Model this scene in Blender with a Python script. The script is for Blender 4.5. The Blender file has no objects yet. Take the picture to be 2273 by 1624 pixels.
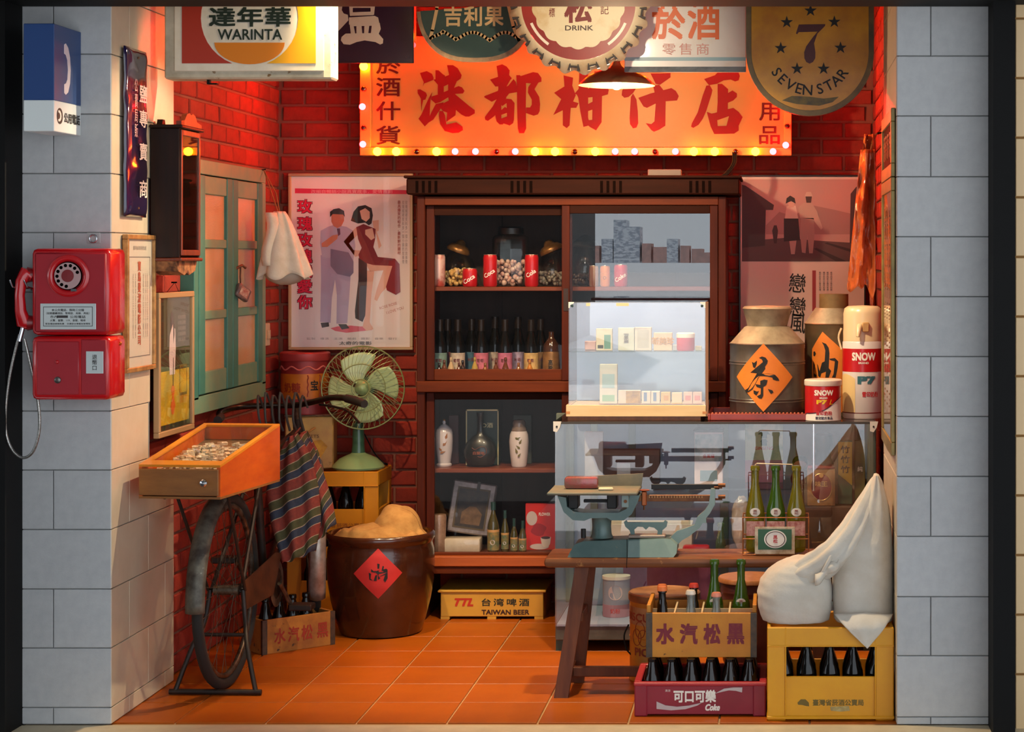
import bpy, bmesh, math, random
from mathutils import Vector, Matrix, noise
random.seed(7)
PI = math.pi
D = bpy.data
SC = bpy.context.scene
COL = SC.collection
# ------------------------------------------------------------------ camera
# X right, Y away from the camera, Z up; one-point view of the shop front
FPX, CX0, CY0, CZ = 4400.0, 1725.0, 575.0, 1.55
cam = D.cameras.new('camera'); camo = D.objects.new('camera', cam); COL.objects.link(camo)
camo.location = (0, 0, CZ); camo.rotation_euler = (PI/2, 0, 0)
cam.sensor_width = 36; cam.sensor_fit = 'HORIZONTAL'; cam.lens = FPX/2273*36
cam.shift_x = (1136.5-CX0)/2273; cam.shift_y = (CY0-812)/2273
cam.clip_end = 3000; cam.clip_start = .05
SC.camera = camo
SC.view_settings.view_transform = 'Standard'; SC.view_settings.look = 'None'
SC.view_settings.exposure = 0.0; SC.view_settings.gamma = 1.0
SC.view_settings.use_curve_mapping = False
# ------------------------------------------------------------------ sky, sun, lamps
w = D.worlds.new('sky'); SC.world = w; w.use_nodes = True
bg = w.node_tree.nodes['Background']
bg.inputs[0].default_value = (.84, .92, 1, 1); bg.inputs[1].default_value = 2.2
def light(name, kind, loc, power, col, size=.05, aim=None, angle=None, blend=.5):
    l = D.lights.new(name, kind); o = D.objects.new(name, l); COL.objects.link(o)
    o.location = loc; l.energy = power; l.color = col
    if kind == 'SUN': l.angle = size
    else: l.shadow_soft_size = size
    if aim: o.rotation_euler = (Vector(aim)-Vector(loc)).to_track_quat('-Z', 'Y').to_euler()
    if angle: l.spot_size = math.radians(angle); l.spot_blend = blend
    return o
light('sun', 'SUN', (0, -30, 40), 8.0, (1, .96, .9), .01, aim=(6, 0, 0))
WARM = (1, .66, .34)
light('ceiling_spot_lamp', 'SPOT', (-1.55, 6.95, 2.72), 190, (1, .74, .44), .03, (-1.25, 8.3, .2), 80, .6)
light('ceiling_spot_lamp', 'SPOT', (-.55, 6.8, 2.72), 210, (1, .76, .48), .03, (-.25, 7.75, .2), 80, .6)
light('ceiling_spot_lamp', 'SPOT', (-1.05, 6.78, 2.72), 28, (1, .78, .46), .03, (-1.75, 7.05, 2.3), 45, .6)
light('ceiling_spot_lamp', 'SPOT', (-.75, 7.3, 2.74), 200, (1, .80, .54), .02, (-2.217, 6.85, 1.4), 52, .5)
light('ceiling_spot_lamp', 'SPOT', (-.6, 6.71, 2.47), 22, (1, .80, .56), .02, (-.75, 7.7, 2.34), 75, .7)
# ------------------------------------------------------------------ helpers
def P(px, py, Y): return Vector(((px-CX0)*Y/FPX, Y, CZ-(py-CY0)*Y/FPX))
def X_(px, Y): return (px-CX0)*Y/FPX
def Z_(py, Y): return CZ-(py-CY0)*Y/FPX
def lin(c):
    f = lambda v: v/12.92 if v <= .04045 else ((v+.055)/1.055)**2.4
    return tuple(f(x/255) for x in c[:3])+(1,)
class NT:
    def __init__(s, name):
        s.m = D.materials.new(name); s.m.use_nodes = True; s.t = s.m.node_tree; s.t.nodes.clear()
        s.out = s.n('ShaderNodeOutputMaterial')
    def n(s, kind, **kw):
        x = s.t.nodes.new(kind)
        for k, v in kw.items():
            if hasattr(x, k) and not k.startswith('i'): setattr(x, k, v)
        return x
    def l(s, a, b): s.t.links.new(a, b)
    def mixc(s, fac, a, b, mode='MIX'):
        x = s.n('ShaderNodeMix'); x.data_type = 'RGBA'; x.blend_type = mode
        for sock, v in ((x.inputs[0], fac), (x.inputs[6], a), (x.inputs[7], b)):
            if hasattr(v, 'is_output'): s.l(v, sock)
            else: sock.default_value = v
        return x.outputs[2]
    def math(s, op, a, b=0.0, clamp=False):
        x = s.n('ShaderNodeMath'); x.operation = op; x.use_clamp = clamp
        for sock, v in ((x.inputs[0], a), (x.inputs[1], b)):
            if hasattr(v, 'is_output'): s.l(v, sock)
            else: sock.default_value = v
        return x.outputs[0]
    def noise(s, scale, detail=4, rough=.6, stretch=None, coord='Object'):
        tc = s.n('ShaderNodeTexCoord'); o = tc.outputs[coord]
        if stretch:
            mp = s.n('ShaderNodeMapping'); s.l(o, mp.inputs[0]); mp.inputs[3].default_value = stretch; o = mp.outputs[0]
        x = s.n('ShaderNodeTexNoise'); s.l(o, x.inputs['Vector'])
        x.inputs['Scale'].default_value = scale; x.inputs['Detail'].default_value = detail; x.inputs['Roughness'].default_value = rough
        return x.outputs[0]
    def ramp(s, v, lo, hi):
        x = s.n('ShaderNodeMapRange'); s.l(v, x.inputs[0]); x.inputs[1].default_value = lo; x.inputs[2].default_value = hi
        return x.outputs[0]
MC = {}
def mat(name, c, rough=.5, metal=0, c2=None, scale=8, lo=.35, hi=.65, wear=None, bump=0, bscale=60, rnd=0, coat=0, spec=.5, emit=0, stretch=None, sheen=0, trans=0):
    if name in MC: return MC[name]
    t = NT(name); b = t.n('ShaderNodeBsdfPrincipled'); t.l(b.outputs[0], t.out.inputs[0])
    col = lin(c)
    if c2: col = t.mixc(t.ramp(t.noise(scale, 5, .6, stretch), lo, hi), lin(c), lin(c2))
    if rnd:
        oi = t.n('ShaderNodeObjectInfo'); hs = t.n('ShaderNodeHueSaturation')
        t.l(t.ramp(oi.outputs['Random'], 0, 1), hs.inputs['Value'])
        mr = hs.inputs['Value'].links[0].from_node; mr.inputs[3].default_value = 1-rnd; mr.inputs[4].default_value = 1+rnd
        if hasattr(col, 'is_output'): t.l(col, hs.inputs['Color'])
        else: hs.inputs['Color'].default_value = col
        col = hs.outputs[0]
    if wear:   # (colour, threshold, scale)
        col = t.mixc(t.ramp(t.noise(wear[2], 6, .65), wear[1], wear[1]+.06), col, lin(wear[0]))
    if hasattr(col, 'is_output'): t.l(col, b.inputs['Base Color'])
    else: b.inputs['Base Color'].default_value = col
    b.inputs['Roughness'].default_value = rough; b.inputs['Metallic'].default_value = metal
    b.inputs['Specular IOR Level'].default_value = spec; b.inputs['Coat Weight'].default_value = coat
    b.inputs['Coat Roughness'].default_value = .08; b.inputs['Sheen Weight'].default_value = sheen
    b.inputs['Transmission Weight'].default_value = trans
    if emit:
        if hasattr(col, 'is_output'): t.l(col, b.inputs['Emission Color'])
        else: b.inputs['Emission Color'].default_value = col
        b.inputs['Emission Strength'].default_value = emit
    if bump:
        bp = t.n('ShaderNodeBump'); bp.inputs['Strength'].default_value = bump; bp.inputs['Distance'].default_value = .004
        t.l(t.noise(bscale, 6, .65, stretch), bp.inputs['Height']); t.l(bp.outputs[0], b.inputs['Normal'])
    MC[name] = t.m
    return t.m
def glass(name, r0=.05, tint=(1, 1, 1), rough=.0, haze=0.0, hazecol=(.8, .85, .9), rmax=1.0):
    """thin pane: clear or tinted, with mirror reflection that grows at grazing angles"""
    if name in MC: return MC[name]
    t = NT(name)
    lw = t.n('ShaderNodeLayerWeight'); lw.inputs[0].default_value = .5
    f5 = t.math('POWER', lw.outputs['Facing'], 5.0)
    fac = t.math('ADD', t.math('MULTIPLY', f5, rmax-r0), r0, True)
    tr = t.n('ShaderNodeBsdfTransparent'); tr.inputs[0].default_value = tuple(tint)+(1,)
    base = tr.outputs[0]
    if haze:
        df = t.n('ShaderNodeBsdfDiffuse'); df.inputs[0].default_value = tuple(hazecol)+(1,)
        mx = t.n('ShaderNodeMixShader'); mx.inputs[0].default_value = haze; t.l(base, mx.inputs[1]); t.l(df.outputs[0], mx.inputs[2]); base = mx.outputs[0]
    gl = t.n('ShaderNodeBsdfGlossy'); gl.inputs['Roughness'].default_value = rough
    mx = t.n('ShaderNodeMixShader'); t.l(fac, mx.inputs[0]); t.l(base, mx.inputs[1]); t.l(gl.outputs[0], mx.inputs[2])
    t.l(mx.outputs[0], t.out.inputs[0]); MC[name] = t.m
    return t.m
def wood(name, c1, c2, stretch=(14, 14, 1.2), rough=.45, coat=.2, scale=3, wear=None, bump=.15, spec=.4):
    return mat(name, c1, rough, 0, c2, scale, .3, .7, wear, bump, scale*1.5, 0, coat, spec, stretch=stretch)
def stripes(name, cols, axis, scale, shear=0.0, rough=.9):
    if name in MC: return MC[name]
    t = NT(name); b = t.n('ShaderNodeBsdfPrincipled'); t.l(b.outputs[0], t.out.inputs[0]); b.inputs['Roughness'].default_value = rough
    uv = t.n('ShaderNodeUVMap'); sp = t.n('ShaderNodeSeparateXYZ'); t.l(uv.outputs[0], sp.inputs[0])
    v = t.math('FRACT', t.math('MULTIPLY', t.math('ADD', sp.outputs[axis], t.math('MULTIPLY', sp.outputs[1-axis], shear)), scale))
    r = t.n('ShaderNodeValToRGB'); r.color_ramp.interpolation = 'CONSTANT'; t.l(v, r.inputs[0])
    e = r.color_ramp.elements; e[0].position = 0; e[0].color = lin(cols[0][1]); e[1].position = cols[1][0]; e[1].color = lin(cols[1][1])
    for p, c in cols[2:]: x = e.new(p); x.color = lin(c)
    t.l(t.mixc(t.ramp(t.noise(60, 5), .2, 1.3), r.outputs[0], (.02, .02, .02, 1)), b.inputs['Base Color'])
    bp = t.n('ShaderNodeBump'); bp.inputs['Strength'].default_value = .3; bp.inputs['Distance'].default_value = .002
    t.l(t.noise(300, 2), bp.inputs['Height']); t.l(bp.outputs[0], b.inputs['Normal'])
    MC[name] = t.m; return t.m
class B:
    """collects geometry of ONE part"""
    def __init__(s): s.v = []; s.f = []; s.uv = None
    def add(s, v, f):
        o = len(s.v); s.v += [tuple(x) for x in v]; s.f += [tuple(i+o for i in q) for q in f]; return s
    def box(s, x0, x1, y0, y1, z0, z1, c=0.0, M=None):
        if c > 0:
            bm = bmesh.new(); bmesh.ops.create_cube(bm, size=1)
            for q in bm.verts: q.co = Vector(((x0+x1)/2+q.co.x*(x1-x0), (y0+y1)/2+q.co.y*(y1-y0), (z0+z1)/2+q.co.z*(z1-z0)))
            n = 2 if c > .006 else 1
            bmesh.ops.bevel(bm, geom=bm.edges[:], offset=min(c, abs(x1-x0)*.45, abs(y1-y0)*.45, abs(z1-z0)*.45), segments=n, affect='EDGES', profile=.5)
            bm.verts.index_update(); v = [q.co.copy() for q in bm.verts]; f = [[q.index for q in fc.verts] for fc in bm.faces]; bm.free()
        else:
            v = [Vector(q) for q in ((x0, y0, z0), (x1, y0, z0), (x1, y1, z0), (x0, y1, z0), (x0, y0, z1), (x1, y0, z1), (x1, y1, z1), (x0, y1, z1))]
            f = [(0, 3, 2, 1), (4, 5, 6, 7), (0, 1, 5, 4), (1, 2, 6, 5), (2, 3, 7, 6), (3, 0, 4, 7)]
        if M: v = [M @ q for q in v]
        return s.add(v, f)
    def lathe(s, prof, n=24, cx=0, cy=0, cz=0, M=None, a0=0, a1=2*PI, ry=1.0):
        full = abs(a1-a0-2*PI) < 1e-6; m = n if full else n+1; v = []; f = []
        for r, z in prof:
            for i in range(m):
                a = a0+(a1-a0)*i/n; v.append(Vector((cx+r*math.cos(a), cy+r*math.sin(a)*ry, cz+z)))
        for j in range(len(prof)-1):
            for i in range(n):
                k = (i+1) % m; f.append((j*m+i, j*m+k, (j+1)*m+k, (j+1)*m+i))
        if full:
            if prof[0][0] > 1e-5: f.append(tuple(range(m-1, -1, -1)))
            if prof[-1][0] > 1e-5: f.append(tuple((len(prof)-1)*m+i for i in range(m)))
        if M: v = [M @ q for q in v]
        return s.add(v, f)
    def cyl(s, p0, p1, r0, r1=None, n=12):
        p0, p1 = Vector(p0), Vector(p1); d = p1-p0; L = d.length
        M = Matrix.Translation(p0) @ d.to_track_quat('Z', 'Y').to_matrix().to_4x4()
        return s.lathe([(r0, 0), (r0 if r1 is None else r1, L)], n, M=M)
    def tube(s, pts, r, n=8, closed=False, flat=1.0):
        pts = [Vector(p) for p in pts]; m = len(pts); v = []; f = []; up = None
        for i, p in enumerate(pts):
            a = pts[i-1] if (i or closed) else p; b = pts[(i+1) % m] if (i < m-1 or closed) else p
            t = (b-a).normalized()
            if up is None: up = t.orthogonal().normalized()
            up = (up-t*up.dot(t)).normalized(); sd = t.cross(up); rr = r[i] if isinstance(r, (list, tuple)) else r
            for k in range(n):
                g = 2*PI*k/n; v.append(p+up*math.cos(g)*rr+sd*math.sin(g)*rr*flat)
        for i in range(m if closed else m-1):
            for k in range(n):
                i2 = (i+1) % m; f.append((i*n+k, i*n+(k+1) % n, i2*n+(k+1) % n, i2*n+k))
        if not closed: f += [tuple(range(n-1, -1, -1)), tuple((m-1)*n+k for k in range(n))]
        return s.add(v, f)
    def prism(s, pts, y0, y1, M=None):   # polygon in XZ, extruded along Y
        n = len(pts); v = [Vector((x, y0, z)) for x, z in pts]+[Vector((x, y1, z)) for x, z in pts]
        A = sum(pts[i][0]*pts[(i+1) % n][1]-pts[(i+1) % n][0]*pts[i][1] for i in range(n))
        f = [tuple(range(n)), tuple(range(2*n-1, n-1, -1))]+[(i, i+n, (i+1) % n+n, (i+1) % n) for i in range(n)]
        if A < 0: f = [q[::-1] for q in f]
        if M: v = [M @ q for q in v]
        return s.add(v, f)
    def ball(s, c, r, nu=16, nv=10, fn=None):
        if not isinstance(r, (tuple, list)): r = (r, r, r)
        v = []; f = []
        for j in range(nv+1):
            th = PI*j/nv
            for i in range(nu):
                a = 2*PI*i/nu; d = Vector((math.sin(th)*math.cos(a), math.sin(th)*math.sin(a), -math.cos(th)))
                q = Vector((d.x*r[0], d.y*r[1], d.z*r[2]))
                if fn: q = fn(q, d)
                v.append(q+Vector(c))
        for j in range(nv):
            for i in range(nu): f.append((j*nu+i, j*nu+(i+1) % nu, (j+1)*nu+(i+1) % nu, (j+1)*nu+i))
        return s.add(v, f)
    def grid(s, fn, nu, nv, thick=0.0):
        v = [Vector(fn(i/nu, j/nv)) for j in range(nv+1) for i in range(nu+1)]; q = nu+1
        f = [(j*q+i, j*q+i+1, (j+1)*q+i+1, (j+1)*q+i) for j in range(nv) for i in range(nu)]
        o = len(s.v); s.add(v, f)
        s.uv = (s.uv or {}); s.uv.update({o+j*q+i: (i/nu, j/nv) for j in range(nv+1) for i in range(nu+1)})
        return s
BASE = {}
def obj(name, b, m, parent=None, smooth=0, loc=(0, 0, 0), rot=(0, 0, 0), solid=0):
    me = D.meshes.new(name); me.from_pydata(b.v, [], b.f); me.update()
    if b.uv:
        ul = me.uv_layers.new()
        for lp in me.loops: ul.data[lp.index].uv = b.uv.get(lp.vertex_index, (0, 0))
    if smooth:
        me.shade_smooth(); me.set_sharp_from_angle(angle=math.radians(smooth if smooth > 1 else 35))
    me.materials.append(m)
    o = D.objects.new(name, me); COL.objects.link(o); o.location = loc; o.rotation_euler = rot
    if parent: o.parent = parent
    if solid:
        md = o.modifiers.new('solid', 'SOLIDIFY'); md.thickness = solid; md.offset = 0
    return o
def tag(o, label=None, cat=None, group=None, kind=None):
    if label: o['label'] = label
    if cat: o['category'] = cat
    if group: o['group'] = group
    if kind: o['kind'] = kind
    return o
def thing(name, label, cat, loc, rz=0, group=None):
    o = D.objects.new(name, None); COL.objects.link(o); o.location = loc; o.rotation_euler = (0, 0, rz); o.empty_display_size = .05
    return tag(o, label, cat, group)
def solo(name, label, cat, b, m, loc=(0, 0, 0), rz=0, smooth=0, group=None, rot=None, solid=0):
    return tag(obj(name, b, m, None, smooth, loc, rot or (0, 0, rz), solid), label, cat, group)
def struct(name, b, m, smooth=0): return tag(obj(name, b, m, None, smooth), kind='structure')
def dup(root, loc=None, rz=None, label=None, group=None, mats=None):
    def cp(o, par):
        c = o.copy(); COL.objects.link(c); c.parent = par
        for ch in [x for x in D.objects if x.parent == o]: cp(ch, c)
        return c
    kids = {}
    r = cp(root, None)
    if loc is not None: r.location = loc
    if rz is not None: r.rotation_euler.z = rz
    if label: r['label'] = label
    if group: r['group'] = group
    return r
_tc = {}
def textgeo(body, bold=0.0, vertical=False, shear=0, gap=1.0):
    key = (body, bold, vertical, shear, gap)
    if key in _tc: return _tc[key]
    c = D.curves.new('t', 'FONT'); c.body = '\n'.join(body) if vertical else body
    c.align_x = 'CENTER'; c.resolution_u = 3; c.shear = shear; c.space_line = gap if vertical else 1
    if not vertical: c.space_character = gap
    o = D.objects.new('t', c); me = D.meshes.new_from_object(o)
    v = [x.co.copy() for x in me.vertices]; f = [tuple(p.vertices) for p in me.polygons]
    D.objects.remove(o); D.curves.remove(c); D.meshes.remove(me)
    x0 = min(q.x for q in v); x1 = max(q.x for q in v); y0 = min(q.y for q in v); y1 = max(q.y for q in v)
    v = [((q.x-(x0+x1)/2)/(x1-x0), (q.y-(y0+y1)/2)/(y1-y0)) for q in v]
    _tc[key] = (v, f, (x1-x0)/(y1-y0), 1.0/(x1-x0), 1.0/(y1-y0)); return _tc[key]
def txt(body, w_, h_, m, parent, loc, rz=0, bold=.0, vertical=False, shear=0, gap=1.0, R=None, name='lettering', a0=0, tilt=0):
    """flat print fitted to w x h (one may be None); R wraps it round the parent's own Z axis"""
    v, f, asp, ux, uy = textgeo(body, 0, vertical, shear, gap)
    if w_ is None: w_ = h_*asp
    if h_ is None: h_ = w_/asp
    b = B(); ct, st = math.cos(tilt), math.sin(tilt)
    offs = [(0, 0)] if bold <= 0 else [(bold*math.cos(g), bold*math.sin(g)) for g in (PI/4, 3*PI/4, 5*PI/4, 7*PI/4)]
    kx, ky = 1-2*bold*.7*ux, 1-2*bold*.7*uy
    for n_, (ax, ay) in enumerate(offs):      # heavier weight: the glyph struck four times, shifted
        pts = [((x*kx+ax*ux)*w_, (y*ky+ay*uy)*h_) for x, y in v]
        pts = [(x*ct-y*st, x*st+y*ct) for x, y in pts]; d = n_*.00012
        if R: b.add([((R+d)*math.sin(x/R+a0), -(R+d)*math.cos(x/R+a0), z) for x, z in pts], f)
        else: b.add([(x, -d, z) for x, z in pts], f)
    return obj(name, b, m, parent, loc=loc, rot=(0, 0, rz))
def brush(polys, s, ox, oy, Y, base, m, parent, name='lettering', y=0.0, depth=.0008, R=None, zc=0):
    """brush-written strokes as cut paint shapes (points measured on the sheet)"""
    b = B()
    for n_, pl in enumerate(polys):
        b.prism([((ox+x/s-CX0)*Y/FPX-base[0], CZ-(oy+z/s-CY0)*Y/FPX-base[2]) for x, z in pl], y-depth-n_*.00015, y)
    if R:
        b.v = [(R*math.sin(x/R), -R*math.cos(x/R)+(yy-y)-.0006, z) for x, yy, z in b.v]
    return obj(name, b, m, parent)
def disc(r, n=24, y=0, cx=0, cz=0, rz_=1.0):
    b = B(); b.add([(cx+r*math.cos(2*PI*i/n), y, cz+r*rz_*math.sin(2*PI*i/n)) for i in range(n)], [tuple(range(n))]); return b
def rect(w_, h_, y=0, cx=0, cz=0):
    b = B(); b.add([(cx-w_/2, y, cz-h_/2), (cx+w_/2, y, cz-h_/2), (cx+w_/2, y, cz+h_/2), (cx-w_/2, y, cz+h_/2)], [(0, 1, 2, 3)]); return b
def poly(pts, y=0):
    b = B(); b.add([(x, y, z) for x, z in pts], [tuple(range(len(pts)))]); return b
ORD = ['first', 'second', 'third', 'fourth', 'fifth', 'sixth', 'seventh', 'eighth', 'ninth', 'tenth', 'eleventh', 'twelfth', 'thirteenth', 'fourteenth', 'fifteenth', 'sixteenth']
# shared materials
INK = mat('black_ink', (22, 18, 16), .6); WHITE = mat('white_paint', (235, 232, 222), .45)
RED = mat('red_paint', (205, 12, 10), .5); GREYINK = mat('grey_ink', (90, 85, 85), .7)
REDINK = mat('red_ink', (190, 40, 45), .6)
# ================================================================== the setting
YF, YB = 6.60, 8.95
XL, XR = -2.217, .3975           # faces of the two tiled jambs
XLB, XRB = -2.248, .432          # faces of the brick side walls
GREY = mat('grey_block_paint', (186, 187, 187), .75, 0, (178, 179, 180), 30, bump=.15, bscale=300, rnd=.05)
GROUT = mat('grey_grout', (128, 128, 126), .9)
CREAM = mat('cream_wall_tile', (205, 190, 165), .32, 0, (198, 182, 156), 12, rnd=.03, spec=.4)
BRICK = mat('red_brick', (156, 46, 26), .85, 0, (132, 38, 22), 14, bump=.5, bscale=70, rnd=.16)
MORTAR = mat('dark_mortar', (138, 84, 66), .95, bump=.3, bscale=120)
TERRA = mat('terracotta_floor_tile', (176, 88, 10), .40, 0, (162, 78, 8), 4, rnd=.07, bump=.08, bscale=40, spec=.4)
FGROUT = mat('sandy_floor_grout', (186, 150, 104), .9)
BLACKM = mat('black_metal_frame', (9, 9, 9), .7, spec=.2)
def chamfer_piece(a, b, t, ch=.004, jit=0):
    """slab a x b (local X,Z), front face at y=0, thickness t, chamfered front edges; 18 triangles"""
    r = lambda: random.uniform(-jit, jit)
    q = B(); h, k = a/2, b/2
    vs = [(-h, t, -k), (h, t, -k), (h, t, k), (-h, t, k), (-h, ch, -k), (h, ch, -k), (h, ch, k), (-h, ch, k)]
    vs += [(-h+ch+r(), r(), -k+ch+r()), (h-ch+r(), r(), -k+ch+r()), (h-ch+r(), r(), k-ch+r()), (-h+ch+r(), r(), k-ch+r())]
    fs = [(8, 9, 10, 11)]+[(4+i, 4+(i+1) % 4, 8+(i+1) % 4, 8+i) for i in range(4)]+[(i, (i+1) % 4, 4+(i+1) % 4, 4+i) for i in range(4)]
    return q.add(vs, fs)
PIECES = {}
def piece(kind, a, b, t, m, parent, loc, rz=0, ch=.003, jit=0, rx=0, var=0):
    key = (kind, round(a, 3), round(b, 3), round(t, 3), var)
    if key not in PIECES:
        g = chamfer_piece(a, b, t, ch, jit); me = D.meshes.new(kind); me.from_pydata(g.v, [], g.f); me.materials.append(m); PIECES[key] = me
    o = D.objects.new(kind, PIECES[key]); COL.objects.link(o); o.parent = parent; o.location = loc; o.rotation_euler = (rx, 0, rz)
    return o
# floor and its tiles
fl = struct('floor', B().box(-2.6, .8, 6.615, 9.1, -.12, -.006), FGROUT)
xs = [max(-2.262, -1.409+.3035*k) for k in range(-3, 6)]+[.412, .44]; ys = [6.632+.3033*k for k in range(8)]+[8.96]
for j in range(len(ys)-1):
    for i in range(len(xs)-1):
        a, b_ = xs[i+1]-xs[i]-.007, ys[j+1]-ys[j]-.007
        if a > .02 and b_ > .02:
            piece('tile', a, b_, .01, TERRA, fl, ((xs[i]+xs[i+1])/2, (ys[j]+ys[j+1])/2, 0), ch=.0015, rx=-PI/2)
struct('trim_1', B().box(-2.75, .95, 6.30, 6.60, -.1, .0, .004), mat('pale_stone_sill', (205, 190, 158), .6, 0, (190, 175, 145), 10))
def slab(pts, z0, z1):
    n = len(pts); return B().add([(x, y, z0) for x, y in pts]+[(x, y, z1) for x, y in pts], [tuple(range(n-1, -1, -1)), tuple(range(n, 2*n))]+[(i, (i+1) % n, (i+1) % n+n, i+n) for i in range(n)])
struct('ground', slab([(60, 6.3), (-1.5, 6.3), (-1.5, 2.6), (-4.1, -20), (-26, -220), (60, -220)], -.25, -.05), mat('outdoor_paving', (182, 185, 190), .8, 0, (168, 171, 176), .5))
struct('ground_reflection_dark', slab([(-1.5, 6.3), (-60, 6.3), (-60, -220), (-26, -220), (-4.1, -20), (-1.5, 2.6)], -.25, -.05), mat('dark_reflection_ground', (58, 58, 58), .9, 0, (50, 50, 50), 2))  # unseen dark ground added to dim the left cabinet door's reflection
# front pillars built of grey blocks
def pillar(name, x0, x1, seam, ztop, ycuts, par):
    wl = struct(name, B().box(x0+.008, x1-.008, YF+.008, YF+.19 if name == 'wall_front_right' else YF+.05, 0, 2.6), GROUT)
    zc = [Z_(y, YF) for y in ycuts]
    for k in range(len(zc)-1):
        z1, z0 = zc[k], zc[k+1]
        cuts = [x0, seam, x1] if k % 2 == par else [x0, x1]
        for i in range(len(cuts)-1):
            piece('block', cuts[i+1]-cuts[i]-.003, z1-z0-.003, .02, GREY, wl, ((cuts[i]+cuts[i+1])/2, YF, (z0+z1)/2), ch=.002)
    return wl
pillar('wall_front_left', -2.60, XL, X_(118, YF), 2.6, [-143, -12, 120, 253, 385, 516, 648, 780, 912, 1043, 1175, 1307, 1438, 1570, 1607], 1)
pillar('wall_front_right', XR, .735, X_(2066, YF), 2.6, [-142, -9, 124, 257, 392, 525, 658, 791, 924, 1057, 1190, 1324, 1455, 1591, 1608], 1)
# jambs lined with cream tiles
jl = struct('wall_jamb_left', B().box(-2.45, XL-.006, YF+.055, 7.02, 0, 2.9).box(-2.45, XL-.006, 7.0, 7.28, 0, .82).box(-2.45, XL-.006, 7.0, 7.28, 1.9, 2.9), GROUT)
zc = [Z_(y, YF) for y in [-275, -143, -12, 120, 253, 385, 516, 648, 780, 912, 1043, 1175, 1307, 1438, 1570, 1607]]
for k in range(len(zc)-1):
    z1, z0 = zc[k], zc[k+1]; end = 7.01 if .86 < (z0+z1)/2 < 1.83 else 7.285
    cuts = [YF+.003]+([6.785, 7.18] if k % 2 == 0 else [6.99])+[end]; cuts = [c for c in cuts if c <= end]
    for i in range(len(cuts)-1):
        if cuts[i+1]-cuts[i] > .03:
            piece('tile', cuts[i+1]-cuts[i]-.003, z1-z0-.003, .012, CREAM, jl, (XL, (cuts[i]+cuts[i+1])/2, (z0+z1)/2), rz=PI/2, ch=.0015)
jr = struct('wall_jamb_right', B().box(XR+.004, .62, YF+.2, 7.42, 0, 2.9), GROUT)
zc = [Z_(y, YF) for y in [-275, -142, -9, 124, 257, 392, 525, 658, 791, 924, 1057, 1190, 1324, 1455, 1591, 1608]]
for k in range(len(zc)-1):
    z1, z0 = zc[k], zc[k+1]; cuts = [YF+.02, 7.0, 7.4] if k % 2 else [YF+.02, 6.8, 7.2, 7.4]
    for i in range(len(cuts)-1):
        piece('tile', cuts[i+1]-cuts[i]-.003, z1-z0-.003, .01, CREAM, jr, (XR, (cuts[i]+cuts[i+1])/2, (z0+z1)/2), rz=-PI/2, ch=.0015)
# brick walls: running bond 0.203 x 0.075
BL, BH = .2030, .0748
def brickwall(name, core, place, length, keep, rz, off0):
    wl = struct(name, core, MORTAR); hid = B(); n = 0
    for r in range(40):
        z = BH*(r+.5); s = -off0-(BL/2 if r % 2 else 0)
        while s < length:
            a, b_ = max(s, 0), min(s+BL, length); s += BL
            if b_-a < .03: continue
            c = (a+b_)/2
            if keep(c, z):
                p = place(c, z); L_ = round((b_-a-.011)*50)/50 if b_-a < BL-.001 else b_-a-.011
                piece('brick', L_, BH-.011, .03, BRICK, wl, p+Vector((0, 0, 0)), rz=rz, ch=.004, jit=.0015, var=random.randint(0, 4)); n += 1
            else:
                p = place(c, z); L2 = (b_-a-.011)/2
                if rz == 0: hid.box(p.x-L2, p.x+L2, p.y, p.y+.02, z-BH/2+.005, z+BH/2-.005)
                else:
                    sg = -1 if rz > 0 else 1
                    hid.box(*sorted((p.x, p.x+sg*.02)), p.y-L2, p.y+L2, z-BH/2+.005, z+BH/2-.005)
    tag(obj('brickwork', hid, BRICK, wl), kind='stuff'); return n
n1 = brickwall('wall_back', B().box(-2.5, .7, YB+.010, 9.1, 0, 2.95), lambda c, z: Vector((XLB+c, YB+random.uniform(-.002, .002), z)), XRB-XLB,
    lambda c, z: (1.86 < z < 2.56) or (XLB+c < -1.5 and .3 < z < 1.9) or (XLB+c > -.25 and .9 < z < 1.9 and XLB+c < -.15), 0, .09)
n2 = brickwall('wall_left', B().box(-2.5, XLB-.010, 7.0, 9.0, 0, 2.95), lambda c, z: Vector((XLB+random.uniform(-.002, .002), 7.0+c, z)), YB-7.0,
    lambda c, z: z < 2.62 and not (.5 < c < 1.45 and 1.02 < z < 1.86) and (c > .27 or .82 < z < 1.9), PI/2, .03)
n3 = brickwall('wall_right', B().box(XRB+.010, .62, 7.41, 9.0, 0, 2.95), lambda c, z: Vector((XRB, 7.42+c, z)), YB-7.42, lambda c, z: z > 1.5 and z < 2.62, -PI/2, .1)
print('bricks', n1, n2, n3)
struct('ceiling', B().box(-2.6, .8, 6.55, 9.1, 2.95, 3.1), mat('dark_ceiling', (40, 34, 30), .9))
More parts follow.
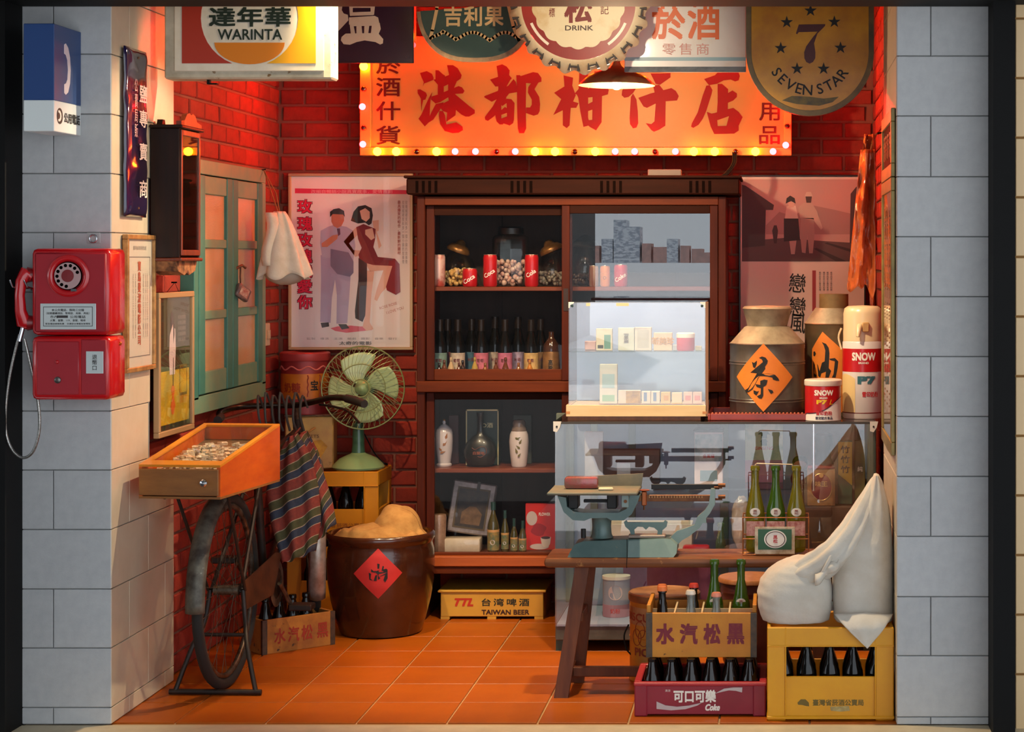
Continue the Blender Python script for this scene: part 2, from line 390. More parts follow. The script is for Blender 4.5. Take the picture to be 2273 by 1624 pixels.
# black metal shop-front frame, the wall beyond it, an added unseen roof in front
struct('trim_2', B().box(-3.4, 1.6, 6.12, 6.595, 2.39, 3.1), BLACKM)
struct('trim_3', B().box(-3.4, X_(24, 6.5), 6.45, 6.7, -.05, 2.39), BLACKM)
struct('trim_4', B().box(X_(2203, 6.47), X_(2252, 6.47), 6.45, 6.7, -.05, 2.39), BLACKM)
wo = struct('wall_outer', B().box(X_(2252, 6.5)+.003, 1.6, 6.56, 6.7, -.05, 2.39), mat('amber_joint', (150, 110, 60), .9))
for k in range(13):
    piece('tile', .6, .19, .01, mat('pale_outer_tile', (225, 190, 140), .4), wo, (X_(2252, 6.5)+.31, 6.55, .08+.197*k), ch=.002)
struct('ceiling_sky_shade', B().box(-30, 30, 1.6, 6.6, 3.1, 3.3), mat('sky_shade_paint', (150, 150, 150), .8))  # unseen roof added to cut the sky light on the shop front
struct('wall_reflection_dark', B().box(-30, -3.95, -26, -20, -.05, 14), mat('dark_reflection_wall', (34, 36, 36), .7, 0, (52, 54, 52), .4))  # unseen dark block added so the left cabinet glass mirrors something dark
for a_, b_, top in ((1300, 1330, 545), (1335, 1360, 530), (1362, 1390, 488), (1390, 1420, 503), (1425, 1445, 540), (1450, 1480, 548), (1480, 1505, 530), (1510, 1530, 545), (1535, 1560, 552), (1560, 1592, 560)):
    f_ = 917/FPX; struct('wall_skyline', B().box((a_-CX0)*f_, (b_-CX0)*f_, -920, -900, -.2, CZ+(575-top)*f_), mat('far_tower', (215, 220, 226), .8, 0, (160, 168, 180), .35, lo=.48, hi=.52, stretch=(1, 1, 3)) if top < 531 else mat('far_brick_block', (206, 160, 150), .8, 0, (170, 140, 134), .4))
# ================================================================== hanging signs along the top
RUST = mat('rusty_tin', (96, 74, 58), .7, .3, (140, 118, 92), 18)
def hook_wires(t, w_, ztop, zc, y=.01):
    for sx in (-.35, .35):
        obj('hanging_wire', B().cyl((sx*w_, y, ztop-.01), (sx*w_, y, zc), .0015, n=6), BLACKM, t)
# --- soft-drink light box with a white disc
Y = 7.0; c = P(551, 175, Y); W_, H_ = (738-365)*Y/FPX, .52
t = thing('sign_light_box', 'tin box sign with white disc, red and yellow fields and orange bowl shape', 'sign', c)
obj('housing', B().box(-W_/2, W_/2, 0, .10, 0, H_, .006), mat('weathered_cream_tin', (206, 196, 172), .5, .1, (170, 158, 134), 9, wear=((120, 84, 40), .62, 22)), t, 30)
px = lambda x: (x-551)*Y/FPX
pz = lambda y: (175-y)*Y/FPX
obj('face_panel', B().box(px(388), px(720), -.006, .0, pz(158), H_-.02, .002), mat('ivory_enamel', (226, 216, 198), .35, 0, (210, 198, 176), 8), t)
def clip_disc(cx, cz, r, x0, x1, z0, z1, n=40):   # field minus disc: polygon helper
    return [(min(max(cx+r*math.cos(a), x0), x1), min(max(cz+r*math.sin(a), z0), z1)) for a in [2*PI*i/n for i in range(n)]]
cx_, cz_, r_ = px(555), pz(40), 108*Y/FPX
zb, zt = pz(141), pz(-60)
def side(sg, xo):
    pts = [(px(xo), zb)]
    a0 = math.asin((zb-cz_)/r_); a1 = math.asin(min(1, (zt-cz_)/r_))
    for i in range(15):
        a = a0+(a1-a0)*i/14; pts.append((cx_+sg*r_*math.cos(a), cz_+r_*math.sin(a)))
    pts.append((px(xo), zt)); return pts
obj('red_field', B().prism(side(-1, 405), -.0072, -.006), mat('sign_red', (168, 48, 28), .4), t)
obj('yellow_field', B().prism(side(1, 702), -.0072, -.006), mat('sign_yellow', (222, 158, 16), .4), t)
bw = [(px(478), pz(95)), (px(633), pz(95))]+[(px(555)+.1225*math.cos(a), pz(64)-.126*math.sin(a)) for a in [.42+(PI-.84)*i/14 for i in range(15)]]
obj('orange_bowl', B().prism([(px(478)+(px(633)-px(478))*i/16, pz(95)) for i in (16,)]+[(px(555)+(px(633)-px(555))*math.cos(a), pz(95)-(pz(95)-pz(143))*math.sin(a)) for a in [PI*i/20 for i in range(1, 21)]], -.0072, -.006), mat('sign_orange', (214, 122, 20), .4), t)
DG = mat('dark_green_ink', (26, 40, 26), .5)
txt('達年華', 182*Y/FPX, 44*Y/FPX, DG, t, (px(556), -.0076, pz(38)), bold=.035, gap=1.05)
txt('WARINTA', 143*Y/FPX, 24*Y/FPX, DG, t, (px(556), -.0076, pz(77)), bold=.02)
hook_wires(t, W_, 2.95-c.z, H_, .05)
obj('hanger_bracket', B().box(-.155, -.145, .03, .05, -.012, 0).box(-.155, -.12, .03, .05, -.016, -.012), BLACKM, t)
# --- navy enamel salt sign
Y = 7.9; c = P(828, 140, Y); W_ = (917-736)*Y/FPX
t = thing('enamel_sign', 'dark navy enamel sign with one huge cream character', 'sign', c)
obj('plate', B().box(-W_/2, W_/2, 0, .012, 0, .42, .004), mat('navy_enamel', (22, 22, 48), .25, 0, (30, 26, 50), 6, wear=((70, 56, 50), .7, 12), coat=.3), t)
k = Y/FPX
ch = [[(470,42),(535,42),(530,75),(545,100),(575,110),(580,150),(520,215),(470,262),(466,235),(500,150),(470,160),(466,120),(490,105),(470,85)], [(585,30),(612,30),(612,105),(590,110)], [(600,30),(780,30),(775,58),(612,58)], [(745,30),(778,30),(770,110),(745,105)], [(590,92),(770,86),(765,112),(592,118)],
 [(585,130),(775,118),(800,130),(812,185),(800,190),(600,195),(585,180)], [(590,180),(616,180),(632,258),(600,262)], [(640,180),(676,180),(684,258),(640,258)], [(700,180),(736,178),(726,258),(696,258)], [(756,175),(812,170),(820,215),(800,260),(746,258)], [(560,250),(800,245),(838,290),(835,322),(815,330),(780,312),(700,300),(640,312),(590,332),(545,328),(525,300),(530,275)]]
ch = [[(600+x/3.343, z/3.343) for x, z in pl] for pl in ch]
b = B()
for n_, pl in enumerate(ch): b.prism([((x-828)*k, (140-z)*k) for x, z in pl], -.0012-n_*.0002, 0)
obj('character', b, mat('cream_enamel', (226, 210, 178), .3, 0, (206, 180, 140), 10, lo=.55, hi=.8), t)
obj('rim', B().box(-W_/2, W_/2, -.003, 0, 0, .004).box(W_/2-.004, W_/2, -.003, 0, 0, .42), mat('navy_rim', (14, 14, 26), .4), t)
hook_wires(t, W_, 2.95-c.z, .40)
# --- green shield
Y = 7.75; k = Y/FPX; c = P(1055, 138, Y)
t = thing('shield_sign', 'dark green oval tin sign with a tan outlined folded-page emblem', 'sign', c)
def oval(hw, top, bot, n=18):    # hw half width px, curved lower part, straight upper part
    return [((hw*math.cos(a)), (bot-(bot-top)*math.sin(a))) for a in []]
def shieldpts(hw, dep, zlow, ztop):
    pts = [(hw*k*(1 if abs(math.cos(a)) > .999 else math.copysign(abs(math.cos(a))**.75, math.cos(a))), zlow+dep*k*(1-abs(math.sin(a))**.9)) for a in [-PI*i/28 for i in range(29)]]
    return pts+[(-hw*k*.97, ztop), (hw*k*.97, ztop)]
obj('back_plate', B().prism(shieldpts(131, 130, 0, .42), 0, .02), mat('worn_tan_rim', (176, 142, 98), .55, 0, (120, 92, 66), 14), t)
obj('green_field', B().prism(shieldpts(122, 120, 10*k, .42), -.002, 0), mat('bottle_green_enamel', (38, 62, 56), .4, 0, (48, 72, 62), 7), t)
TAN = mat('tan_paint', (204, 168, 112), .5)
q = lambda x, y: ((x-1055)*k, (138-y)*k)
def band(pts, w_):    # thick polyline in XZ
    b = B()
    for i in range(len(pts)-1):
        (x0, z0), (x1, z1) = pts[i], pts[i+1]; d = Vector((x1-x0, z1-z0)); d.normalize(); nx, nz = -d.y*w_/2, d.x*w_/2; ex, ez = d.x*w_*.3, d.y*w_*.3
        b.prism([(x0-ex+nx, z0-ez+nz), (x1+ex+nx, z1+ez+nz), (x1+ex-nx, z1+ez-nz), (x0-ex-nx, z0-ez-nz)], -.0034, -.002)
    return b
L = [q(972, -20), q(970, 20), q(960, 68), q(955, 86)]
arc = [q(955+57*i/8, 84-14*math.sin(PI*i/8*.5+.0)-0 if i < 4 else 70+18*((i-4)/4)**1.2) for i in range(9)]
arc2 = [q(1012+75*i/10, 90-18*math.sin(PI*i/10)) for i in range(11)]
arc3 = [q(1087+63*i/8, 92-20*math.sin(PI*i/8*.9)) for i in range(9)]
obj('emblem_outline', band(L+arc[1:]+arc2[1:]+arc3[1:]+[q(1152, 90), q(1140, 60), q(1128, 10), q(1126, -20)], 7*k), TAN, t)
txt('吉利果', 132*k, 46*k, mat('tan_character', (206, 172, 116), .5), t, (q(1052, 36)[0], -.0036, q(1052, 36)[1]), bold=.03, gap=1.1)
hook_wires(t, .3, 2.95-c.z, .40)
# --- giant bottle cap
Y = 7.55; k = Y/FPX; cc = P(1287, 10, Y); NC = 21
t = thing('bottle_cap_sign', 'giant crimped bottle-cap sign with dark red ring on cream', 'sign', Vector((cc.x, cc.y, cc.z-152*k)))
R0 = 152*k; zc_ = R0
b = B(); nseg = NC*8
ring = [(126*k, -.055, 0), (132*k, -.053, 0), (146*k, -.02, 1), (152*k, .0, 1)]
vs = []; fs = []
for r, y, am in ring:
    for i in range(nseg):
        a = 2*PI*i/nseg; wv = math.cos(a*NC); rr = r+am*wv*5*k
        vs.append((rr*math.cos(a), y+am*.006*wv, zc_+rr*math.sin(a)))
for j in range(len(ring)-1):
    for i in range(nseg): fs.append((j*nseg+i, j*nseg+(i+1) % nseg, (j+1)*nseg+(i+1) % nseg, (j+1)*nseg+i))
b.add(vs, fs)
obj('crimped_skirt', b, mat('stained_cream_tin', (222, 202, 164), .5, .0, (190, 152, 102), 7, lo=.45, hi=.75, wear=((96, 58, 30), .68, 9)), t, 50)
def sc(r0_, am, n, N=120): return [(r0_*k*(1+am*abs(math.sin(n*PI*i/N))) * math.cos(2*PI*i/N), zc_+r0_*k*(1+am*abs(math.sin(n*PI*i/N)))*math.sin(2*PI*i/N)) for i in range(N)]
obj('face_disc', B().prism([(126*k*math.cos(2*PI*i/64), zc_+126*k*math.sin(2*PI*i/64)) for i in range(64)], -.056, -.05), mat('oxblood_enamel', (130, 20, 14), .4, 0, (150, 36, 20), 5), t)
obj('cream_centre', B().prism(sc(98, .055, 18), -.0575, -.056), mat('stained_cream_enamel', (222, 204, 164), .45, 0, (196, 158, 100), 6, lo=.5, hi=.7, wear=((120, 62, 24), .66, 7)), t)
gaps = B()
for i in range(NC):
    a = 2*PI*(i+.5)/NC
    for s_ in (-1, 1):
        g = a+s_*.062
        gaps.prism([((129*k)*math.cos(g+s_*.00), zc_+129*k*math.sin(g)), (150*k*math.cos(g+s_*.03), zc_+150*k*math.sin(g+s_*.03)), (150*k*math.cos(g-s_*.01), zc_+150*k*math.sin(g-s_*.01))], -.046, -.026)
    gaps.prism([(139*k*math.cos(a-.06), zc_+139*k*math.sin(a-.06)), (139*k*math.cos(a+.06), zc_+139*k*math.sin(a+.06)), (143*k*math.cos(a+.06), zc_+143*k*math.sin(a+.06)), (143*k*math.cos(a-.06), zc_+143*k*math.sin(a-.06))], -.044, -.03)
tag(obj('crimp_lines', gaps, mat('dark_brown_paint', (44, 30, 24), .6), t), kind='stuff')
for sg in (-1, 1):
    obj('highlight_mark', B().prism([(sg*116*k*math.cos(a), zc_+116*k*math.sin(a)) for a in [-.95+.09*i for i in range(7)]]+[(sg*110*k*math.cos(a), zc_+110*k*math.sin(a)) for a in [-.41-.09*i for i in range(7)]], -.0572, -.056), mat('pale_cream_paint', (230, 214, 190), .4), t)
DR = mat('dark_red_character', (116, 18, 12), .5)
txt('松', 62*k, 62*k, DR, t, (0, -.0582, zc_-14*k), bold=.04)
txt('DRINK', 62*k, 11*k, mat('brown_black_ink', (60, 26, 14), .5), t, (2*k, -.0582, zc_-56*k), bold=.02)
txt('標', 13*k, 20*k, DR, t, (-58*k, -.0582, zc_-22*k), bold=.01)
txt('記', 18*k, 20*k, DR, t, (58*k, -.0582, zc_-16*k), bold=.01)
hook_wires(t, .3, 2.95-t.location.z, zc_+R0*.7, -.01)
# --- white retailer sign
Y = 7.72; k = Y/FPX; c = P(1521, 160, Y)
t = thing('retailer_sign', 'white enamel sign with orange characters and pale blue stripe', 'sign', c)
hw = 135*k
obj('plate', B().box(-hw, hw, 0, .02, 0, .42, .003), mat('white_enamel', (222, 216, 206), .3, 0, (206, 190, 160), 5, lo=.5, hi=.8, coat=.3), t)
obj('blue_stripe', B().box(-hw, hw, -.001, 0, 25*k, 33*k), mat('pale_blue_paint', (140, 172, 178), .4), t)
obj('dark_edge', B().box(-hw, hw, -.0012, 0, 0, 12*k), mat('tarnished_edge', (58, 62, 66), .5, 0, (110, 116, 120), 20, stretch=(.4, 1, 1)), t)
OR = mat('orange_enamel', (218, 96, 26), .4)
txt('菸酒', 152*k, 92*k, OR, t, (2*k, -.001, (160-42)*k), bold=.03, gap=1.1)
txt('零售商', 104*k, 26*k, mat('faded_pink_ink', (206, 150, 138), .5), t, (1*k, -.001, (160-109)*k), bold=.005, gap=1.35)
hook_wires(t, .3, 2.95-c.z, .40)
# --- yellow round-bottomed cigarette sign
Y = 7.5; k = Y/FPX; c = P(1798, 257, Y)
t = thing('star_sign', 'yellow round-bottomed tin sign with dark red seven and black stars', 'sign', c)
def ushape(hw, zl, ztop): return [(hw*k*math.cos(a), zl+hw*k+hw*k*1.0*math.sin(a)) for a in [-PI*i/36 for i in range(37)]]+[(-hw*k, ztop), (hw*k, ztop)]
SY = mat('tobacco_yellow_tin', (212, 150, 4), .4, 0, (172, 108, 8), 5, wear=((84, 66, 40), .68, 9), coat=.1)
obj('rim', B().prism(ushape(142, 0, .58), 0, .03), mat('dull_brass_rim', (128, 104, 62), .45, .3, (90, 72, 52), 9), t, 40)
obj('face', B().prism(ushape(130, 12*k, .575), -.006, 0), SY, t)
obj('worn_band', B().prism([(x*k, z*k) for x, z in ((-62, 34), (-30, 26), (20, 22), (50, 30), (64, 42), (30, 38), (0, 42), (-40, 44))], -.0064, -.006), mat('bare_grey_tin', (92, 88, 74), .6, .2, (130, 112, 66), 30), t)
o_ = lambda x, y: ((1640+x/6.016-1798)*k, (257-y/6.016)*k)
obj('number_seven', B().prism([o_(*p) for p in [(800, 330), (1155, 325), (1150, 350), (1050, 450), (1005, 580), (1022, 700), (1020, 780), (990, 830), (945, 852), (900, 830), (875, 780), (872, 700), (900, 620), (980, 510), (1050, 425), (800, 432), (780, 460), (762, 450)]], -.0072, -.006), mat('maroon_paint', (78, 18, 20), .45), t)
for sx, sy in ((957, 145), (640, 300), (1275, 295), (560, 645), (1357, 640), (778, 920), (1132, 920)):
    X0, Z0 = o_(sx, sy)
    obj('star', B().prism([(X0+(14.5 if i % 2 == 0 else 5.6)*k*math.sin(PI*i/5), Z0+(14.5 if i % 2 == 0 else 5.6)*k*math.cos(PI*i/5)) for i in range(10)], -.0072, -.006), INK, t)
s7 = 'SEVEN STAR'; ang = [-57, -43.5, -29.5, -16, -3.5, 6, 14.5, 28, 41, 55]; cxx, czz, rad = 0, (257-112)*k, 88*k
for ch_, a in zip(s7, ang):
    if ch_ != ' ':
        a = math.radians(a); txt(ch_, None, 23*k, INK, t, (rad*math.sin(a), -.0066, czz-rad*math.cos(a)), bold=.012, tilt=a, name='letter')
hook_wires(t, .35, 2.95-c.z, .56)
# --- red neon strip with a lamp between navy and green sign
Y = 8.05; p0 = P(919, 104, Y)
t = thing('red_lamp_strip', 'thin glowing red strip with a bulb beside the navy sign', 'lamp', p0)
obj('strip', B().box(-.006, .006, 0, .012, .0, .40), mat('red_glow', (255, 40, 20), .4, emit=1.2), t)
obj('bulb', B().ball((-.002, -.012, .006), .012), mat('red_bulb_glow', (255, 20, 25), .3, emit=30), t)
obj('hanging_wire', B().cyl((0, .006, .40), (0, .006, 2.95-p0.z), .002, n=6), BLACKM, t)
# --- hanging lamp
Y = 7.88; k = Y/FPX; c = P(1369, 190, Y)
t = thing('pendant_lamp', 'brown enamel pendant lamp shade with glowing bulb under the bottle cap', 'lamp', c)
obj('shade', B().lathe([(.012, .10), (.018, .082), (.03, .07), (.07, .058), (.118, .034), (.151, .006), (.152, .0), (.147, .002), (.114, .029), (.066, .052), (.02, .064), (.012, .07)], 40), mat('brown_enamel_shade', (190, 150, 110), .3, .3, (120, 84, 56), 3, coat=.4), t, 50)
obj('bulb', B().ball((0, 0, .004), .021), mat('warm_bulb_glow', (255, 226, 170), .3, emit=22), t, 60)
obj('socket', B().cyl((0, 0, .03), (0, 0, .10), .014), BLACKM, t, 40)
obj('cord', B().cyl((0, 0, .10), (0, 0, 2.95-c.z), .003, n=8), BLACKM, t)
light('pendant_bulb_light', 'POINT', c+Vector((0, 0, -.045)), 34, (1, .72, .42), .02)
# ================================================================== marquee sign with bulbs
Y = 8.66; k = Y/FPX; c = P(1285, 345, Y)
t = thing('marquee_sign', 'orange shop signboard with big red brush characters and bulb border', 'sign', c)
q = lambda x, y: ((x-1285)*k, (345-y)*k)
obj('panel', B().box(q(824, 0)[0], q(1740, 0)[0], 0, .05, q(0, 326)[1], .52), mat('marquee_yellow', (158, 114, 44), .55, 0, (150, 108, 38), 2), t)
FR = mat('marquee_rail_paint', (206, 132, 52), .45, .1)
obj('rail', B().box(q(800, 0)[0], q(1757, 0)[0], -.012, .06, 0, q(0, 327)[1], .002), FR, t)
obj('rail', B().box(q(800, 0)[0], q(824, 0)[0], -.012, .06, q(0, 327)[1], .52, .002), FR, t)
obj('rail', B().box(q(1740, 0)[0], q(1757, 0)[0], -.012, .06, q(0, 327)[1], .52, .002), FR, t)
BR = mat('red_brush_paint', (118, 3, 3), .6, spec=.2)
s2 = [[(167,165),(245,143),(305,175),(323,220),(320,245),(245,275),(215,285),(200,318),(210,270),(185,215)],
 [(140,355),(170,352),(235,390),(248,420),(230,470),(205,475),(190,540),(183,600),(180,530),(178,460),(140,395)],
 [(308,382),(270,450),(215,570),(183,640),(150,690),(222,778),(265,735),(320,700),(400,580),(440,500),(350,520),(300,610),(278,660),(285,520),(290,470)],
 [(345,132),(380,135),(430,180),(455,195),(440,300),(440,420),(370,410),(372,300),(320,240),(345,240)],
 [(478,75),(545,75),(600,110),(645,190),(635,230),(590,260),(560,330),(545,420),(490,420),(490,300),(500,180)],
 [(430,215),(520,180),(600,180),(590,260),(500,290),(440,320),(372,300),(330,240)],
 [(300,435),(380,410),(560,335),(610,315),(650,330),(678,370),(660,400),(575,405),(480,450),(400,500),(345,515),(295,470)],
 [(560,400),(620,450),(740,550),(795,590),(795,630),(730,665),(690,665),(640,640),(570,580),(500,500),(490,430)],
 [(420,520),(500,480),(560,500),(580,580),(575,650),(470,725),(480,620),(430,600),(405,570)],
 [(390,600),(430,600),(455,650),(470,755),(585,730),(655,780),(660,820),(610,850),(540,855),(450,830),(400,750),(385,660)],
 [(1045,85),(1110,65),(1160,90),(1195,135),(1190,190),(1215,225),(1165,310),(1100,420),(1030,470),(1065,350),(1060,190)],
 [(970,240),(1060,210),(1190,190),(1220,225),(1190,260),(1060,320),(1030,320)],
 [(905,430),(1060,370),(1180,310),(1240,235),(1265,265),(1280,320),(1280,385),(1190,400),(1150,450),(1050,465),(990,495),(905,445)],
 [(1100,420),(1160,450),(1060,600),(1020,660),(945,715),(915,700),(912,670),(940,630),(1000,550),(1050,460)],
 [(1020,560),(1100,500),(1100,690),(1120,755),(1080,755),(1045,720),(1030,650)],
 [(1090,500),(1160,460),(1215,465),(1250,510),(1160,510),(1110,545)],
 [(1160,465),(1215,465),(1252,510),(1245,700),(1235,740),(1195,768),(1140,745),(1165,660)],
 [(1100,590),(1140,555),(1170,570),(1170,620),(1100,645)], [(1090,690),(1200,650),(1230,730),(1195,765),(1130,745),(1085,755)],
 [(1272,190),(1310,190),(1380,240),(1385,330),(1380,560),(1385,800),(1360,855),(1305,855),(1290,800),(1283,600),(1280,320)],
 [(1310,205),(1465,155),(1520,165),(1560,220),(1560,265),(1525,275),(1480,350),(1535,440),(1545,520),(1540,600),(1520,640),(1470,655),(1385,625),(1385,560),(1430,560),(1450,530),(1450,470),(1405,390),(1410,330),(1440,285),(1380,280)]]
s1 = [[(145,475),(205,490),(200,540),(222,600),(205,640),(240,650),(225,680),(190,680),(183,790),(165,808),(140,790),(140,695),(80,725),(130,625),(85,585),(150,545)],
 [(245,450),(300,450),(300,740),(310,790),(270,800),(250,700),(235,600),(215,590),(240,560)], [(220,580),(300,560),(340,520),(400,530),(430,565),(425,595),(390,605),(300,615),(240,620)],
 [(340,450),(390,450),(385,770),(350,822),(325,790),(328,600)], [(300,655),(330,640),(330,690),(300,700)], [(270,760),(385,750),(350,822),(310,800)]]
s3 = [[(640,170),(745,170),(870,165),(870,215),(750,300),(700,290)], [(340,315),(490,318),(440,395),(390,440),(340,450),(310,420),(315,370)],
 [(440,400),(480,470),(495,600),(500,740),(480,790),(440,800),(405,750),(400,680),(415,440)],
 [(670,310),(740,300),(780,350),(790,365),(815,440),(810,770),(740,815),(680,838),(650,820),(585,740),(650,750),(685,720),(700,520),(690,400)],
 [(500,450),(640,400),(880,338),(930,370),(965,430),(945,480),(810,490),(690,520),(600,565),(560,550)],
 [(1255,235),(1380,190),(1420,150),(1650,160),(1665,200),(1650,250),(1610,262),(1560,240),(1480,250),(1400,290),(1310,305)],
 [(1280,310),(1320,305),(1350,360),(1340,410),(1280,600),(1240,690),(1190,760),(1130,795),(1105,780),(1115,740),(1180,620),(1240,420)],
 [(1410,290),(1460,290),(1530,350),(1530,400),(1525,600),(1400,640),(1410,500)], [(1520,400),(1580,365),(1630,400),(1630,440),(1590,480),(1520,510)],
 [(1285,610),(1340,630),(1400,620),(1410,770),(1410,860),(1370,862),(1330,780)], [(1340,635),(1480,590),(1590,565),(1650,610),(1695,670),(1540,660),(1410,705),(1350,700)],
 [(1540,660),(1600,570),(1697,670),(1650,770),(1650,825),(1600,860),(1510,775)], [(1370,775),(1510,770),(1650,770),(1650,825),(1600,860),(1370,865)]]
brush(s2[:10], 5.166, 900, 130, Y, c, BR, t, 'brush_character'); brush(s2[10:], 5.166, 900, 130, Y, c, BR, t, 'brush_character')
brush(s1, 2.841, 1200, 0, Y, c, BR, t, 'brush_character'); brush(s3[:5], 5.166, 1320, 130, Y, c, BR, t, 'brush_character'); brush(s3[5:], 5.166, 1320, 130, Y, c, BR, t, 'brush_character')
BRN = mat('maroon_brush_paint', (64, 4, 4), .6, spec=.2)
for ch_, y_ in zip('菸酒什貨', (143, 193, 246, 300)): txt(ch_, 54*k, 42*k, BRN, t, (q(862, 0)[0], -.001, q(0, y_)[1]), bold=.02)
for ch_, y_ in zip('用品', (248, 300)): txt(ch_, 46*k, 40*k, BRN, t, (q(1708, 0)[0], -.001, q(0, y_)[1]), bold=.02)
def bulbglow(name, c, e):
    t_ = NT(name); em = t_.n('ShaderNodeEmission'); em.inputs[0].default_value = c+(1,); em.inputs[1].default_value = e; t_.l(em.outputs[0], t_.out.inputs[0]); return t_.m
BY = bulbglow('yellow_bulb_glow', (1, .26, .005), 55); BRD = bulbglow('red_bulb_lit', (1, .002, .003), 460)
BOFF = mat('dark_red_bulb', (70, 10, 8), .08, coat=1)
bulbs = [(841, 'y'), (883, 'y'), (928, 'o'), (972, 'y'), (1013, 'r'), (1058, 'r'), (1105, 'o'), (1146, 'r'), (1190, 'y'), (1234, 'y'), (1278, 'o'), (1323, 'y'), (1367, 'r'), (1410, 'r'), (1455, 'o'), (1500, 'r'), (1541, 'y'), (1587, 'y'), (1633, 'o'), (1677, 'y'), (1716, 'r')]
bulbs = [(x, 337, c_) for x, c_ in bulbs]+[(811, 149, 'y'), (811, 199, 'o'), (808, 238, 'r'), (811, 285, 'o'), (809, 321, 'r'), (1744, 323, 'r'), (1747, 281, 'o'), (1748, 236, 'r'), (811, 106, 'r')]
bulbs += [(830+44*i, 84, 'yrory'[i % 5]) for i in range(21)]
for x, y_, c_ in bulbs:
    X0, Z0 = q(x, y_); r = {'y': .0185, 'r': .0145, 'o': .012}[c_]
    o = obj('bulb', B().ball((X0, -.034, Z0), r, 14, 10), {'y': BY, 'r': BRD, 'o': BOFF}[c_], t, 60)
    obj('socket', B().cyl((X0, -.012, Z0), (X0, -.026, Z0), .010, n=10), mat('brass_socket', (150, 96, 40), .4, .8), o)
obj('mount', B().box(q(830, 0)[0], q(1735, 0)[0], .05, .28, .1, .5), mat('dark_batten', (60, 30, 22), .8), t)
# ================================================================== left pillar and jamb
# --- public telephone sign box
Yb = YF-.001; Yf = 6.353; x0, x1 = X_(52, Yf), X_(120, Yf); z0, z1 = Z_(291, Yf), Z_(52, Yf); zm = Z_(222, Yf)
t = thing('telephone_sign_box', 'projecting blue and white box sign with handset symbol above red payphone', 'sign', ((x0+x1)/2, Yf, z0))
hw = (x1-x0)/2; dp = Yb-Yf
obj('blue_upper', B().box(-hw, hw, 0, dp, zm-z0, z1-z0, .002), mat('telephone_blue', (32, 66, 122), .4), t)
obj('white_lower', B().box(-hw, hw, 0, dp, 0, zm-z0, .002), mat('telephone_white', (222, 228, 226), .35), t)
hs = [(.075, .285), (.095, .292), (.1, .288), (.1, .262), (.093, .258), (.093, .162), (.1, .158), (.1, .13), (.095, .125), (.075, .13), (.06, .155), (.05, .208), (.06, .262)]
hs = [(-.02, .13), (.0, .125), (.028, .135), (.05, .165), (.058, .208), (.05, .25), (.028, .28), (.0, .292), (-.02, .287), (-.02, .258), (.0, .255), (.018, .24), (.026, .208), (.018, .176), (.0, .162), (-.02, .158)]
b = B().prism([(x*.75-.02, z) for x, z in hs], -.001, .0)
obj('handset_symbol', b, mat('pale_pink_white', (222, 214, 220), .4), t, loc=(hw+.0002, dp*.5, 0), rot=(0, 0, PI/2))
obj('round_logo', B().prism([(.026*math.cos(2*PI*i/20), .052+.026*math.sin(2*PI*i/20)) for i in range(20)], -.001, 0), INK, t, loc=(hw+.0002, dp*.2, 0), rot=(0, 0, PI/2))
obj('logo_mark', B().prism([(x*.35-.008, (z-.208)*.22+.052) for x, z in hs], -.0016, -.0008), WHITE, t, loc=(hw+.0002, dp*.2, 0), rot=(0, 0, PI/2))
txt('公用電話', .145, .034, INK, t, (hw+.0012, dp*.65, .05), rz=PI/2, bold=.03)
# --- red pay phone
RP = mat('glossy_red_plastic', (196, 16, 24), .22, 0, (182, 14, 22), 3, coat=.5); RP2 = mat('matt_red_front', (168, 30, 42), .35, 0, (156, 26, 38), 4, coat=.2)
Yf = 6.43; x0, x1 = X_(68, Yf), X_(243, Yf); z0, z1 = Z_(888, Yf), Z_(551, Yf); k = Yf/FPX
t = thing('red_payphone', 'red wall payphone with rotary dial on the grey pillar', 'telephone', ((x0+x1)/2, Yf, z0))
hw = (x1-x0)/2; H = z1-z0; dp = YF-.002-Yf
zs = (888-745)*k
obj('lower_body', B().box(-hw, hw, 0, dp, 0, zs-.0015, .018), RP, t, 50)
obj('upper_body', B().box(-hw, hw, 0, dp, zs+.0015, H, .018), RP, t, 50)
q = lambda x, y: ((x-155.5)*k, (888-y)*k)
obj('front_plate', B().box(*[q(78, 0)[0], q(236, 0)[0]], -.006, .005, zs+.012, H-.014, .005), RP2, t, 40)
obj('coin_door', B().box(q(82, 0)[0], q(176, 0)[0], -.003, .004, .018, zs-.018, .003), RP2, t, 40)
obj('side_panel', B().box(q(180, 0)[0], q(236, 0)[0], -.0025, .004, .018, zs-.012, .003), RP2, t, 40)
dx, dz = q(154, 612)
obj('dial_ring', B().lathe([(.066, 0), (.068, .006), (.06, .012), (.052, .010), (.048, .004), (.046, 0)], 40, M=Matrix.Translation((dx, -.005, dz)) @ Matrix.Rotation(PI/2, 4, 'X')), RP, t, 60)
obj('dial_back', B().lathe([(.0, .006), (.046, .006)], 32, M=Matrix.Translation((dx, -.005, dz)) @ Matrix.Rotation(PI/2, 4, 'X')), mat('dial_maroon', (110, 28, 34), .3), t)
fw = obj('finger_wheel', B().lathe([(.022, .010), (.043, .010), (.043, .0115), (.022, .0115)], 40, M=Matrix.Translation((dx, -.005, dz)) @ Matrix.Rotation(PI/2, 4, 'X')), mat('clear_dial_plastic', (186, 150, 148), .15, 0, coat=.6), t, 40)
for i in range(10):
    a = math.radians(-20+i*27+40)
    obj('finger_hole', B().lathe([(0, .0122), (.0055, .0122)], 12, M=Matrix.Translation((dx+.034*math.cos(a), -.005, dz+.034*math.sin(a))) @ Matrix.Rotation(PI/2, 4, 'X')), mat('dial_hole_dark', (70, 36, 36), .3), fw)
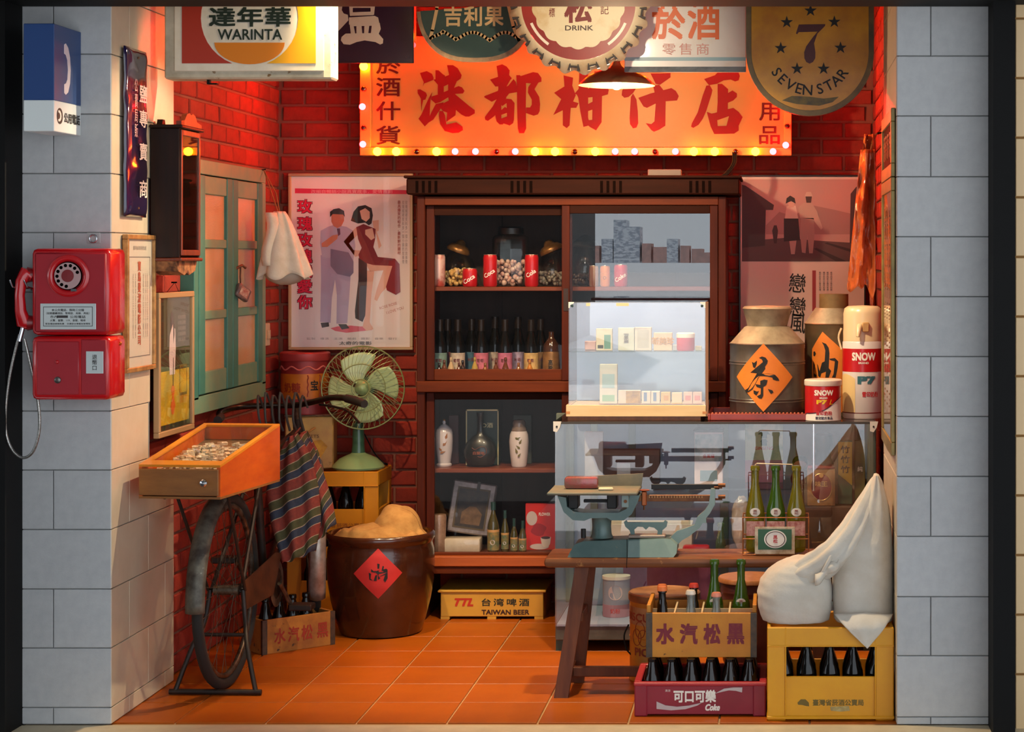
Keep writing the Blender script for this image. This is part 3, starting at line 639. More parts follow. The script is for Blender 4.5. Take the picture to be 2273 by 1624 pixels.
obj('dial_centre', B().lathe([(0, .0135), (.02, .0125), (.021, .010)], 24, M=Matrix.Translation((dx, -.005, dz)) @ Matrix.Rotation(PI/2, 4, 'X')), mat('dial_centre_red', (128, 40, 44), .3), t, 40)
obj('finger_stop', B().box(dx+.012, dx+.03, -.021, -.018, dz-.05, dz-.042), mat('chrome', (205, 205, 210), .15, 1), t)
x_, z_ = q(153, 702); NPL = mat('metal_notice_plate', (205, 212, 210), .3, .2)
npz = obj('notice_plate', B().box(x_-.09, x_+.09, -.0085, -.005, z_-.042, z_+.042, .001), NPL, t)
obj('notice_border', B().box(x_-.08, x_+.08, -.0092, -.0085, z_-.032, z_+.032), mat('notice_line', (70, 72, 72), .5), npz)
obj('notice_field', B().box(x_-.078, x_+.078, -.0096, -.0092, z_-.03, z_+.03), mat('notice_pale', (196, 202, 200), .4), npz)
for s_, zz, hh, ww in (('本公共電話．限時三分鐘', .021, .0085, .105), ('（如需繼續通話．暫時放．再撥．再投）', .0105, .0075, .14), ('市內　　　公用電話', -.001, .009, .115), ('火警．盜警．119．查號．報修', -.0125, .0075, .115), ('緊急電話請撥免費．交通部台灣電信管理局', -.0235, .006, .145)):
    txt(s_, ww, hh, INK, t, (x_, -.0099, z_+zz), bold=.012)
obj('number_strip', B().box(x_-.036, x_+.0, -.0101, -.0096, z_-.0045, z_+.0035), mat('blank_strip', (60, 54, 54), .5), t)
x_, z_ = q(211, 804); obj('return_label', B().box(x_-.028, x_+.028, -.0045, -.002, z_-.036, z_+.036, .0008), NPL, t)
txt('退幣口', .016, .05, INK, t, (x_, -.005, z_), vertical=True, bold=.01)
x_, z_ = q(128, 803); obj('coin_button', B().ball((x_, -.004, z_), (.006, .006, .006), 12, 8), RP, t, 60)
x_, z_ = q(129, 843); lk = obj('lock', B().lathe([(.0, .006), (.008, .006), (.0105, .004), (.011, 0)], 20, M=Matrix.Translation((x_, -.003, z_)) @ Matrix.Rotation(PI/2, 4, 'X')), mat('dull_steel', (110, 104, 100), .35, .9), t, 40)
obj('side_lock', B().lathe([(.006, .0), (.006, .004), (.003, .006), (0, .006)], 14, M=Matrix.Translation((hw, dp*.6, q(0, 765)[1])) @ Matrix.Rotation(PI/2, 4, 'Y')), mat('brass', (196, 120, 50), .3, .9), t, 40)
# handset in its cradle, cord
CH = mat('chrome', (205, 205, 210), .15, 1)
hx, hz = q(48, 655)
hset = obj('handset', B().tube([(hx+.018, .03, hz+.062), (hx+.004, .02, hz+.07), (hx-.006, .012, hz+.045), (hx-.010, .010, hz), (hx-.008, .012, hz-.05), (hx-.002, .02, hz-.088), (hx+.014, .03, hz-.092)], [.022, .024, .018, .016, .018, .024, .022], 16), RP, t, 60)
for zz in (.066, -.09): obj('earpiece', B().cyl((hx+.008, .028, hz+zz), (hx+.028, .034, hz+zz), .026, .022, 18), mat('dark_red_cup', (120, 8, 14), .3), hset, 40)
for zz in (.0, -.1):
    pass
for sx in (-.032, .014): obj('cradle_hook', B().tube([(hx+.03, .06, hz+.025), (hx+sx+.012, .03, hz+.02), (hx+sx, .006, hz+.028), (hx+sx-.006, -.002, hz+.05)], .003, 8), CH, t, 60)
obj('cradle_arm', B().cyl((hx+.05, .05, hz+.02), (hx+.012, .05, hz+.02), .006), CH, t)
cp = [q(x, y) for x, y in ((40, 742), (32, 765), (16, 830), (5, 900), (4, 960), (18, 1000), (42, 1018), (66, 1002), (80, 950), (76, 880), (60, 800), (50, 752))]
cord = [(x, .015+.02*math.sin(i/11*PI), z) for i, (x, z) in enumerate(cp)]
def smooth_pts(pts, n=6):
    pts = [Vector(p) for p in pts]; out = []
    for i in range(len(pts)-1):
        a, b_, c_, d = pts[max(i-1, 0)], pts[i], pts[i+1], pts[min(i+2, len(pts)-1)]
        for j in range(n):
            u = j/n; out.append(.5*((2*b_)+(-a+c_)*u+(2*a-5*b_+4*c_-d)*u*u+(-a+3*b_-3*c_+d)*u**3))
    return out+[pts[-1]]
obj('steel_cord', B().tube(smooth_pts(cord), .0048, 10), mat('brushed_steel_cord', (170, 168, 164), .3, .9, (120, 118, 112), 200), t, 60)
obj('cord_ferrule', B().cyl((q(40, 742)[0]-.002, .015, q(0, 748)[1]-.014), (hx, .02, hz-.09), .0075), CH, t, 40)
# wall bracket with ring above the phone
c = P(208, 528, YF)
t = thing('wall_bracket', 'small pale metal plate with a ring on the pillar above payphone', 'bracket', c+Vector((0, -.002, 0)))
obj('plate', B().box(-.022, .022, 0, .002, -.017, .018, .0008), mat('pale_steel', (190, 190, 188), .4, .6), t)
obj('ring', B().tube([(.012*math.cos(a), -.004, -.002+.013*math.sin(a)) for a in [PI*2*i/20 for i in range(20)]], .0028, 8, True), CH, t, 60)
# --- things on the left jamb (faces +X).  frames are built facing -Y and turned
def framed(name, label, cat, Y0, Y1, z0, z1, X, depth, fw_, fmat, picmat, glassy=True):
    t = thing(name, label, cat, (X, (Y0+Y1)/2, z0), PI/2)
    w_, h_ = Y1-Y0, z1-z0
    frame_parts(t, w_, h_, depth, fw_, fmat, picmat, glassy); return t, w_, h_
def frame_parts(t, w_, h_, depth, fw_, fmat, picmat, glassy=True):
    # local: back on y=0, front at y=-depth, z 0..h, x centred
    obj('frame_rail', B().box(-w_/2, w_/2, -depth, 0, h_-fw_, h_, .002), fmat, t); obj('frame_rail', B().box(-w_/2, w_/2, -depth, 0, 0, fw_, .002), fmat, t)
    obj('frame_stile', B().box(-w_/2, -w_/2+fw_, -depth, 0, fw_, h_-fw_, .002), fmat, t); obj('frame_stile', B().box(w_/2-fw_, w_/2, -depth, 0, fw_, h_-fw_, .002), fmat, t)
    obj('picture', B().box(-w_/2+fw_, w_/2-fw_, -depth*.5, -.001, fw_, h_-fw_), picmat, t)
    if glassy: obj('pane', B().box(-w_/2+fw_, w_/2-fw_, -depth*.72, -depth*.66, fw_, h_-fw_), glass('picture_glass', .03), t)
# enamel vertical plate
Y0, Y1 = 6.69, 6.925; z0, z1 = Z_(480, 6.72), Z_(103, 6.72)
t = thing('enamel_plate_sign', 'tall narrow dark blue enamel plate with white characters on tiled jamb', 'sign', (XL+.012, (Y0+Y1)/2, z0), PI/2)
def bulged(u, v):
    x = (u-.5)*(Y1-Y0); z = v*(z1-z0); e = min(u, 1-u, .12)/.12; e2 = min(v, 1-v, .04)/.04
    return (x, -.010*min(e, 1)**.5*min(e2, 1)**.5+.004*noise.noise((u*3, v*9, 1)), z)
obj('plate', B().grid(bulged, 14, 40), mat('cobalt_enamel', (26, 24, 66), .1, 0, (52, 20, 40), 5, wear=((74, 40, 26), .69, 11), coat=.8), t, 70, solid=.002)
for ch_, yy in zip('鹽專賣商', (210, 265, 338, 420)):
    txt(ch_, .085, .06, WHITE, t, (.045, -.0145, Z_(yy, 6.88)-z0), bold=.02)
txt('公賣局販', .035, .2, mat('faded_pink_white', (200, 170, 170), .4), t, (-.03, -.0145, Z_(240, 6.78)-z0), vertical=True)
for zz in (.03, z1-z0-.03): obj('screw', B().cyl((0, .004, zz), (0, -.014, zz), .005, .004, 10), mat('rusty_screw', (120, 90, 60), .5, .6), t)
# certificate
GOLD = mat('gilt_frame', (196, 150, 88), .4, .3, (150, 104, 58), 30)
t, w_, h_ = framed('framed_certificate', 'gilt framed paper notice with red column of characters beside payphone', 'picture', 6.70, 7.005, Z_(828, 6.72), Z_(520, 6.72), XL+.003, .02, .016, GOLD, mat('ivory_paper', (226, 214, 194), .6))
bd = mat('grey_line', (140, 132, 128), .7)
b = B(); a_, c_ = w_/2-.04, .05
for q_ in ((-a_, -a_+.003, c_, h_-.075), (a_-.003, a_, c_, h_-.075), (-a_, a_, c_, c_+.003), (-a_, a_, h_-.078, h_-.075)): b.box(q_[0], q_[1], -.011, -.010, q_[2], q_[3])
obj('printed_border', b, bd, t)
txt('臺灣省政府衛生處', .14, .014, bd, t, (0, -.0112, h_-.045))
txt('寶島曼波電影公司', .034, .29, mat('faded_red_ink', (206, 100, 72), .6), t, (-.005, -.0112, h_*.5), vertical=True, bold=.02)
for xx in (-.07, -.045, .04, .065, .085): txt('民國年月日發行廣告', .008, .22, bd, t, (xx, -.0112, h_*.48), vertical=True)
# guitar poster
t, w_, h_ = framed('framed_film_poster', 'narrow framed poster of a girl in white holding an orange guitar', 'picture', 7.03, 7.455, Z_(973, 7.04), Z_(650, 7.04), XL+.004, .022, .02, mat('gilt_brown_frame', (176, 140, 96), .4, .2), mat('poster_dark_green', (38, 52, 34), .5, 0, (60, 62, 40), 12))
iw = w_-.05
obj('yellow_ground', B().box(-iw/2+.01, iw/2-.01, -.0118, -.011, .04, h_*.45), mat('poster_yellow', (222, 176, 30), .5, 0, (160, 140, 40), 9), t)
def fig(pts, m, y, n): return obj(n, B().prism(pts, y-.0004, y), m, t)
fig([(-.06, h_*.42), (.0, h_*.42), (.012, h_*.6), (.005, h_*.74), (-.03, h_*.76), (-.06, h_*.7), (-.068, h_*.55)], mat('poster_white_dress', (214, 196, 190), .6), -.012, 'printed_dress')
fig([(-.05, h_*.74), (-.052, h_*.84), (-.035, h_*.87), (-.012, h_*.84), (-.005, h_*.7), (-.018, h_*.64), (-.02, h_*.78)], mat('poster_hair', (40, 24, 20), .6), -.0126, 'printed_hair')
fig([(-.043, h_*.76), (-.043, h_*.82), (-.032, h_*.84), (-.022, h_*.81), (-.024, h_*.75)], mat('poster_skin', (206, 160, 136), .6), -.0124, 'printed_face')
fig([(-.035, h_*.14), (-.05, h_*.2), (-.03, h_*.26), (-.045, h_*.32), (-.022, h_*.36), (.0, h_*.32), (-.012, h_*.26), (.006, h_*.2), (-.012, h_*.14)], mat('poster_guitar', (214, 104, 30), .5), -.0124, 'printed_guitar')
fig([(-.026, h_*.34), (-.018, h_*.34), (-.016, h_*.54), (-.02, h_*.54)], mat('poster_dark', (50, 24, 16), .6), -.0128, 'printed_guitar_neck')
b = B()
for sz0, sz1, sx0, sx1 in ((.26, .28, .06, .15), (.46, .48, .06, .15), (.28, .46, .06, .066), (.28, .46, .144, .15)): b.box(sx0, sx1, -.0122, -.0118, h_*sz0, h_*sz1)
obj('printed_frame', b, mat('poster_olive', (110, 90, 30), .6), t)
txt('戀愛之歌', .09, .03, mat('poster_orange_ink', (206, 130, 30), .6), t, (.1, -.0124, h_*.235))
for zz in (.66, .7, .74, .78, .82): txt('民歌演唱', .09, .014, mat('poster_grey_ink', (150, 140, 130), .6), t, (.085, -.0124, h_*zz))
obj('hanging_nail', B().cyl((0, 0, h_+.035), (0, -.02, h_+.035), .003), BLACKM, t)
obj('hanging_string', B().tube([(-.08, -.004, h_-.004), (0, -.012, h_+.035), (.08, -.004, h_-.004)], .001, 6), BLACKM, t)
# --- wall clock: near side faces the camera, glazed front faces +X
Y0, Y1 = 7.0, 7.245; X0, X1 = XL+.003, -2.111; z0, z1 = Z_(572, 7.0), Z_(284, 7.0); dp = X1-X0; w_ = Y1-Y0; h_ = z1-z0
t = thing('wall_clock', 'dark wooden pendulum wall clock with glass front above window', 'clock', (X0, (Y0+Y1)/2, z0), PI/2)
CW = mat('black_brown_lacquer', (26, 11, 7), .45, 0, (38, 15, 8), 5, spec=.25, coat=0, stretch=(8, 8, .8)); RW = wood('red_brown_clock_wood', (120, 48, 22), (80, 28, 12))
obj('case_side', B().box(-w_/2, -w_/2+.014, -dp, 0, 0, h_, .002), CW, t); obj('case_side', B().box(w_/2-.014, w_/2, -dp, 0, 0, h_, .002), CW, t)
obj('case_top', B().box(-w_/2-.014, w_/2+.014, -dp-.014, 0, h_, h_+.012, .003), CW, t); obj('case_bottom', B().box(-w_/2-.008, w_/2+.008, -dp-.01, 0, -.012, 0, .003), RW, t)
obj('back_board', B().box(-w_/2+.014, w_/2-.014, -.012, 0, 0, h_), mat('clock_paper', (190, 120, 60), .6), t)
for x_ in (-w_/2+.008, w_/2-.024): obj('door_stile', B().box(x_, x_+.016, -dp-.006, -dp, .008, h_-.004, .002), RW, t)
for z_ in (.008, h_-.024): obj('door_rail', B().box(-w_/2+.024, w_/2-.024, -dp-.006, -dp, z_, z_+.02, .002), RW, t)
obj('door_glass', B().box(-w_/2+.024, w_/2-.024, -dp-.002, -dp, .02, h_-.02), glass('clock_glass', .07), t)
obj('dial', B().lathe([(0, .012), (.082, .012), (.09, .006), (.092, .0)], 32, M=Matrix.Translation((0, -.03, h_-.125)) @ Matrix.Rotation(PI/2, 4, 'X')), mat('ivory_dial', (226, 180, 120), .4), t, 40)
b = B()
for i in range(12):
    a = PI*2*i/12; b.box(-.002, .002, -.0435, -.042, .06, .076, M=Matrix.Translation((0, 0, h_-.125)) @ Matrix.Rotation(a, 4, 'Y'))
tag(obj('hour_marks', b, INK, t), kind='stuff')
for a, l_ in ((1.2, .04), (-.5, .06)): obj('hand', B().box(-.002, .002, -.046, -.0445, -.008, l_, M=Matrix.Translation((0, 0, h_-.125)) @ Matrix.Rotation(a, 4, 'Y')), INK, t)
pn = obj('pendulum', B().cyl((.01, -.05, h_-.21), (.01, -.05, .09), .002, n=8), mat('clock_brass', (190, 130, 50), .25, .9), t)
obj('pendulum_bob', B().lathe([(0, .008), (.02, .006), (.03, 0), (.02, -.006), (0, -.008)], 24, M=Matrix.Translation((.01, -.05, .075)) @ Matrix.Rotation(PI/2, 4, 'X')), mat('clock_brass', (190, 130, 50), .25, .9), pn, 40)
obj('crest', B().prism([(-w_/2+.004, 0), (w_/2+.006, 0), (w_/2+.006, .014), (.075, .02), (.05, .042), (.02, .048), (0, .042), (-.02, .048), (-.05, .042), (-.075, .02), (-w_/2+.004, .014)], -dp-.006, -dp+.012, M=Matrix.Translation((0, 0, h_+.012))), wood('clock_crest_wood', (150, 56, 24), (110, 36, 14)), t, 30)
obj('carved_base', B().prism([(-w_/2, 0), (w_/2, 0), (w_/2-.02, -.035), (.03, -.05), (0, -.042), (-.03, -.05), (-w_/2+.02, -.035)], -dp+.01, -.005, M=Matrix.Translation((0, 0, -.012))), mat('chipped_cream_wood', (176, 120, 74), .7, 0, (60, 34, 22), 25), t)
obj('gable', B().prism([(-.02, 0), (.02, 0), (.012, .022), (-.012, .022)], -.03, -.01, M=Matrix.Translation((-w_/2+.06, 0, h_+.012))), CW, t)
# --- green shuttered window on the left wall
GT = mat('teal_window_paint', (52, 112, 100), .5, 0, (66, 120, 104), 9, wear=((120, 110, 84), .7, 20)); GT2 = mat('light_teal_paint', (92, 140, 116), .5, 0, (120, 140, 110), 8)
Y0, Y1 = 7.46, 8.50; z0, z1 = .962, 1.930; w_ = Y1-Y0; h_ = z1-z0
t = tag(D.objects.new('window_1', None), kind='structure'); COL.objects.link(t); t.location = (XLB, (Y0+Y1)/2, z0); t.rotation_euler = (0, 0, PI/2)
fd = .055; fw_ = .055
obj('frame_rail', B().box(-w_/2, w_/2, -fd, 0, h_-fw_, h_, .002), GT2, t); obj('frame_rail', B().box(-w_/2, w_/2, -fd, 0, 0, fw_*1.2, .002), GT2, t)
obj('frame_stile', B().box(-w_/2, -w_/2+fw_, -fd, 0, fw_, h_-fw_, .002), GT, t); obj('frame_stile', B().box(w_/2-fw_, w_/2, -fd, 0, fw_, h_-fw_, .002), GT2, t)
PEB = mat('pebbled_amber_glass', (206, 160, 108), .25, 0, (196, 146, 94), 4, bump=.6, bscale=160, coat=.4)
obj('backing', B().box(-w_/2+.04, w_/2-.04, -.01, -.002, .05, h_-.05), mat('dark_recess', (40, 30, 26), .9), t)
iw = w_-2*fw_; lw = iw/2
for s_, xc in ((-1, -lw/2), (1, lw/2)):
    yb = -.036; st = .075; a0, a1 = xc-lw/2+.004, xc+lw/2-.004
    sh = obj('shutter_stile', B().box(a0, a0+st, yb-.022, yb, fw_*1.3, h_-fw_-.004, .003), GT, t); obj('shutter_stile', B().box(a1-st, a1, yb-.022, yb, fw_*1.3, h_-fw_-.004, .003), GT, t)
    zr = [fw_*1.3, .355, .63, h_-fw_-.075]; hh = [.085, .035, .035, .07]
    for z_, q_ in zip(zr, hh): obj('shutter_rail', B().box(a0+st, a1-st, yb-.018, yb-.002, z_, z_+q_, .003), GT2, t)
    for i in range(3): obj('pane', B().box(a0+st-.002, a1-st+.002, yb-.008, yb-.004, zr[i]+hh[i]-.002, zr[i+1]+.002), PEB, t)
# padlock and tag hanging on the shutter
c = Vector((XLB+.066, 8.055, 1.46))
t = thing('hanging_padlock', 'old padlock with a printed tag hanging on the green shutter', 'padlock', c, PI/2-.5)
obj('hasp', B().tube([(-.03, 0, .05), (.0, -.012, .065), (.02, -.01, .055)], .006, 8), mat('rusty_iron', (120, 70, 44), .6, .4, (90, 50, 32), 40), t, 60)
obj('shackle', B().tube([(-.01, -.012, .058), (-.014, -.014, .02), (-.012, -.014, -.01)], .0035, 8), mat('rusty_iron', (120, 70, 44), .6, .4), t, 60)
obj('lock_body', B().box(-.02, .055, -.03, -.005, -.07, -.015, .006, M=Matrix.Rotation(.5, 4, 'Y')), mat('printed_tin_tag', (150, 120, 110), .4, .2, (90, 60, 60), 30), t, 40)
obj('tag_print', B().box(-.01, .04, -.0312, -.030, -.06, -.025, M=Matrix.Rotation(.5, 4, 'Y')), mat('tag_red', (150, 50, 44), .5, 0, (190, 170, 150), 60), t)
# white cloth bag on a string
c = P(632, 632, 8.25)
t = thing('hanging_cloth_bag', 'white cloth bag with wavy hem hanging from the window corner', 'bag', c)
CL = mat('white_cotton', (226, 216, 196), .9, 0, (214, 202, 178), 20, bump=.25, bscale=120, sheen=.2)
k = 8.25/FPX
def skirt(u, v):   # v 0 top .. 1 hem
    a = 2*PI*u; pl = math.sin(a*7+1.3*math.sin(a*2)+v*1.5); rx = (.022+.082*v**.8)*(1+.14*pl*(.4+v*.6)); ry = (.02+.055*v**.8)*(1+.16*pl)
    z = .305-.27*v+.014*math.sin(a*5+.7)*v
    return (-.022*(1-v)+rx*math.cos(a), ry*math.sin(a), z)
obj('gathered_skirt', B().grid(skirt, 84, 18), CL, t, 70, solid=.002)
obj('belly', B().ball((0, 0, .05), (.086, .058, .05), 24, 14, lambda q, d: q*(1+.03*math.sin(5*math.atan2(d.y, d.x)))), mat('shaded_cotton', (176, 164, 146), .9), t, 70)  # greyer belly colour paints the shade under the hem
obj('folded_flap', B().grid(lambda u, v: (-.075+.05*u+.01*math.sin(v*6), -.035-.02*math.sin(u*PI)-.02*v, .30-.22*v), 8, 10), CL, t, 70, solid=.002)
nail = Vector((XLB+.06, 8.45, 1.93))-c
obj('drawstring', B().tube([(-.02, .0, .295), (-.05, .06, .38), tuple(nail)], .0022, 8), mat('brown_string', (150, 104, 60), .9), t)
obj('drawstring', B().tube([(-.028, .012, .295), (-.07, .08, .37), tuple(nail)], .0022, 8), mat('brown_string', (150, 104, 60), .9), t)
obj('nail', B().cyl(tuple(nail+Vector((-.03, 0, -.006))), tuple(nail+Vector((.008, 0, .003))), .003), BLACKM, t)
# switch plate
t = thing('light_switch', 'pale double switch plate on the brick wall right of the green window', 'switch', (XLB-.003, 8.72, Z_(742, 8.72)), PI/2)
obj('plate', B().box(-.035, .035, -.012, 0, -.05, .05, .003), mat('aged_switch_plastic', (206, 176, 140), .4), t)
for x_ in (-.013, .013): obj('rocker', B().box(x_-.008, x_+.008, -.018, -.012, -.02, .02, .002), mat('aged_switch_plastic', (206, 176, 140), .4), t)
# --- film poster on the back wall
Y = 8.93; k = Y/FPX; W_, H_ = (918-642)*k, (776-385)*k; c = P(780, 776, Y)
t = thing('framed_poster', 'framed poster of man in lilac suit and woman in dark red dress', 'picture', c)
q = lambda x, y: ((x-780)*k, (776-y)*k)
frame_parts(t, W_, H_, .022, .013, mat('thin_gold_frame', (190, 160, 120), .35, .4), mat('poster_paper', (222, 212, 208), .6))
yy = -.0112
def pr(n, pts, col, dy=0): return obj(n, B().prism([q(*p) for p in pts], yy-.0003-dy, yy-dy), mat('print_%d_%d_%d' % col, col, .6), t)
pr('printed_band', [(656, 418), (904, 422), (904, 431), (656, 429)], (206, 40, 78))
txt('改編自暢銷小說真實故事．愛情喜劇', 180*k, 8*k, mat('print_pink', (230, 150, 160), .6), t, (q(782, 0)[0], yy-.0006, q(0, 425)[1]))
for ch_, y_ in zip('玫瑰玫瑰我愛你', (458, 496, 532, 568, 601, 635, 670)):
    txt(ch_, 36*k, 33*k, mat('title_outline', (110, 10, 30), .6), t, (q(678, 0)[0], yy-.0005, q(0, y_)[1]), bold=.065)
    txt(ch_, 32*k, 30*k, mat('title_pink', (216, 20, 66), .6), t, (q(678, 0)[0], yy-.0016, q(0, y_)[1]), bold=.03)
# the two painted figures, in simple flat shapes
LIL, LIL2 = (170, 158, 182), (120, 112, 136)
pr('printed_trousers', [(713, 566), (786, 575), (780, 605), (777, 650), (772, 717), (748, 718), (749, 655), (745, 620), (738, 660), (735, 716), (712, 714), (714, 620)], LIL)
pr('printed_shirt', [(713, 512), (730, 503), (742, 499), (770, 503), (785, 512), (790, 545), (785, 580), (716, 570), (712, 540)], (178, 168, 186), .0004)
pr('printed_jacket', [(735, 552), (775, 560), (786, 580), (786, 605), (778, 614), (750, 608), (735, 590)], LIL2, .0008)
pr('printed_forearm', [(715, 540), (740, 522), (752, 520), (750, 530), (728, 548), (716, 548)], (196, 120, 84), .001)
pr('printed_head', [(737, 480), (737, 492), (742, 502), (750, 506), (759, 502), (765, 490), (765, 474), (738, 474)], (190, 112, 78), .0008)
pr('printed_hair', [(734, 482), (734, 470), (742, 464), (754, 462), (765, 468), (767, 482), (763, 476), (740, 475)], (30, 20, 22), .0012)
pr('printed_tie', [(749, 507), (756, 507), (757, 520), (752, 524)], (96, 60, 84), .0012)
pr('printed_shoe', [(713, 716), (731, 715), (732, 724), (716, 727)], (40, 36, 40), .0004); pr('printed_shoe', [(752, 719), (770, 719), (777, 728), (760, 731)], (40, 36, 40), .0004)
SK = (214, 168, 146)
pr('printed_arm', [(790, 506), (798, 502), (796, 520), (776, 540), (786, 555), (812, 556), (820, 552), (820, 560), (790, 570), (764, 536)], SK, .0004)
pr('printed_arm', [(828, 515), (836, 510), (848, 545), (842, 552), (836, 520)], SK, .0004); pr('printed_hand', [(828, 490), (842, 488), (842, 512), (832, 516)], SK, .0006)
pr('printed_leg', [(812, 582), (875, 580), (886, 586), (870, 625), (846, 652), (838, 668), (832, 664), (838, 640), (852, 600), (822, 602)], SK, .0004)
pr('printed_leg', [(816, 600), (832, 602), (826, 650), (822, 715), (830, 730), (815, 734), (806, 725), (812, 700)], SK, .0004)
DRS = (120, 18, 30)
pr('printed_dress', [(792, 504), (808, 497), (835, 508), (834, 530), (830, 548), (840, 570), (878, 574), (888, 586), (890, 648), (880, 654), (860, 644), (858, 636), (872, 590), (830, 588), (800, 580), (797, 565), (804, 550), (796, 530)], DRS, .0008)
pr('printed_skirt', [(797, 572), (816, 585), (816, 620), (812, 700), (806, 714), (790, 706), (789, 690), (797, 620)], (50, 30, 34), .0009)
pr('printed_neckline', [(812, 510), (828, 506), (833, 528), (825, 533), (812, 520)], SK, .0012)
pr('printed_hair', [(780, 490), (786, 470), (796, 458), (812, 455), (826, 462), (829, 478), (826, 496), (820, 500), (812, 494), (796, 496)], (36, 20, 22), .0009)
pr('printed_face', [(800, 468), (812, 462), (822, 470), (822, 484), (814, 492), (804, 486)], SK, .0013)
pr('printed_roses', [(735, 728), (750, 724), (780, 722), (800, 724), (828, 724), (826, 732), (790, 736), (770, 738), (745, 734)], (206, 96, 112))
for s_, x_, y_ in (('ROSE ROSE', 863, 678), ('I LOVE YOU', 878, 688)): txt(s_, 40*k, 6*k, mat('print_rust', (170, 110, 96), .6), t, (q(x_, 0)[0], yy-.0006, q(0, y_)[1]), tilt=.3)
txt('最具爆笑的組合．最新鮮的題材', 7*k, 120*k, mat('print_brick', (176, 90, 74), .6), t, (q(887, 0)[0], yy-.0006, q(0, 505)[1]), vertical=True, bold=.02)
for x_ in (896, 903): txt('玫瑰城裡笑料多一個小鎮的故事情', 5*k, 140*k, mat('print_grey', (150, 140, 140), .6), t, (q(x_, 0)[0], yy-.0006, q(0, 515)[1]), vertical=True)
txt('監製　導演　主演　編劇　攝影　音樂　發行', 200*k, 5*k, mat('print_grey', (150, 140, 140), .6), t, (q(782, 0)[0], yy-.0006, q(0, 751)[1])); txt('太奇的電影', 72*k, 8*k, GREYINK, t, (q(790, 0)[0], yy-.0006, q(0, 761)[1]), bold=.02)
# ================================================================== bicycle with its load, left side
BKM = mat('rusty_black_frame', (38, 30, 26), .5, .3, (66, 46, 34), 18, lo=.5, hi=.8); RUB = mat('old_rubber', (30, 28, 26), .8)
STL = mat('tarnished_steel', (120, 112, 100), .4, .8, (70, 58, 46), 30); GRY = mat('scuffed_grey_mudguard', (110, 106, 94), .5, .3, (62, 54, 48), 16, wear=((150, 150, 136), .64, 22))
bx, by = -1.994, 7.18
t = thing('bicycle', 'old black bicycle parked against the brick wall under the wooden tray', 'bicycle', (bx, by, 0), -.03)
def wheel(hy, hx, turn, hname):
    M = Matrix.Translation((hx, hy, .352)) @ Matrix.Rotation(turn, 4, 'Z')
    cir = lambda r, n=48: [M @ Vector((0, r*math.cos(2*PI*i/n), r*math.sin(2*PI*i/n))) for i in range(n)]
    wh = obj('tyre', B().tube(cir(.333), .0195, 10, True), RUB, t, 60)
    obj('rim', B().tube(cir(.306), .011, 8, True), STL, t, 60)
    obj('hub', B().cyl(M @ Vector((-.045, 0, 0)), M @ Vector((.045, 0, 0)), .018, n=14), STL, t, 40)
    sp = B()
    for i in range(32):
        a = 2*PI*i/32; s_ = .03 if i % 2 else -.03; a2 = a+(.5 if i % 4 < 2 else -.5)
        sp.tube([M @ Vector((s_, .018*math.cos(a2), .018*math.sin(a2))), M @ Vector((0, .3*math.cos(a), .3*math.sin(a)))], .0011, 4)
    tag(obj('spokes', sp, STL, t), kind='stuff')
    return M
Mr = wheel(0, 0, 0, 'rear'); Mf = wheel(1.12, .02, .30, 'front')
def mudguard(M, a0, a1, m, n=26, r=.372, hw=.034):
    b = B()
    def f(u, v):
        a = a0+(a1-a0)*v; x = (u-.5)*2; rr = r-.018*x*x
        return M @ Vector((x*hw, rr*math.cos(a), rr*math.sin(a)))
    return obj('mudguard', b.grid(f, 6, n), m, t, 60, solid=.002)
mudguard(Mr, PI*.35, PI*1.02, GRY); mudguard(Mf, PI*.2, PI*1.16, mat('polished_mudguard', (168, 160, 152), .3, .45, (130, 116, 106), 20))
V = Vector; rh, fh, bb = V((0, 0, .352)), V((.02, 1.12, .352)), V((0, .47, .30)); st_top = V((0, .36, .80)); ht, hb = V((.01, .90, .90)), V((.015, .95, .68))
for nm, a, b_, r in (('seat_tube', bb, st_top, .016), ('top_tube', V((0, .365, .76)), ht-V((0, 0, .05)), .015), ('down_tube', bb, hb, .016), ('head_tube', hb, ht, .019)): obj(nm, B().cyl(a, b_, r, n=12), BKM, t, 40)
for s_ in (-.055, .055):
    obj('seat_stay', B().cyl(rh+V((s_, 0, 0)), V((s_*.4, .36, .74)), .008, n=8), BKM, t, 40); obj('chain_stay', B().cyl(rh+V((s_, 0, 0)), bb+V((s_*.6, 0, 0)), .009, n=8), BKM, t, 40)
    obj('fork_blade', B().tube([hb+V((s_, 0, -.02)), V((.018+s_, 1.04, .52)), fh+V((s_, 0, 0))], .010, 8), BKM, t, 60)
obj('saddle', B().ball((0, .36, .845), (.085, .13, .035), 18, 10, lambda q, d: V((q.x*(1-.55*max(0, d.y)), q.y, q.z))), mat('black_leather', (28, 24, 22), .5), t, 60)
ck = obj('chain_wheel', B().lathe([(.085, -.002), (.09, 0), (.085, .002), (.06, .002), (.06, -.002), (.085, -.002)], 32, M=Matrix.Translation(bb+V((.05, 0, 0))) @ Matrix.Rotation(PI/2, 4, 'Y')), STL, t, 40)
obj('crank', B().cyl(bb+V((.06, 0, 0)), bb+V((.075, .12, -.11)), .009, n=8), STL, t, 40); obj('crank', B().cyl(bb+V((-.06, 0, 0)), bb+V((-.075, -.12, .11)), .009, n=8), STL, t, 40)
for s_, p in ((1, V((.115, .12, -.11))), (-1, V((-.115, -.12, .11)))): obj('pedal', B().box(p.x-.045, p.x+.045, bb.y+p.y-.035, bb.y+p.y+.035, bb.z+p.z-.012, bb.z+p.z+.012, .004), BKM, t)
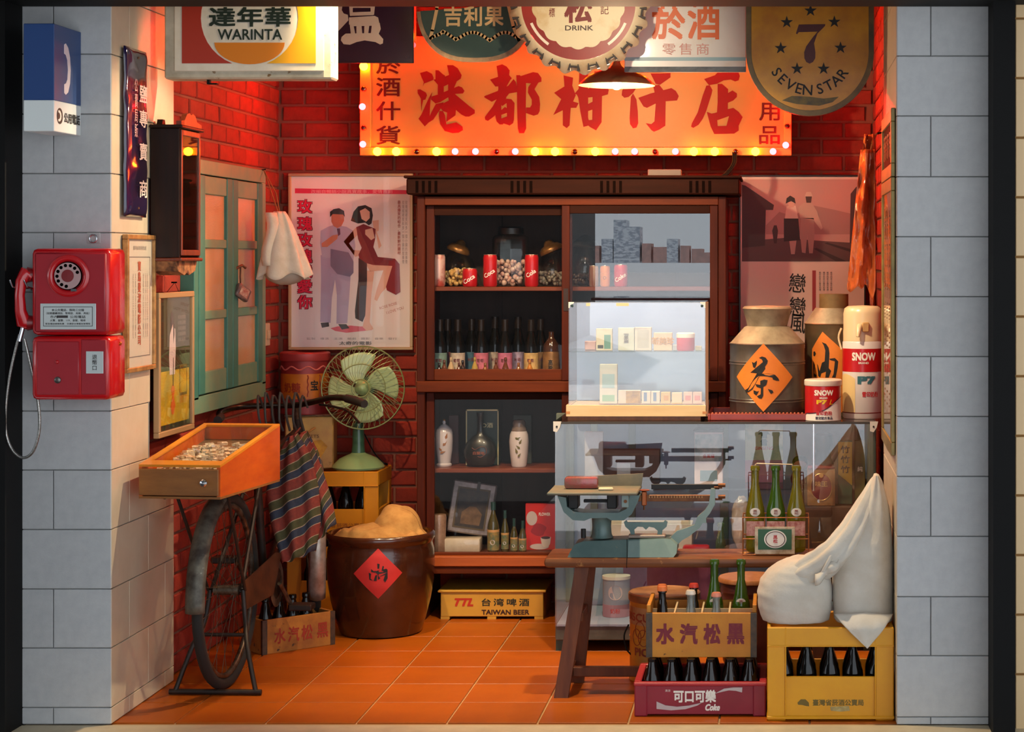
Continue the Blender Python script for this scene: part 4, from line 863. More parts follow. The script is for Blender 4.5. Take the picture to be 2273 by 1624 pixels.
obj('chain_guard', B().prism([(0, -.05), (.36, -.055), (.47, .085), (.4, .1), (.0, .055)], -.068, -.064, M=Matrix.Translation((0, 0, .33)) @ Matrix.Rotation(PI/2, 4, 'Z')), mat('brown_chain_guard', (96, 60, 36), .5, .3, (60, 40, 28), 12), t)
# handlebar: swept bar with black grips, lever, bell
hbz = .955
obj('stem', B().cyl(ht, V((.01, .88, hbz+.005)), .013), STL, t, 40)
bar = smooth_pts([(-.20, .56, .93), (-.235, .68, .945), (-.20, .80, .955), (-.08, .865, .957), (.01, .87, .957), (.10, .82, .975), (.20, .70, 1.0), (.30, .58, 1.005), (.375, .5, .993)], 5)
obj('handlebar', B().tube(bar, .0125, 10), mat('dark_tarnished_bar', (66, 52, 42), .35, .8, (40, 30, 26), 40), t, 60)
obj('grip', B().tube([(.292, .588, 1.005), (.34, .537, 1.0), (.385, .49, .991)], [.0165, .0175, .016], 12), mat('black_grip', (26, 22, 20), .6), t, 60); obj('grip', B().tube([(-.203, .58, .932), (-.19, .50, .925)], .0165, 12), mat('black_grip', (26, 22, 20), .6), t, 60)
obj('brake_lever', B().tube(smooth_pts([(.13, .80, .965), (.22, .68, .965), (.30, .58, .955), (.355, .53, .915)], 5), .005, 8), BKM, t, 60)
obj('brake_rod', B().tube([(.02, .88, .955), (.03, .93, .80), (.035, .96, .70)], .004, 8), STL, t, 60)
wires = B()
for i in range(7): wires.tube(smooth_pts([(-.11+.03*i, .84, .95+.01*(i % 3)), (-.12+.03*i, .80, 1.0+.012*(i % 2)), (-.11+.028*i, .77, .93-.02*(i % 2)), (-.10+.028*i, .79, .86)], 4), .005, 6)
tag(obj('cable_bundle', wires, mat('grey_black_cable', (70, 66, 60), .6), t, 60), kind='stuff')
# rear rack and double stand
RK = .735
for s_ in (-.09, .09):
    obj('rack_rail', B().tube([(s_, -.40, RK), (s_, .30, RK)], .007, 8), BKM, t); obj('rack_strut', B().cyl((s_*.75, 0, .352), (s_, -.28, RK), .006), BKM, t)
for y_ in (-.38, -.2, 0, .2): obj('rack_bar', B().cyl((-.09, y_, RK), (.09, y_, RK), .005), BKM, t)
for s_ in (-1, 1): obj('stand_leg', B().tube(smooth_pts([(s_*.06, .0, .352), (s_*.075, -.02, .24), (s_*.10, -.08, .16), (s_*.145, -.13, .012)], 4), .009, 8), BKM, t, 60)
obj('stand_bar', B().cyl((-.165, -.13, .012), (.165, -.13, .012), .010, n=10), BKM, t, 40); obj('stand_bar', B().cyl((-.085, -.05, .20), (.085, -.05, .20), .007, n=8), BKM, t, 40)
# --- wooden tray box with sloping glass lid, on the rack
A = V((X_(300, 6.72), 6.72, 0)); fr = V((X_(492, 6.76), 6.76, 0)); br = V((X_(643, 7.3), 7.3, 0))
ex = (fr-A).normalized(); wd = (fr-A).length; ey = V((-ex.y, ex.x, 0)); dpt = .555; yaw = math.atan2(ex.y, ex.x)
yaw2 = -.115
t = thing('wooden_tray_box', 'orange wooden peddler box with sloping glass lid and drawer on the bicycle', 'box', (A.x+.006, 6.74, RK+.010), yaw2)
OW = wood('orange_varnished_wood', (206, 92, 20), (186, 72, 14), (3, 3, 10), .4, .3); YW = wood('yellow_varnished_wood', (216, 140, 36), (196, 118, 28), (3, 3, 10), .4, .3); BW = wood('brown_drawer_wood', (150, 96, 44), (124, 76, 34), (2, 10, 10), .5, .1)
hf, hb_ = .100, .195; wd = .288
Tm = Matrix.Rotation(PI/2, 4, 'Z')
def side_panel(x): return B().prism([(0, 0), (dpt, 0), (dpt, hb_), (0, hf)], -x-.012, -x, M=Tm)
obj('side_board', side_panel(0), OW, t); obj('side_board', side_panel(wd-.012), OW, t)
obj('back_board', B().box(.012, wd-.012, dpt-.012, dpt, 0, hb_-.004), OW, t); obj('bottom_board', B().box(.0, wd, .0, dpt, -.008, 0), BW, t)
dr = obj('drawer', B().box(.004, wd-.004, -.010, .004, .004, hf-.006, .002), BW, t)
obj('drawer_knob', B().lathe([(.004, 0), (.005, .008), (.012, .014), (.013, .02), (.009, .026), (0, .028)], 20, M=Matrix.Translation((.24, -.010, .05)) @ Matrix.Rotation(PI/2, 4, 'X')), CH, dr, 40)
sl = math.atan2(hb_-hf, dpt); Ls = math.hypot(dpt, hb_-hf); Ms = Matrix.Translation((0, 0, hf)) @ Matrix.Rotation(sl, 4, 'X')
obj('lid_rail', B().box(0, wd, 0, .055, 0, .008, M=Ms), YW, t); obj('lid_rail', B().box(0, wd, Ls-.022, Ls, 0, .008, M=Ms), YW, t)
obj('lid_stile', B().box(0, .018, .055, Ls-.022, 0, .008, M=Ms), YW, t); obj('lid_stile', B().box(wd-.018, wd, .055, Ls-.022, 0, .008, M=Ms), YW, t)
obj('lid_glass', B().box(.016, wd-.016, .05, Ls-.02, .003, .005, M=Ms), glass('tray_glass', .04, rmax=.30), t)
obj('inner_floor', B().box(.012, wd-.012, .004, dpt-.012, -.052, -.047, M=Ms), mat('tray_floor', (120, 84, 50), .7), t)
# wrapped sweets heaped in the tray
sw = B(); rs = random.Random(3)
for i in range(330):
    x_, y_ = rs.uniform(.03, wd-.03), rs.uniform(.05, .42); h_ = .058+.165*y_+.026*rs.random()*(1-abs(x_-.144)/.2)
    M = Matrix.Translation((x_, y_, h_)) @ Matrix.Rotation(rs.uniform(0, 6.3), 4, 'Z') @ Matrix.Rotation(rs.uniform(-.6, .6), 4, 'X')
    sw.box(-.011, .011, -.006, .006, -.004, .004, M=M)
tag(obj('wrapped_sweets', sw, mat('cellophane_sweets', (232, 220, 196), .15, .1, (190, 160, 120), 90, coat=.6), t), kind='stuff')
# --- striped woven bag over the saddle
c = P(664, 1250, 7.66)
t = thing('striped_cloth', 'striped red, blue and green woven cloth draped over the bicycle', 'cloth', c)
k = 7.66/FPX
ST = stripes('woven_stripes', [(0, (150, 62, 48)), (.27, (190, 170, 140)), (.30, (56, 66, 84)), (.56, (190, 170, 140)), (.59, (86, 86, 48)), (.86, (190, 170, 140)), (.89, (150, 62, 48))], 1, 4.6, -.16)
def cloth(lx, rx, topw, pl, ph, yo, cut):
    def f(u, v):    # v 0 bottom, 1 top ; edges given as px lists (bottom..top)
        i = v*(len(lx)-1); a = min(int(i), len(lx)-2); w_ = i-a
        L_ = lx[a][0]*(1-w_)+lx[a+1][0]*w_; Lz = lx[a][1]*(1-w_)+lx[a+1][1]*w_; R_ = rx[a][0]*(1-w_)+rx[a+1][0]*w_; Rz = rx[a][1]*(1-w_)+rx[a+1][1]*w_
        s_ = math.sin(u*pl*PI+ph); z = (1250-(Lz+(Rz-Lz)*u))*k+.006*s_*(1-v)
        return ((L_+(R_-L_)*u-664)*k, yo-.035*math.sin(u*PI)-.014*s_*(1-.3*v), z)
    return f
obj('front_fold', B().grid(cloth([(628, 1250), (604, 1170), (592, 1090), (612, 1020), (642, 968)], [(700, 1222), (712, 1150), (706, 1080), (690, 1010), (660, 962)], 0, 5, .4, 0, 0), 30, 30), ST, t, 70, solid=.004)
obj('side_fold', B().grid(cloth([(700, 1205), (690, 1150), (678, 1090), (668, 1020), (652, 968)], [(738, 1165), (728, 1110), (708, 1050), (690, 1000), (668, 964)], 0, 3, 1.2, .055, 0), 20, 30), ST, t, 70, solid=.004)
obj('back_fold', B().grid(cloth([(640, 1200), (630, 1150), (620, 1090), (630, 1020), (648, 966)], [(715, 1180), (715, 1130), (705, 1080), (690, 1010), (664, 962)], 0, 3, 2, .12, 0), 16, 20), ST, t, 70, solid=.004)
obj('strap', B().tube(smooth_pts([((648-664)*k, .04, (1250-966)*k), ((655-664)*k, .07, (1250-955)*k), ((640-664)*k, .12, (1250-968)*k)], 5), .009, 8, flat=.4), ST, t, 60)
# --- old yellow wooden soda crate on the floor
OC = mat('old_yellow_crate_board', (178, 116, 40), .7, 0, (140, 84, 34), 8, wear=((64, 46, 34), .62, 24), bump=.3, bscale=60)
def slat_crate(name, label, cat, loc, rz, L_, W_, H_, m, metal, ends=0, tb=.012):
    t = thing(name, label, cat, loc, rz)
    obj('long_board', B().box(0, L_, 0, tb, 0, H_, .002), m, t); obj('long_board', B().box(0, L_, W_-tb, W_, 0, H_, .002), m, t)
    obj('end_board', B().box(0, tb, tb, W_-tb, 0, H_+ends, .002), m, t); obj('end_board', B().box(L_-tb, L_, tb, W_-tb, 0, H_+ends, .002), m, t)
    for i in range(3): obj('bottom_slat', B().box(tb, L_-tb, tb+i*(W_-2*tb)/3+.003, tb+(i+1)*(W_-2*tb)/3-.003, .002, .012), m, t)
    for x_ in (0, L_):
        for y_ in (0, W_): obj('corner_strap', B().box(x_-.0015 if x_ == 0 else x_-.02, x_+.02 if x_ == 0 else x_+.0015, y_-.0015 if y_ == 0 else y_-.012, y_+.012 if y_ == 0 else y_+.0015, .0, H_, .0005), metal, t)
    return t
IRN = mat('dark_iron_strap', (70, 64, 60), .5, .6, (96, 80, 66), 40)
a, b_ = V((X_(583, 7.76), 7.76, 0)), V((X_(743, 7.98), 7.98, 0)); rz = math.atan2((b_-a).y, (b_-a).x)
t = slat_crate('soda_crate', 'worn yellow wooden soda crate with faded red characters behind bicycle wheel', 'crate', a, rz, (b_-a).length, .12, .135, OC, IRN)
for ch_, x_ in zip('水汽松黑', (.075, .135, .195, .265)): txt(ch_, .05, .06, mat('faded_crate_red', (150, 44, 26), .7), t, (x_, -.0012, .066), bold=.025)
BOT = mat('black_bottle_glass', (14, 10, 8), .08, 0, spec=.35)
def bottle(b, h, r, nr=.013, sh=.55, n=18, lip=.0155, cx=0, cy=0, cz=0, M=None):
    return b.lathe([(0, .003), (r*.8, 0), (r*.97, .006), (r, .02), (r, h*sh), (r*.96, h*(sh+.06)), (r*.72, h*(sh+.17)), (nr*1.35, h*(sh+.27)), (nr, h*(sh+.34)), (nr, h-.018), (lip, h-.017), (lip, h-.004), (nr, h), (0, h)], n, cx, cy, cz, M)
Mz = Matrix.Rotation(rz, 4, 'Z')
for i, (x_, y_) in enumerate(((.045, .06), (.105, .06), (.165, .06), (.225, .06))):
    p = Vector(a)+Mz @ V((x_, y_, .013)); solo('soda_bottle', '%s dark empty bottle in the worn crate behind the bicycle, counted from the wheel' % ORD[i], 'bottle', bottle(B(), .2, .028), BOT, p, 0, 50, 'bottles in the worn soda crate')
# --- brown glazed jar with burlap
jc = V((X_(846, 8.25), 8.245, 0)); GLZ = mat('brown_glaze', (52, 24, 14), .22, 0, (74, 36, 18), 5, coat=.5, bump=.15, bscale=12)
t = thing('glazed_jar', 'big dark brown glazed jar with red paper diamond standing on floor', 'jar', jc)
jp = [(0, .004), (.150, 0), (.166, .006), (.185, .06), (.205, .14), (.218, .22), (.222, .29), (.219, .345), (.211, .375), (.213, .380), (.216, .386), (.223, .398), (.222, .413), (.214, .420), (.205, .416), (.2, .40), (.2, .375), (.19, .36), (0, .36)]
obj('body', B().lathe(jp, 56), GLZ, t, 50)
RPAP = mat('red_paper', (196, 40, 34), .6, 0, (180, 34, 30), 8)
def jr_at(z):
    for (r0_, z0_), (r1_, z1_) in zip(jp[1:], jp[2:]):
        if z0_ <= z <= z1_: return r0_+(r1_-r0_)*(z-z0_)/(z1_-z0_)
    return .2
kj = (8.245-.21)/FPX; dzc = Z_(1273, 8.03); dxo = (863-846)*kj
def dia(u, v):
    x, z = (u-.5)+(v-.5), (v-.5)-(u-.5); x *= 55*kj; z *= 56*kj; R = jr_at(dzc+z)+.0012; th = (x+dxo)/R
    return (R*math.sin(th), -R*math.cos(th), dzc+z)
obj('paper_diamond', B().grid(dia, 14, 14), RPAP, t, 70)
mk = [[(715,840),(740,860),(750,850),(745,870),(715,865)],[(695,870),(715,880),(710,920),(730,940),(700,930)],[(765,795),(785,800),(780,860),(775,900),(790,920),(770,930)],[(740,860),(840,840),(850,850),(850,870),(770,885)],[(810,815),(820,820),(815,860),(800,855)],[(735,940),(750,895),(765,890),(760,940)],[(780,905),(850,870),(850,920),(830,955),(815,935),(830,890)]]
b = B()
for n_, pl in enumerate(mk): b.prism([((660+x/3.788-846)*kj, CZ-(1040+z/3.788-CY0)*8.03/FPX) for x, z in pl], -.0004-n_*.00012, 0)
b.v = [((jr_at(z)+.0018-yy)*math.sin(x/jr_at(z)), -(jr_at(z)+.0018-yy)*math.cos(x/jr_at(z)), z) for x, yy, z in b.v]
obj('brush_character', b, INK, t)
BUR = mat('burlap', (186, 140, 78), .95, 0, (164, 118, 62), 24, bump=.5, bscale=260)
def burl(u_, v):      # crumpled cloth filling the mouth of the jar, one rounded fold standing up at the right
    a = 2*PI*u_; r = .196*v; x, y = r*math.cos(a), r*math.sin(a)
    n1 = noise.noise((x*7+3, y*7, 1.0)); n2 = noise.noise((x*16, y*16+4, 2.0)); q_ = max(0, 1-((x-.065)/.10)**2-((y-.02)/.115)**2); dome = .115*q_**.55
    fold = .014*abs(math.sin(26*(x*.9+y*.5)+3.2*n1))+.008*abs(math.sin(31*(y-x*.3)+2*n1)); lap = .03*max(0, 1-((x+.03)/.12)**2-((y+.06)/.1)**2)**.5
    return (x, y, (.016+max(dome*(1+.15*n1), lap)+fold*(1-.75*q_**.4)+.006*n2+.006*q_**.5*math.sin(55*x+4*n1))*(1-.8*max(0, v-.85)/.15)+.002)
solo('burlap_sack', 'folded tan burlap sack stuffed into the glazed jar', 'sack', B().grid(burl, 96, 34), BUR, jc+V((0, 0, .388)), 0, 60, solid=.004)
# --- plastic beer crates
def beer_crate(name, label, loc, L_, W_, H_, m, group=None, rz=0):
    """origin at front-left-bottom; window in the front and back"""
    t = thing(name, label, 'crate', loc, rz, group); w_ = .012; co = .062; zt = H_*.80; zb = H_*.47
    for y0_ in (0, W_-w_):
        obj('wall_panel', B().box(co, L_-co, y0_+.004, y0_+w_, .012, zb, .002), m, t)
        obj('top_rail', B().box(0.0, L_, y0_-.004 if y0_ == 0 else y0_, y0_+w_ if y0_ == 0 else y0_+w_+.004, zt, H_, .003), m, t)
    for x0_ in (0, L_-w_):
        obj('side_wall', B().box(x0_, x0_+w_, w_, W_-w_, .012, zb, .002), m, t); obj('side_rail', B().box(x0_, x0_+w_, w_, W_-w_, zt, H_, .003), m, t)
    for x0_ in (0, L_-co):
        for y0_ in (0, W_-.05): obj('corner_post', B().box(x0_, x0_+co, y0_, y0_+.05 if 0 else (y0_+w_ if y0_ == 0 else W_), .0, zt, .003), m, t)
    obj('bottom_lip', B().box(-.002, L_+.002, -.004, W_+.004, .004, .016, .003), m, t); obj('bottom_grid', B().box(w_, L_-w_, w_, W_-w_, .016, .022), m, t)
    for x0_ in (co-.002, L_-co-.002): obj('rib', B().box(x0_, x0_+.004, -.005, 0, .016, H_, .001), m, t)
    obj('rib', B().box(0, L_, -.006, 0, zt-.002, zt+.003, .001), m, t)
    return t
YP = mat('yellow_crate_plastic', (224, 160, 16), .4, 0, (214, 146, 14), 4); OP = mat('orange_yellow_crate_plastic', (224, 146, 26), .42, 0, (212, 132, 22), 4)
cy0 = 8.652; crx = X_(840, cy0); L_ = .40
for i in range(2):
    t = beer_crate('beer_crate', ['lower orange yellow plastic beer crate behind the glazed jar', 'upper orange yellow plastic beer crate carrying the green fan'][i], V((crx-L_, cy0, .312*i+.001)), L_, .292, .31, OP)
    if i == 1: txt('臺灣省菸酒公賣局', .2, .02, mat('faded_brown_ink', (170, 96, 30), .6), t, (.24, .0032, .075), bold=.02)
    for n_ in range(4):
        solo('beer_bottle', '%s dark bottle from the left in the %s beer crate behind jar' % (ORD[n_], ['lower', 'upper'][i]), 'bottle', bottle(B(), .245, .034), BOT, V((crx-L_+.09+.075*n_, cy0+.08, .312*i+.024)), 0, 50, 'bottles in the stacked beer crates')
CT = .624
# --- green desk fan on the crate
fc = V((X_(795, 8.78), 8.785, CT)); FG = mat('mint_green_fan_enamel', (160, 186, 128), .25, 0, (146, 174, 118), 6, coat=.4); FGD = mat('dark_green_fan_enamel', (66, 104, 76), .3, coat=.3)
t = thing('desk_fan', 'mint green desk fan with wire cage on the orange beer crate', 'fan', fc)
obj('base', B().lathe([(0, .0), (.112, 0), (.116, .008), (.108, .02), (.082, .045), (.05, .06), (.034, .066), (.03, .07)], 40), FG, t, 50)
obj('stand', B().lathe([(.03, .07), (.027, .10), (.025, .17), (.024, .20), (0, .2)], 24), FGD, t, 50)
hc = V((X_(806, 8.7)-fc.x, -.085, Z_(860, 8.7)-CT)); Mh = Matrix.Translation(hc) @ Matrix.Rotation(PI/2, 4, 'X')
obj('motor', B().lathe([(0, -.13), (.035, -.125), (.05, -.10), (.052, -.06), (.045, -.03), (.0, -.03)], 28, M=Mh), FGD, t, 50)
obj('neck', B().cyl((0, 0, .19), (hc.x, .0, hc.z-.04), .02), FGD, t, 40)
hubp = obj('hub', B().lathe([(.034, -.012), (.036, .006), (.03, .022), (.016, .03), (.012, .036), (0, .038)], 28, M=Mh), FG, t, 50)
def blade(i):
    a0 = 2*PI*i/4+.5
    def f(u, v):
        r = .03+.125*u; a = a0+(v-.5)*(1.0+.25*math.sin(u*PI))-.35*u; rr = r*(1-.10*abs(v-.5)**2*u); y = -.022*(v-.5)*2*(.5+.5*u)
        return Mh @ V((rr*math.cos(a), rr*math.sin(a), -y))
    return f
for i in range(4): obj('blade', B().grid(blade(i), 10, 10), mat('mint_blade', (186, 206, 150), .25, coat=.4), t, 70, solid=.002)
R_ = .182
def cage(front):
    b = B(); sg = 1 if front else -1
    for i in range(44):
        a = 2*PI*i/44; tw = .5 if front else 0
        pts = [(.036+(R_-.036)*s_, a+tw*(1-s_), sg*(.045*math.cos(s_*PI/2)**.8)) for s_ in (0, .25, .5, .75, .9, 1)]
        b.tube([Mh @ V((r*math.cos(an), r*math.sin(an), z+.004)) for r, an, z in pts], .0012, 4)
    return b
WR = mat('pale_green_wire', (150, 160, 104), .35, .3)
tag(obj('cage_front', cage(True), WR, t), kind='stuff'); tag(obj('cage_back', cage(False), WR, t), kind='stuff')
for r, z, w_ in ((R_, .004, .0034), (.105, .040, .0022), (.038, .05, .003)): obj('cage_ring', B().tube([Mh @ V((r*math.cos(2*PI*i/48), r*math.sin(2*PI*i/48), z)) for i in range(48)], w_, 6, True), WR, t, 60)
obj('power_cord', B().tube(smooth_pts([(.02, .03, .15), (.06, .06, .06), (.11, .05, .012), (.10, .12, .008), (.04, .16, .006)], 6), .003, 6), BLACKM, t, 60)
# --- square tin and round red tin
p = V((X_(690, 8.82), 8.83, CT)); hw = .105
t = thing('square_biscuit_tin', 'tall pale yellow square tin with faded lettering behind the fan', 'tin', p, .12)
PT = mat('faded_yellow_tin', (206, 164, 90), .4, .2, (182, 136, 84), 7, wear=((110, 70, 40), .64, 14)); 
obj('body', B().box(-hw, hw, -hw*.8, hw*.8, 0, .232, .006), PT, t, 40); obj('lid', B().box(-hw-.003, hw+.003, -hw*.8-.003, hw*.8+.003, .232, .24, .003), RUST, t)
txt('SWEETS', .085, .014, mat('brown_print', (120, 80, 44), .6), t, (.0, -hw*.8-.001, .145), bold=.02)
obj('printed_patch', B().prism([(-.02, .03), (.05, .05), (.08, .1), (.05, .13), (.0, .12), (-.015, .08)], -hw*.8-.0008, -hw*.8), mat('print_gold', (214, 160, 36), .5, 0, (180, 120, 40), 30), t)
obj('stick', B().cyl((-.05, -hw*.8-.004, .13), (.03, -hw*.8-.02, .185), .004), mat('pale_stick', (190, 140, 80), .6), t)
p2 = V((X_(676, 8.82), 8.83, CT+.24)); R_ = .105
t = thing('round_candy_tin', 'red and orange round candy tin with red lid beneath the framed poster', 'tin', p2)
obj('body', B().lathe([(0, 0), (R_, 0), (R_+.002, .006), (R_, .012), (R_, .24), (0, .24)], 40), mat('worn_red_tin', (150, 48, 46), .45, .2, (120, 34, 36), 8, wear=((90, 60, 44), .68, 16)), t, 40)
obj('lid', B().lathe([(R_+.004, .236), (R_+.006, .24), (R_+.006, .268), (R_, .274), (R_-.012, .268), (0, .268)], 40), mat('dull_red_lid', (166, 60, 58), .4, .2), t, 40)
obj('orange_band', B().lathe([(R_+.0006, .07), (R_+.0006, .18)], 40), mat('candy_orange', (206, 120, 26), .5, .1, (176, 92, 24), 9, wear=((110, 60, 30), .66, 18)), t, 40)
obj('wave_band', B().tube([((R_+.001)*math.cos(a), (R_+.001)*math.sin(a), .205+.008*math.sin(a*9)) for a in [2*PI*i/72 for i in range(72)]], .0035, 5, True), mat('pink_stripe', (206, 110, 100), .5), t)
txt('奶糖', .085, .045, mat('print_dark_red', (150, 50, 26), .5), t, (0, 0, .12), bold=.03, R=R_+.0016, a0=-.35)
txt('宝', .035, .045, INK, t, (0, 0, .13), bold=.03, R=R_+.0016, a0=.62)
for a in (.35, .88): obj('zigzag', B().tube([((R_+.001)*math.sin(a+.02*math.sin(z*200)), -(R_+.001)*math.cos(a+.02*math.sin(z*200)), z) for z in [.08+.006*i for i in range(17)]], .003, 5), mat('print_dark_red', (150, 50, 26), .5), t)
# ================================================================== tall glazed cabinet at the back
CY, CBK = 8.50, 8.90; k = CY/FPX
cw = wood('cabinet_red_brown_wood', (78, 26, 7), (58, 17, 5), (10, 10, 1.0), .55, 0, spec=.2); cwh = wood('cabinet_rail_wood', (100, 42, 12), (78, 30, 8), (1.0, 10, 10), .55, 0, spec=.2)
cdk = wood('cabinet_dark_wood', (48, 18, 7), (36, 13, 6), (1, 10, 10), .7, 0, spec=.12); cin = wood('cabinet_inside_boards', (48, 30, 22), (36, 22, 16), (10, 10, .8), .7, 0, bump=0)
cl = P(925, 1370, CY); c = V((cl.x, CY, 0))
q = lambda x, y: (X_(x, CY)-c.x, Z_(y, CY))
WD, DP = q(1612, 0)[0], CBK-CY; ZT = q(0, 436)[1]
t = thing('display_cabinet', 'tall red-brown wooden cabinet with sliding glass doors against back wall', 'cabinet', c)
obj('cornice', B().box(q(905, 0)[0], q(1642, 0)[0], -.035, DP, q(0, 432)[1], q(0, 396)[1], .006), cdk, t)
obj('cornice_cap', B().box(q(900, 0)[0], q(1646, 0)[0], -.045, DP, q(0, 396)[1], q(0, 390)[1], .003), cdk, t)
for xg in (950, 1160, 1358, 1555):
    for i in range(4):
        x_ = q(xg-21+14*i, 0)[0]; obj('slot_shade', B().box(x_-.006, x_+.006, -.0365, -.034, q(0, 428)[1], q(0, 402)[1]), mat('slot_shadow_wood', (16, 6, 4), .9, spec=.05), t)  # near-black strips laid on the cornice paint the shade inside its slots
obj('cabinet_side', B().box(0, .034, 0, DP, 0, ZT, .003), cw, t); obj('cabinet_side', B().box(WD-.034, WD, 0, DP, 0, ZT, .003), cw, t)
obj('back_panel', B().box(.034, WD-.034, DP-.012, DP, .19, ZT), cin, t)
for x_ in (.30, .56, .82, 1.08): obj('panel_batten', B().box(x_, x_+.012, DP-.018, DP-.012, .22, ZT), cin, t)
obj('top_rail', B().box(.034, WD-.034, 0, .05, q(0, 455)[1], ZT, .002), cwh, t)
obj('cabinet_top', B().box(.034, WD-.034, .05, DP-.012, q(0, 440)[1], ZT), cdk, t)
obj('mid_rail', B().box(.0, WD, -.012, .05, q(0, 870)[1], q(0, 846)[1], .003), cwh, t); obj('mid_board', B().box(.034, WD-.034, .05, DP-.012, q(0, 862)[1], q(0, 848)[1]), cwh, t)
obj('bottom_rail', B().box(.034, WD-.034, -.004, .04, q(0, 1273)[1], q(0, 1257)[1], .003), cwh, t); obj('bottom_rail', B().box(.034, WD-.034, -.014, .04, q(0, 1256)[1], q(0, 1234)[1], .003), wood('bottom_rail_wood', (176, 88, 36), (150, 70, 28), (1, 10, 10)), t)
obj('bottom_board', B().box(.034, WD-.034, .04, DP-.012, q(0, 1250)[1], q(0, 1236)[1]), cwh, t)
zsh1, zsh2 = q(0, 637)[1], q(0, 1044)[1]
SHW = wood('shelf_wood', (120, 56, 24), (98, 42, 18), (1, 10, 10))
# shelves: a touch tilted in the photo, level here; front edge set back behind the doors
obj('shelf', B().box(.034, WD-.034, .075, DP-.02, zsh1-.018, zsh1, .002), SHW, t); obj('shelf', B().box(.034, WD-.034, .075, DP-.02, zsh2-.018, zsh2, .002), SHW, t)
CGL = glass('cabinet_glass', .035)
def door(name, x0_, x1_, y0_, z0_, z1_, st, br, tr, gm=None):
    d = obj(name, B().box(x0_, x0_+st, y0_, y0_+.022, z0_, z1_, .002), cw, t)
    obj('door_stile', B().box(x1_-st, x1_, y0_, y0_+.022, z0_, z1_, .002), cw, d); obj('door_rail', B().box(x0_+st, x1_-st, y0_, y0_+.022, z1_-tr, z1_, .002), cdk, d)
    obj('door_rail', B().box(x0_+st, x1_-st, y0_, y0_+.022, z0_, z0_+br, .002), cwh, d); obj('door_pane', B().box(x0_+st, x1_-st, y0_+.009, y0_+.013, z0_+br, z1_-tr), gm or CGL, d)
    return d
ux0, ux1, um = .036, WD-.036, q(1258, 0)[0]
door('upper_door', ux0, um+.02, .028, q(0, 845)[1], q(0, 456)[1], .034, .048, .042)
d = door('upper_door', um-.022, ux1, .004, q(0, 845)[1], q(0, 456)[1], .034, .048, .034, glass('strong_reflection_glass', .10))  # mirror share raised on this pane alone to brighten its sky reflection
obj('recessed_pull', B().box(um-.014, um+.006, .002, .004, q(0, 690)[1], q(0, 640)[1]), mat('dark_pull', (36, 16, 12), .5), d)
door('lower_door', ux0, um+.02, .028, q(0, 1234)[1], q(0, 872)[1], .034, .012, .03); door('lower_door', um-.022, ux1, .004, q(0, 1234)[1], q(0, 872)[1], .034, .012, .03)
c0 = c
def CP(x, y_depth, z): return V((X_(x, y_depth), y_depth, z))
ZU, ZM, ZL, ZB = zsh1+.001, q(0, 848)[1]+.001, zsh2+.001, q(0, 1236)[1]+.001
# ---- upper shelf: cans and glass candy jars
def can(label, x, yd, z, h, r, m, txtm=None, word=None, name='soda_can', top=None):
    t = thing(name, label, 'can', CP(x, yd, z))
    obj('body', B().lathe([(0, 0), (r*.86, 0), (r, .008), (r, h-.012), (r*.9, h-.002), (r*.88, h), (r*.84, h-.004), (0, h-.004)], 28), m, t, 40)
    obj('rim', B().tube([(r*.89*math.cos(2*PI*i/24), r*.89*math.sin(2*PI*i/24), h) for i in range(24)], .0016, 5, True), mat('can_aluminium', (190, 186, 180), .3, .9), t)
    if word: txt(word, None, r*.62 if len(word) < 6 else r*.5, txtm, t, (0, 0, h*.42), R=r+.0006, bold=.02, tilt=.55)
    return t
CR = mat('cola_red', (178, 20, 28), .3, .1, coat=.4)
can('pink and white tall can at left end of the top cabinet shelf', 973, 8.64, ZU, .138, .030, mat('pink_white_can', (206, 170, 160), .35, .2, (170, 70, 60), 14, lo=.45, hi=.6))
can('small red cola can between the nut jar and tall can', 1043, 8.60, ZU, .078, .032, CR, WHITE, 'Coca')
can('tall red cola can left of the square glass jar', 1088, 8.60, ZU, .138, .030, CR, WHITE, 'Coca')
can('tall red cola can right of the square glass jar', 1180, 8.61, ZU, .138, .030, CR, WHITE, 'Cola')
can('brown and silver can behind the right cabinet door', 1318, 8.62, ZU, .09, .021, mat('brown_can', (120, 52, 34), .3, .3, (170, 150, 130), 12, stretch=(6, 6, .3)))
can('orange soda can behind the right cabinet door', 1343, 8.62, ZU, .09, .022, mat('orange_can', (206, 130, 50), .3, .2), mat('brown_print', (120, 80, 44), .6), 'O')
can('red cola can farthest right on the top cabinet shelf', 1378, 8.62, ZU, .095, .030, CR, WHITE, 'Coke')
JG = glass('jar_glass', .05, (.93, .97, .95)); LIDM = mat('antique_gold_lid', (150, 108, 58), .35, .7, (110, 74, 40), 20); BLID = mat('black_lid', (26, 22, 20), .4)
def glassjar(label, x, yd, z, prof, lidprof, fillmat, fillh, fillr, lidm, tilt=0, lname='lid'):
    t = thing('candy_jar', label, 'jar', CP(x, yd, z))
    obj('glass_body', B().lathe(prof, 36), JG, t, 50)
    M = Matrix.Translation((0, 0, prof[-1][1])) @ Matrix.Rotation(tilt, 4, 'Y')
    obj('lid', B().lathe(lidprof, 32, M=M), lidm, t, 50)
    b = B(); rs = random.Random(int(x))
    for i in range(130):
        a = rs.uniform(0, 6.28); r = fillr*math.sqrt(rs.random()); zz = rs.uniform(.01, fillh)
        b.ball((r*math.cos(a), r*math.sin(a), zz), rs.uniform(.007, .011), 7, 5)
    tag(obj('sweets', b, fillmat, t, 60), kind='stuff'); return t
globe = lambda R, h: [(R*.5, .002), (R*.8, .012), (R, h*.35), (R*.98, h*.55), (R*.8, h*.8), (R*.55, h*.95), (R*.52, h)]
